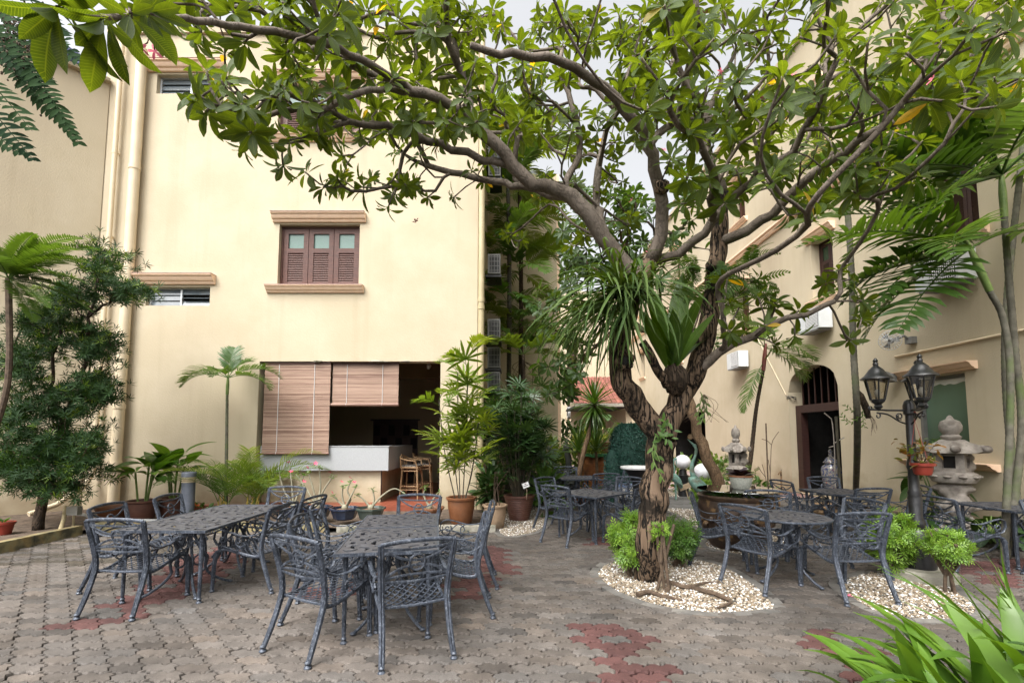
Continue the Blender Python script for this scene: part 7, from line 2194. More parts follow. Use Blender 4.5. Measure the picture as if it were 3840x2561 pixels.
desert_rose(1100, 1930, 8.7, 'green desert rose without flowers under the areca fronds', GLAZE_B, 1, [[(0, 0, .2), (-.05, 0, .6), (-.1, 0, .95)], [(0, 0, .2), (.1, 0, .5), (.18, 0, .8)], [(0, 0, .2), (-.2, 0, .5), (-.3, 0, .85)]])

# ================================================================== middle background
# statue of a standing woman
so = P(2128, 1768, 12.6); so.z = 0
stt = thing('garden_statue', 'dark statue of a draped standing woman among the plants', 'statue', (so.x, 12.6, 0))
MB().box((0, 0, .30), (.34, .34, .60)).build('plinth', BRONZE, stt, smooth=False)
b = MB()
zb = .60; H = (P(2128, 1645, 12.6).z - zb)
prof = [(.0, .17, .13), (.04, .16, .12), (.25, .125, .10), (.45, .13, .105), (.53, .145, .11), (.62, .105, .085), (.72, .125, .09), (.79, .14, .085), (.83, .10, .07), (.86, .045, .045), (.89, .05, .055), (.93, .062, .068), (.97, .055, .06), (1.0, .02, .02)]
vs, n = [], 16
for (t_, rx_, ry_) in prof:
    dx = .035 * math.sin(t_ * 5.2) + (.02 if t_ > .86 else 0)
    for k in range(n):
        w = 2 * PI * k / n
        dr_ = 1 + (.10 * math.sin(w * 6 + t_ * 9) if t_ < .5 else 0)
        vs.append((dx + rx_ * H / 1.5 * dr_ * math.cos(w), ry_ * H / 1.5 * dr_ * math.sin(w), zb + t_ * H))
fs_ = [(i*n+k, i*n+(k+1) % n, (i+1)*n+(k+1) % n, (i+1)*n+k) for i in range(len(prof)-1) for k in range(n)]
b.add(vs, fs_ + [tuple(range((len(prof)-1)*n, len(prof)*n))])
k_ = H / 1.5
for s, elb, hand in ((-1, (-.17, -.03, .66), (-.02, -.13, .74)), (1, (.20, -.03, .68), (.08, -.13, .84))):
    b.tube(spline([(s * .12 * k_, 0, zb + .79 * H), (elb[0] * k_, elb[1], zb + elb[2] * H), (hand[0] * k_, hand[1], zb + hand[2] * H)], .05), [.04 * k_ * (1 - .03 * i) for i in range(len(spline([(s * .12 * k_, 0, zb + .79 * H), (elb[0] * k_, elb[1], zb + elb[2] * H), (hand[0] * k_, hand[1], zb + hand[2] * H)], .05)))], 8)
b.build('figure', BRONZE, stt, ang=None)
# brick planter with turf mat
pl0, pl1 = P(2195, 1780, 13.0), P(2332, 1780, 13.0)
bp_ = thing('brick_planter', 'orange ridged brick planter box covered with green turf matting', 'planter', (0, 0, 0))
pz1 = P(2260, 1706, 13.0).z
CLAY = mat('ridged_clay', (.30, .10, .03), (.38, .145, .045), scale=9, rough=.8, bump=.3, c3=(.08, .035, .015), s3=2.5, r3=(.5, .66), coord='World')
MB().span((pl0.x, 13.03, 0), (pl1.x, 13.9, pz1)).build('core', CLAY, bp_, smooth=False)
nr = 16
for k in range(nr): MB().span((pl0.x - .02, 13.0, k * pz1 / nr + .006), (pl1.x + .02, 13.04, (k + 1) * pz1 / nr - .006)).build('clay_course', CLAY, bp_, smooth=False)
b = MB(); b.add([(pl0.x - .1 + (pl1.x - pl0.x + .2) * i / 12, y, z + .02 * math.sin(i * 1.3)) for y, z in ((12.93, pz1 - .05), (12.95, pz1 + .02), (13.4, pz1 + .03), (13.9, pz1 + .03)) for i in range(13)], [(r_ * 13 + i, r_ * 13 + i + 1, (r_ + 1) * 13 + i + 1, (r_ + 1) * 13 + i) for r_ in range(3) for i in range(12)])
b.build('turf_mat', mat('turf_mat', (.02, .10, .03), (.04, .15, .05), scale=80, rough=.95, bump=.8, bscale=140), bp_)
# topiary elephant-like mound
tx = P(2360, 1800, 11.8)
tt = thing('topiary', 'dark blue-green rounded topiary form behind the table', 'topiary', (tx.x, 11.8, 0))
b = MB(); pf = [(.36, .0), (.42, .3), (.44, .8), (.46, 1.2), (.42, 1.55), (.30, 1.85), (.12, 1.98)]
b.lathe(pf, 18, sx=1.1, sy=.8); b.lathe([(.2, .0), (.22, .6), (.2, 1.1), (.1, 1.3)], 12, (-.42, -.1, 0)); b.lathe([(.2, 0), (.24, .5), (.2, .9), (.1, 1.0)], 12, (.48, -.1, 0))
b.build('core', mat('topiary_core', (.006, .03, .022), (.01, .045, .032), scale=20, rough=.9), tt)
Ms = []
for k in range(5200):
    t_ = rng.random(); i = min(5, int(t_ * 6)); f = t_ * 6 - i
    r_ = pf[i][0] * (1 - f) + pf[i + 1][0] * f; z_ = pf[i][1] * (1 - f) + pf[i + 1][1] * f
    w = rng.uniform(0, 6.28); d = Vector((math.cos(w), math.sin(w), .2))
    p_ = Vector((r_ * 1.1 * math.cos(w), r_ * .8 * math.sin(w), z_))
    if k % 3 == 0:
        cxo, r2, z2 = ((-.42, .21, 1.2) if k % 2 else (.48, .22, .95)); p_ = Vector((cxo + r2 * math.cos(w), -.1 + r2 * math.sin(w), rng.uniform(0, z2)))
    Ms.append(frame(p_, d + Vector((rng.gauss(0, .6), rng.gauss(0, .6), rng.gauss(0, .6))), (rng.gauss(0, 1), rng.gauss(0, 1), 1), .06))
V, F, U, A = scatter(leaf_template(1, .5, 2, .1, .1, 'ovate', .05), Ms); tag(link('foliage', raw_mesh('foliage', V, F, TOPI, True, {'rnd': A}, U), tt), kind='stuff')
# dracaena / yucca head
dr_ = thing('dracaena_tree', 'spiky-headed dracaena with a crooked brown trunk', 'tree', (P(2160, 1800, 11.6).x, 11.6, 0))
o = Vector(dr_.location)
tk = [P(2150, 1830, 11.6), P(2190, 1690, 11.6), P(2205, 1640, 11.6), P(2225, 1560, 11.6), P(2228, 1520, 11.6)]; tk[0].z = 0
MB().tube(spline([p - o for p in tk], .1), .06, 9).build('trunk', BARK_2, dr_)
SP = [strap_mesh('spike_leaf', PALM_D, .66, .045, 0, d, 5, 0, .15, .3) for d in (.2, .5, .9)]
c = tk[-1] - o
for k in range(150):
    f = k / 150; az = k * 2.4; pi = 80 - 150 * f ** .8
    put('spike_leaf', SP[0 if f < .4 else 1 if f < .75 else 2], dr_, c + Vector((0, 0, .12 - .25 * f)), az, R(pi + rng.gauss(0, 6)), rng.gauss(0, .3), rng.uniform(.9, 1.2))
MB().lathe([(.20, 0), (.26, .3), (.29, .31), (.29, .36), (.25, .36), (.24, .3)], 18, (tk[0].x - o.x + .16, -.25, 0)).build('pot', TERRA, dr_)
for (u, v, Y, s, lab) in ((2170, 1690, 12.2, .62, 'low spiky yucca left of the crooked trunk'), (2235, 1690, 12.4, .62, 'low spiky yucca right of the crooked trunk')):
    e = P(u, v, Y); t = thing('yucca', lab, 'plant', (e.x, Y, 0))
    MB().tube([(.0, 0, 0), (.02, 0, e.z * .6), (0, 0, e.z)], .04, 8).build('trunk', BARK_2, t)
    for k in range(46):
        f = k / 46; put('spike_leaf', SP[0 if f < .6 else 1], t, (0, 0, e.z + .05 - .1 * f), k * 2.4, R(82 - 85 * f), rng.gauss(0, .3), s * 2.1 * rng.uniform(.75, 1))
# monstera in a clay pot on the planter + variegated plant
mo = P(2268, 1706, 13.2)
ms_ = pot('monstera', 'monstera with split leaves in a terracotta pot on the planter', 'potted plant', (mo.x, 13.25, pz1 + .04), [(.12, 0), (.15, .26), (.17, .27), (.17, .32), (.14, .31)], TERRA, .14, .26)
for k in range(9):
    T = leaf_template(.36, .75, 6, .3, .05, 'ovate', .04); az = rng.uniform(0, 6.28); h = rng.uniform(.35, .85)
    e = Vector((math.sin(az) * .35, math.cos(az) * .25 - .1, .3 + h))
    MB().tube([(0, 0, .28), e * .5 + Vector((0, 0, .2)), e], .010, 5).build('petiole', STEM_G, ms_)
    put('leaf', raw_mesh('leaf', T[0], T[1], BROAD, True, {'rnd': np.full(len(T[0]), rng.random())}, T[2]), ms_, e, az, R(rng.uniform(-50, 10)))
shrub('variegated_plant', 'yellow variegated leafy plant on the planter beside the monstera', 'plant', (P(2215, 1706, 13.2).x, 13.3, pz1 + .03), .4, .3, .3, 160, BL1, leafmat('variegated_leaf', (.16, .24, .03), (.42, .42, .12), trans=.3, rough=.45), .3, 4)
pk = P(2225, 1790, 12.2)
tb = thing('trough_planter', 'low terracotta trough with rosette succulents', 'planter', (pk.x, 12.2, .0))
MB().box((0, 0, .2), (.82, .28, .14)).build('trough', TERRA, tb, smooth=False)
MB().box((0, 0, .06), (.7, .22, .12)).build('base', TERRA_D, tb, smooth=False)
SU = leaf_template(.16, .4, 3, .0, .15, 'lance', .02)
sue = raw_mesh('leaf', SU[0], SU[1], BROAD, True, {'rnd': np.full(len(SU[0]), .5)}, SU[2])
for k in range(5):
    for m in rosette((-.32 + k * .16, 0, .27), (0, 0, 1), 12, 1.0, None, (10, 75), rng):
        o = link('leaf', sue, tb); o.matrix_basis = Matrix(m.tolist())
# stool, black pedestal
so_ = P(2348, 1815, 10.9)
ds = thing('drum_stool', 'patterned ceramic drum stool with blue top', 'stool', (so_.x, 11.0, 0))
MB().lathe([(.16, 0), (.19, .03), (.235, .2), (.235, .32), (.20, .45)], 20).build('body', mat('drum_pattern', (.45, .42, .36), (.10, .14, .22), scale=26, rough=.3, ramp=(.5, .55)), ds)
MB().lathe([(.20, .451), (.205, .49), (.19, .52), (.02, .53)], 20).build('top', mat('drum_blue', (.10, .14, .24), (.14, .19, .3), rough=.25), ds)
for w in (-2.3, -1.57, -.9): MB().blob((.225 * math.cos(w), .225 * math.sin(w), .17), .035, 8, 6).build('knob', BLACK, ds)
pe = thing('pedestal_table', 'black carved pedestal table with a pale round top behind the trunk', 'table', (P(2395, 1850, 9.6).x, 9.6, 0))
MB().lathe([(.24, 0), (.26, .06), (.18, .14), (.13, .3), (.12, .6), (.16, .78), (.26, .92), (.30, .96)], 16).build('pedestal', BLACK, pe)
MB().lathe([(.30, .961), (.36, .97), (.37, 1.0), (.36, 1.02), (.02, 1.03)], 28).build('tabletop', WHITEP, pe)
# background greenery
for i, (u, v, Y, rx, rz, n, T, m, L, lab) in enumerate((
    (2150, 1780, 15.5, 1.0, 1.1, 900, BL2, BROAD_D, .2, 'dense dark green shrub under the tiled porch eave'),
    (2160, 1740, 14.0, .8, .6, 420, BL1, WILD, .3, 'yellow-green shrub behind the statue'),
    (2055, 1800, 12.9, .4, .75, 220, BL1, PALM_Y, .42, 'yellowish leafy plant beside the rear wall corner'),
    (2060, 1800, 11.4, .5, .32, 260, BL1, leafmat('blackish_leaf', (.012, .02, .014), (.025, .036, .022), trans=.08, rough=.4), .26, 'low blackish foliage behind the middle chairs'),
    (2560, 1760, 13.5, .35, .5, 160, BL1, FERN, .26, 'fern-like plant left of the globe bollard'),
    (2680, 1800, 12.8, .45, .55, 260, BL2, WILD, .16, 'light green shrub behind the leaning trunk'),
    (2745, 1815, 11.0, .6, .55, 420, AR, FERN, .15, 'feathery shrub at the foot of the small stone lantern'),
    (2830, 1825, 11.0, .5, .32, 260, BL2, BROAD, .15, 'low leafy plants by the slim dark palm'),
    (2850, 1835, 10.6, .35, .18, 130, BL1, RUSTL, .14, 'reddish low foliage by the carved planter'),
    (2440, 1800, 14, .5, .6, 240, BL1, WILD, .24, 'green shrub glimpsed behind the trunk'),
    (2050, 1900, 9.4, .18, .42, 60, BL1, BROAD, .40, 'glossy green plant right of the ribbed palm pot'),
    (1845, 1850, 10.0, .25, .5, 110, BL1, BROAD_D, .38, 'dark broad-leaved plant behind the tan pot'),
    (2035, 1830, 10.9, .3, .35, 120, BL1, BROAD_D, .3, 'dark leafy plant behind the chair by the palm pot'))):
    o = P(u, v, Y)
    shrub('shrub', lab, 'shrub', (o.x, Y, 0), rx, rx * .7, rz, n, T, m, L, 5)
# globe bollards
for (u, vt, vb, Y, lab) in ((2563, 1732, 1838, 12.8, 'black bollard light with a white globe on the alley pebbles'), (2640, 1768, 1900, 11.2, 'white globe bollard hidden behind the bronze crane')):
    o = P(u, vb, Y); zt = P(u, vt, Y).z
    t = thing('globe_bollard', lab, 'bollard light', (o.x, Y, 0))
    hp = zt - .20
    MB().lathe([(.15, 0), (.14, .05), (.135, hp - .2), (.14, hp - .19), (.14, hp - .16), (.11, hp - .15), (.09, hp)], 16).build('post', BLACK, t)
    MB().blob((0, 0, zt), (.215, .215, .20), 22, 14).build('globe', GLOBE, t)
ws = thing('wooden_sign', 'small blank wooden board on a stick by the globe bollard', 'sign', (P(2570, 1850, 12.2).x, 12.2, 0))
MB().box((0, -.02, .32), (.34, .03, .13), m=Matrix.Rotation(R(-20), 4, 'Y')).build('board', WOODP, ws, smooth=False)
MB().tube([(.08, 0, 0), (0, 0, .32)], .018, 6).build('stake', WOODP, ws)
# bronze cranes
def crane(u, vb, Y, top, flip, label, pose):
    o = P(u, vb, Y); H = P(u, top, Y).z
    t = thing('crane_statue', label, 'statue', (o.x, Y, 0), flip)
    k = H / 1.75
    b = MB()
    if pose == 'up':
        neck = [(-.02, 0, .92), (-.10, 0, 1.05), (-.10, 0, 1.25), (-.03, 0, 1.42), (.0, 0, 1.58), (-.03, 0, 1.66)]
        beak = [(-.03, 0, 1.66), (-.10, 0, 1.72), (-.18, 0, 1.80)]
    else:
        neck = [(-.02, 0, .95), (.03, 0, 1.1), (.0, 0, 1.3), (.05, 0, 1.45), (.10, 0, 1.46)]
        beak = [(.10, 0, 1.46), (.12, 0, 1.36), (.12, 0, 1.18)]
    body = spline([(-.10, 0, .98), (-.08, 0, .90), (.02, 0, .80), (.14, 0, .68), (.24, 0, .52), (.28, 0, .42)], .04)
    rs = [.05 + .09 * math.sin(PI * min(1, i / len(body) * .95 + .12)) for i in range(len(body))]
    b.tube([Vector(p) * k for p in body], [r_ * k for r_ in rs], 12, up=(0, 1, 0))
    nk = spline(neck, .05); b.tube([Vector(p) * k for p in nk], [(.065 - .035 * min(1, i / len(nk) * 1.6)) * k for i in range(len(nk))], 10)
    b.blob(tuple(Vector(neck[-1]) * k), (.045 * k, .035 * k, .04 * k), 10, 7)
    b.build('body', PATINA, t, ang=None)
    MB().tube([Vector(p) * k for p in beak], [.026 * k, .018 * k, .004], 7).build('beak', PATINA, t)
    for s in (-1, 1):
        MB().tube([Vector(p) * k for p in ((.06, s * .05, .70), (.06, s * .05, .40), (.07, s * .05, 0))], [.025 * k, .014 * k, .016 * k], 7).build('leg', PATINA, t)
        w = MB()
        for q in range(6): w.tube([Vector((-.02 + q * .02, s * (.10 + .006 * q), .92 - q * .03)) * k, Vector((.12 + q * .03, s * (.10 + .004 * q), .62 - q * .02)) * k], .024 * k, 6)
        w.build('wing_feathers', PATINA, t)
    return t
crane(2618, 1930, 8.9, 1655, 0, 'green bronze crane statue with its beak raised to the sky', 'up')
crane(2527, 1840, 12.0, 1690, 0, 'smaller bronze crane statue with its beak pointing down', 'down')
# small stone pagoda lantern
def lantern(loc, H, label, rz=0.0, wide=1.0):
    t = thing('stone_lantern', label, 'stone lantern', loc, rz)
    k = H / 2.0; q = wide
    from mathutils import noise
    def carve(b, amp, fr):
        out = []
        for v in b.v:
            n_ = noise.noise(Vector(v) * fr) * amp + noise.noise(Vector(v) * fr * 2.3) * amp * .5
            r_ = math.hypot(v[0], v[1]) + 1e-6
            out.append((v[0] * (1 + n_ / r_), v[1] * (1 + n_ / r_), v[2]))
        b.v = out; return b
    b = MB().lathe([(.30 * q, 0), (.34 * q, .04), (.33 * q, .12), (.24 * q, .16)], 28); carve(b, .03 * k, 9)
    b.v = [(x * k, y * k, z * k) for x, y, z in b.v]; b.build('base_stone', STONE, t)
    prof = [(.24 * q, .16)] + [((.25 + .05 * math.sin(i * 1.1)) * q, .16 + .62 * i / 14) for i in range(1, 14)] + [(.22 * q, .80)]
    b = MB().lathe(prof, 36); b.v = [(x * k, y * k, z * k) for x, y, z in b.v]; carve(b, .11 * k, 6.5 / k); b.build('carved_shaft', STONE, t, ang=None)
    b = MB().lathe([(.20 * q, .80), (.33 * q, .84), (.37 * q, .90), (.36 * q, .97), (.30 * q, 1.0)], 24); b.v = [(x * k, y * k, z * k) for x, y, z in b.v]; ml = b.build('middle_tier', STONE, t)
    for i in range(10):
        w = 2 * PI * i / 10; MB().blob((.35 * q * k * math.cos(w), .35 * q * k * math.sin(w), .93 * k), (.06 * k, .06 * k, .03 * k), 8, 5).build('lotus_boss', STONE, ml)
    b = MB(); s = .21 * q
    for sx in (-1, 1):
        for sy in (-1, 1): b.box((sx * s * .78 * k, sy * s * .78 * k, 1.155 * k), (.13 * q * k, .13 * q * k, .31 * k))
    b.box((0, 0, 1.03 * k), (s * 2 * k, s * 2 * k, .06 * k)); b.box((0, 0, 1.28 * k), (s * 2 * k, s * 2 * k, .06 * k))
    b.build('light_chamber', STONE, t, smooth=False)
    MB().box((0, 0, 1.155 * k), (s * 1.5 * k, s * 1.5 * k, .22 * k)).build('chamber_core', W_DARK, t, smooth=False)
    lb = MB(); lb.blob((s * .95 * k, -s * .75 * k, 1.22 * k), (.10 * k, .09 * k, .09 * k), 12, 8, .1).blob((s * 1.0 * k, -s * .8 * k, 1.09 * k), (.11 * k, .09 * k, .10 * k), 12, 8, .1)
    lb.build('guardian_carving', STONE, t)
    # roof with six upturned corners
    vs, fs_ = [], []; n = 48; rings = [(.10, 1.50), (.20, 1.49), (.27, 1.45), (.34, 1.38), (.43, 1.335), (.45, 1.30), (.38, 1.29), (.1, 1.30)]
    for (r_, z_) in rings:
        for i in range(n):
            w = 2 * PI * i / n; c6 = max(0, math.cos(3 * (w - .35))) ** 4
            rr2 = r_ * (1 + (.22 * c6 if r_ > .3 else .04 * c6)) * q; zz = z_ + (.05 * c6 if r_ > .33 else .02 * c6)
            vs.append((rr2 * k * math.cos(w), rr2 * k * math.sin(w), zz * k))
    for i in range(len(rings) - 1):
        for j in range(n): fs_.append((i * n + j, i * n + (j + 1) % n, (i + 1) * n + (j + 1) % n, (i + 1) * n + j))
    b = MB(); b.add(vs, fs_ + [tuple(range(n - 1, -1, -1))]); b.build('roof', STONE, t, ang=55)
    for i in range(6):
        w = .35 + 2 * PI * i / 6
        MB().blob((.53 * q * k * math.cos(w), .53 * q * k * math.sin(w), 1.365 * k), (.085 * k * q, .085 * k * q, .06 * k), 9, 6).build('roof_scroll', STONE, t)
    b = MB().lathe([(.12, 1.50), (.155, 1.53), (.165, 1.56), (.12, 1.59), (.13, 1.61), (.175, 1.66), (.18, 1.73), (.15, 1.80), (.06, 1.84), (.04, 1.88), (.01, 1.90)], 20); b.v = [(x * k * q, y * k * q, z * k) for x, y, z in b.v]; b.build('finial', STONE, t)
    return t
ls = P(2766, 1830, 10.2)
lantern((ls.x, 10.2, .0), P(2766, 1592, 10.2).z * 1.05, 'small carved stone pagoda lantern behind the glass table', .4, .50)
lb_ = P(3592, 2020, 7.7)
lantern((P(3592, 2000, 7.75).x, 7.75, .0), P(3592, 1556, 7.75).z * 1.05, 'large carved stone pagoda lantern by the right wall', .55, .80)
# glass-topped jar
jo = P(2790, 2000, 6.75)
jar = thing('glazed_jar', 'huge brown glazed dragon jar used as a table base', 'jar', (jo.x, 7.0, 0))
GJ = mat('brown_glaze', (.028, .017, .012), (.07, .042, .026), scale=7, rough=.35, rough2=.55, bump=.3, bscale=16, c3=(.15, .09, .04), s3=9, r3=(.56, .66), bdist=.02)
MB().lathe([(.34, 0), (.40, .08), (.50, .35), (.53, .58), (.50, .70), (.52, .72), (.53, .76), (.50, .78), (.46, .77), (.44, .70)], 32).build('body', GJ, jar)
b = MB()
for k in range(26):
    w = 2 * PI * k / 26
    b.blob((.51 * math.cos(w), .51 * math.sin(w), .42 + .07 * math.sin(k * 1.7)), (.05, .05, .045), 7, 5, .2)
tag(b.build('dragon_relief', GJ, jar), kind='stuff')
MB().tube([(.5 * math.cos(w), .5 * math.sin(w), .64) for w in np.linspace(0, 2 * PI, 32, endpoint=False)], .014, 6, closed=True).build('band', GJ, jar)
shrub('jar_plant', 'green leaves sprouting from the glazed jar under the glass', 'plant', (jo.x, 7.0, .70), .40, .40, .035, 150, BL1, BROAD, .13, 0, .03, .1)
gt = thing('glass_tabletop', 'round clear glass top resting over the glazed jar', 'table top', (jo.x + .06, 7.0, P(2790, 1835, 7.0).z))
GR_ = 140 * KD / FPX * 7.0 * .625
MB().lathe([(GR_ - .006, 0), (GR_, .005), (GR_ - .004, .012), (.01, .012)], 48).build('glass_disc', glassmat('table_glass', (.72, .84, .77), .01, .42), gt)
for w in (.5, 2.6, 4.7): MB().tube([(.40 * math.cos(w), .40 * math.sin(w), -(gt.location.z - .76)), (.40 * math.cos(w), .40 * math.sin(w), -.002)], .018, 8).build('spacer', BLACK, gt)
pg = P(2780, 1850, 6.95)
pp_ = thing('purple_plant', 'blackish purple plant in a white woven pot on the glass top', 'potted plant', (pg.x, 6.95, gt.location.z + .013))
MB().lathe([(.105, 0), (.125, .02), (.155, .13), (.165, .18), (.15, .18), (.14, .15)], 24).build('pot', mat('white_weave', (.42, .44, .38), (.56, .57, .5), scale=42, rough=.6, bump=.8, bscale=60), pp_)
MB().lathe([(.164, .178), (.172, .185), (.168, .205), (.15, .205)], 24).build('pot_rim', TERRA, pp_)
MB().lathe([(.14, .17), (.01, .19)], 16).build('soil', SOIL, pp_)
for k in range(13):
    T = leaf_template(rng.uniform(.16, .24), .55, 5, .25, .08, 'ovate', .1)
    put('leaf', raw_mesh('leaf', T[0], T[1], PURPLE, True, {'rnd': np.full(len(T[0]), rng.random())}, T[2]), pp_, (0, 0, .19), k * 2.4, R(rng.uniform(0, 55)), rng.gauss(0, .2))
# carved planter with bare stake, faucet, vase in the door, second stake
cpn = P(2890, 1835, 10.6)
cpl = thing('carved_planter', 'square carved clay planter with a bare staked shrub', 'planter', (cpn.x, 10.7, 0))
CARV = mat('carved_clay', (.20, .125, .06), (.30, .2, .11), scale=9, rough=.85, bump=.6, bscale=25, c3=(.09, .055, .03), s3=7, r3=(.5, .62))
MB().box((0, 0, .17), (.34, .34, .34)).build('box', CARV, cpl, smooth=False)
MB().box((0, 0, .365), (.46, .46, .05)).build('rim', CARV, cpl, smooth=False)
MB().box((0, 0, .39), (.38, .38, .02)).build('soil', SOIL, cpl, smooth=False)
MB().tube([(0, 0, .38), (.01, 0, 1.95)], .016, 7).build('stake', STEM_B, cpl)
for pts in ([(.03, 0, .4), (.07, 0, .9), (.12, 0, 1.45), (.20, 0, 1.62), (.3, 0, 1.75)], [(.12, 0, 1.45), (.02, 0, 1.55), (-.1, 0, 1.58)], [(-.02, 0, .4), (-.06, 0, .75), (-.12, 0, 1.0)], [(.05, .02, .4), (.06, 0, .8), (.03, 0, 1.1)], [(-.05, 0, .7), (-.16, 0, .85), (-.22, 0, .95)]):
    MB().tube(spline(pts, .08), .007, 5).build('twig', STEM_B, cpl)
fc2 = thing('tap', 'old brass garden tap on a short pipe by the wall', 'tap', (RX - .35, 13.6, 0))
MB().tube([(0, 0, 0), (0, 0, .62)], .025, 8).build('pipe', CARV, fc2)
MB().tube([(0, 0, .58), (-.08, -.05, .58), (-.12, -.07, .52)], .02, 7).build('spout', CARV, fc2)
MB().tube([(-.02, -.06, .66), (.02, .06, .66)], .012, 6).build('handle', BLACK, fc2)
vz = thing('floor_vase', 'tall painted porcelain jar with lid standing inside the doorway', 'vase', (RX + .9, 13.25, .02))
MB().lathe([(.14, 0), (.17, .04), (.23, .35), (.26, .62), (.24, .74), (.16, .82), (.15, .86)], 20).build('body', PORC, vz)
MB().lathe([(.20, .861), (.20, .88), (.12, .98), (.05, 1.06), (.06, 1.1), (.045, 1.14), (.06, 1.2), (.02, 1.26)], 16).build('lid', PORC, vz)
s2 = P(3145, 1880, 9.3); 
sk = thing('staked_shrub', 'bare grey shrub tied to a mossy bamboo stake by the doorway', 'plant', (s2.x, 9.3, 0))
MB().tube([(.05, 0, 0), (.04, 0, 2.05)], .028, 7).build('stake', CANE, sk)
for pts in ([(-.02, 0, 0), (-.05, 0, .7), (-.03, 0, 1.4), (-.06, 0, 2.0), (-.2, 0, 2.12)], [(-.04, 0, 1.5), (.1, 0, 1.58), (.18, 0, 1.62)], [(-.05, 0, 1.2), (-.14, 0, 1.25)], [(-.03, 0, 1.45), (-.14, 0, 1.42)]):
    MB().tube(spline(pts, .1), .011, 5).build('twig', STONE, sk)
cpl2 = thing('carved_planter', 'squat carved clay planter under the doorway table', 'planter', (s2.x - .1, 9.5, 0))
MB().lathe([(.18, 0), (.26, .10), (.27, .22), (.24, .26)], 8, ph=PI / 8).build('bowl', CARV, cpl2, ang=25)
# ================================================================== lamp post
lo = G(3450, 2165)
lp = thing('lamp_post', 'black cast iron lamp post with three lanterns', 'lamp post', (lo.x, lo.y, 0))
o = Vector((lo.x, lo.y, 0))
Yl = lo.y
tz = P(3400, 1520, Yl).z
MB().lathe([(.20, 0), (.20, .10), (.16, .12), (.165, .16), (.11, .42), (.10, .52), (.075, .56), (.085, .60), (.085, .64), (.062, .70), (.070, .92), (.062, .95), (.07, .98), (.055, 1.02), (.05, 1.25), (.062, 1.28), (.058, 1.34), (.045, 1.38), (.042, tz - .12), (.06, tz - .10), (.062, tz), (.045, tz + .05), (.02, tz + .07)], 18).build('post', BLACK, lp)
MB().lathe([(.34, 0), (.34, .09), (.30, .12), (.05, .125)], 8, (-.0, 0, 0)).build('stone_footing', KERB, lp, smooth=False)
LG = glassmat('lantern_glass', (.85, .82, .74), .08, .10)
def lantern_head(c, s):
    h = thing_part('lantern', lp, c)
    n = 6
    MB().lathe([(.02, 0), (.05, .03), (.035, .06), (.07, .09), (.075, .11)], 6).build('cup', BLACK, h, ang=20)
    fr = MB()
    for k in range(n):
        w = 2 * PI * k / n
        fr.tube([(.072 * math.cos(w), .072 * math.sin(w), .11), (.125 * math.cos(w), .125 * math.sin(w), .36)], .009, 5)
    for r_, z_ in ((.072, .112), (.125, .36)):
        fr.tube([(r_ * math.cos(2 * PI * k / n), r_ * math.sin(2 * PI * k / n), z_) for k in range(n)], .009, 5, closed=True)
    fr.build('frame_bars', BLACK, h)
    for k in range(n):
        a, b2 = 2 * PI * k / n, 2 * PI * (k + 1) / n
        MB().add([(.070 * math.cos(a), .070 * math.sin(a), .115), (.070 * math.cos(b2), .070 * math.sin(b2), .115), (.122 * math.cos(b2), .122 * math.sin(b2), .355), (.122 * math.cos(a), .122 * math.sin(a), .355)], [(0, 1, 2, 3)]).build('pane', LG, h, smooth=False)
    MB().lathe([(.165, .358), (.16, .37), (.12, .40), (.085, .45), (.075, .47), (.045, .50), (.025, .52), (.03, .54), (.02, .56), (.028, .58), (.01, .61)], 12).build('roof', BLACK, h)
    MB().blob((0, 0, .19), (.03, .03, .05), 10, 7).build('bulb', WHITEP, h)
    h.scale = (s, s, s)
    return h
arms = [(-1.0, 0.0), (.85, .5), (-.30, -.95)]
za = tz - .06
for (ax, ay), Ls in zip(arms, (.37, .30, .30)):
    d = Vector((ax, ay, 0)).normalized()
    e = d * Ls
    m = MB()
    m.tube([Vector((0, 0, za)), e * .6 + Vector((0, 0, za)), e * 1.25 + Vector((0, 0, za + .01))], .012, 7)
    m.tube([e * 1.25 + Vector((0, 0, za + .028)) + (d * math.cos(w) + Vector((0, 0, 1)) * math.sin(w)) * (.026 - .016 * k / 10) for k, w in enumerate(np.linspace(-PI / 2, 2.2 * PI, 11))], .008, 5)
    m.tube(spline([tuple(Vector((0, 0, za - .16)) + d * .05), tuple(d * Ls * .35 + Vector((0, 0, za - .13))), tuple(d * Ls * .7 + Vector((0, 0, za - .05))), tuple(d * Ls * 1.05 + Vector((0, 0, za - .03)))], .03), .010, 6)
    m.tube([d * .12 + Vector((0, 0, za - .07)) + (d * math.cos(w) + Vector((0, 0, 1)) * math.sin(w)) * (.045 - .03 * k / 12) for k, w in enumerate(np.linspace(-2, 2.4 * PI, 13))], .008, 5)
    m.tube([d * Ls * 1.02 + Vector((0, 0, za - .065)) + (d * math.cos(w) + Vector((0, 0, 1)) * math.sin(w)) * (.035 - .02 * k / 10) for k, w in enumerate(np.linspace(1.5, 2.2 * PI, 11))], .008, 5)
    m.build('bracket_arm', BLACK, lp)
    lantern_head(e + Vector((0, 0, za + .01)), 1.02)
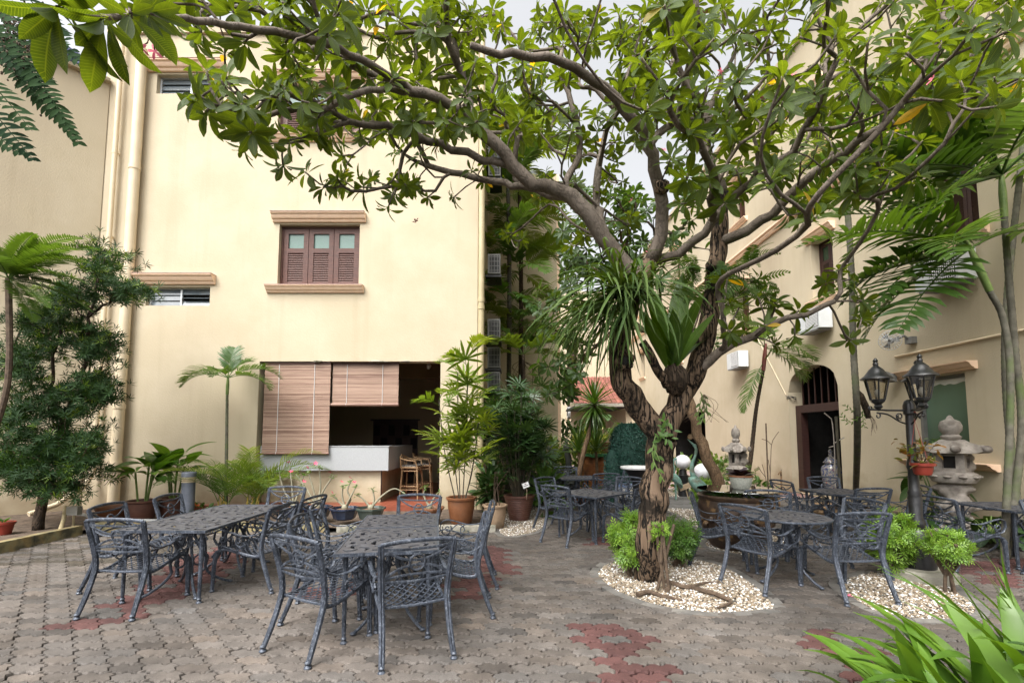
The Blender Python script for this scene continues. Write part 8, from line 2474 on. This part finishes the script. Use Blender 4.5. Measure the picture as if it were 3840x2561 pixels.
# hanging pot
hp_ = thing('hanging_pot', 'red plastic pot hanging from the lamp post on red wires', 'hanging pot', tuple(P(3462, 1780, Yl - .12)))
MB().lathe([(.075, 0), (.085, .02), (.10, .10), (.118, .105), (.12, .135), (.10, .135)], 16).build('pot', REDPOT, hp_)
hk = P(3430, 1575, Yl - .12) - Vector(hp_.location)
for w in (.3, 2.4, 4.5): MB().tube([(.11 * math.cos(w), .11 * math.sin(w), .13), tuple(hk)], .003, 4).build('wire', REDPOT, hp_)
MB().tube([hk, hk + Vector((.02, 0, .03)), hk + Vector((.03, 0, .07)), hk + Vector((.0, 0, .10))], .008, 6).build('hook', REDPOT, hp_)
Ms = [frame((rng.gauss(0, .09), rng.gauss(0, .07), rng.uniform(.12, .36)), (rng.gauss(0, 1), rng.gauss(0, 1), rng.gauss(.1, .7)), (rng.gauss(0, .4), rng.gauss(0, .4), 1), rng.uniform(.07, .12)) for _ in range(60)]
V, F, U, A = scatter(BL2, Ms); tag(link('foliage', raw_mesh('foliage', V, F, leafmat('begonia_leaf', (.09, .16, .03), (.24, .10, .03), trans=.3, rough=.4), True, {'rnd': A}, U), hp_), kind='stuff')
b = MB()
for k in range(9): b.tube(spline([(0, 0, .12), (rng.gauss(0, .06), rng.gauss(0, .05), .25), (rng.gauss(.05, .14), rng.gauss(0, .08), .3 + rng.uniform(-.1, .1))], .05), .003, 4)
b.build('stalks', STEM_B, hp_)
# sill plants
for i, (y, lab) in enumerate(((9.35, 'small potted begonia on the window ledge left of the lamp post'), (8.75, 'green pot plant on the window ledge behind the lamp post'))):
    t = pot('sill_plant', lab, 'potted plant', (RX - .13, y, gz0 - .045), [(.07, 0), (.09, .12), (.10, .13), (.10, .16), (.08, .16)], TERRA, .085, .13)
    Ms = [frame((rng.gauss(0, .10), rng.gauss(0, .12), rng.uniform(.15, .42)), (rng.gauss(0, 1), rng.gauss(0, 1), rng.gauss(.2, .6)), (rng.gauss(0, .4), rng.gauss(0, .4), 1), rng.uniform(.09, .15)) for _ in range(46)]
    V, F, U, A = scatter(BL2, Ms); tag(link('foliage', raw_mesh('foliage', V, F, BROAD if i else MATS['begonia_leaf'], True, {'rnd': A}, U), t), kind='stuff')
# big leaves at the lantern foot
for i, (x, y, n, L, lab) in enumerate(((7.75, 8.45, 16, .6, 'large-leaved plant behind the hanging pot under the picture window'), (7.75, 6.9, 16, .5, 'broad leafy ground cover right of the big stone lantern'), (7.3, 7.1, 14, .42, 'broad leaves at the foot of the big stone lantern'), (7.2, 8.1, 10, .4, 'leafy plant left of the big stone lantern base'))):
    t = thing('broadleaf_plant', lab, 'plant', (x, y, .02))
    for k in range(n):
        T = leaf_template(L * rng.uniform(.7, 1.1), .55, 6, .3, .06, 'ovate', .03); az = k * 2.4; h = rng.uniform(.12, .42 if i else .95)
        e = Vector((math.sin(az) * L * .5 * rng.uniform(.3, 1), math.cos(az) * L * .5 * rng.uniform(.3, 1), h))
        MB().tube([(0, 0, 0), e * .5 + Vector((0, 0, h * .2)), e], .009, 5).build('petiole', STEM_G, t)
        put('leaf', raw_mesh('leaf', T[0], T[1], BROAD_D, True, {'rnd': np.full(len(T[0]), rng.random())}, T[2]), t, e, az, R(rng.uniform(-35, 20)))
for i, (u, v, r_) in enumerate(((3500, 1975, .16), (3560, 1985, .13), (3480, 2010, .10))):
    o = P(u, v, 7.25); tag(MB().blob((o.x, 7.25, .08), (r_ * 1.3, r_, r_ * .8), 12, 8, .15).build('rock', STONE), ['weathered rock at the foot of the big stone lantern', 'rounded rock beside the lantern foot', 'small rock in front of the lantern foot'][i], 'rock')
# ================================================================== foreground lilies, bottom right
SL = [strap_mesh('lily_leaf', LILY, L, w, R(e), d, 9, 0, .14, .45) for L, w, e, d in ((.72, .085, 55, 1.0), (.62, .095, 65, .7), (.8, .08, 45, 1.1), (.58, .10, 75, .4), (.78, .085, 38, .8), (.66, .09, 60, 1.3))]
li = thing('spider_lily', 'clump of broad bright green strap leaves at the corner of the path', 'plant', tuple(Vector((2.72, 2.62, .0))))
def lily_at(t, x, y, n, smin, smax, azc, azs, zz=.15):
    for k in range(n):
        put('lily_leaf', SL[k % 6], t, (x + rng.gauss(0, .05) - t.location.x, y + rng.gauss(0, .05) - t.location.y, zz + rng.uniform(-.06, .06)), R(azc + rng.gauss(0, azs)), R(rng.gauss(0, 10)), rng.gauss(0, .25), rng.uniform(smin, smax))
lily_at(li, 2.30, 2.50, 18, .9, 1.25, -60, 42, .02)
lily_at(li, 2.58, 2.58, 15, .9, 1.2, -25, 50, .06)
lily_at(li, 2.78, 2.50, 15, .95, 1.25, 0, 55, .10)
lily_at(li, 2.44, 2.40, 12, .7, .9, -80, 40, .0)
lily_at(li, 2.08, 2.46, 14, .7, .95, -70, 45, .0)
lily_at(li, 2.62, 2.36, 14, .8, 1.0, -30, 60, .05)
i2 = thing('iris_plant', 'tall narrow sword leaves rising behind the broad strap leaves', 'plant', (3.05, 2.75, 0))
SW = [strap_mesh('sword_leaf', LILY, L, .034, R(e), d, 9, 0, .12, .4) for L, e, d in ((1.0, 75, .5), (.9, 60, .6), (1.1, 50, .7), (.85, 82, .2))]
for k in range(24): put('sword_leaf', SW[k % 4], i2, (rng.gauss(0, .06), rng.gauss(0, .05), .12), R(rng.gauss(-75, 45)), R(rng.gauss(0, 10)), rng.gauss(0, .3), rng.uniform(.7, 1.0))
for k in range(6): put('sword_leaf', SW[k % 4], i2, (.12 + rng.gauss(0, .05), rng.gauss(0, .05), .12), R(rng.gauss(10, 40)), R(8), rng.gauss(0, .3), rng.uniform(.8, 1.05))
fd = shrub('broadleaf_shrub', 'dark glossy leaved shrub in the lower corner over the lilies', 'shrub', (2.98, 2.40, .0), .26, .2, .38, 60, leaf_template(1, .42, 5, .2, .1, 'ovate', .1), BROAD_D, .17, 5, .42, .3, .2)
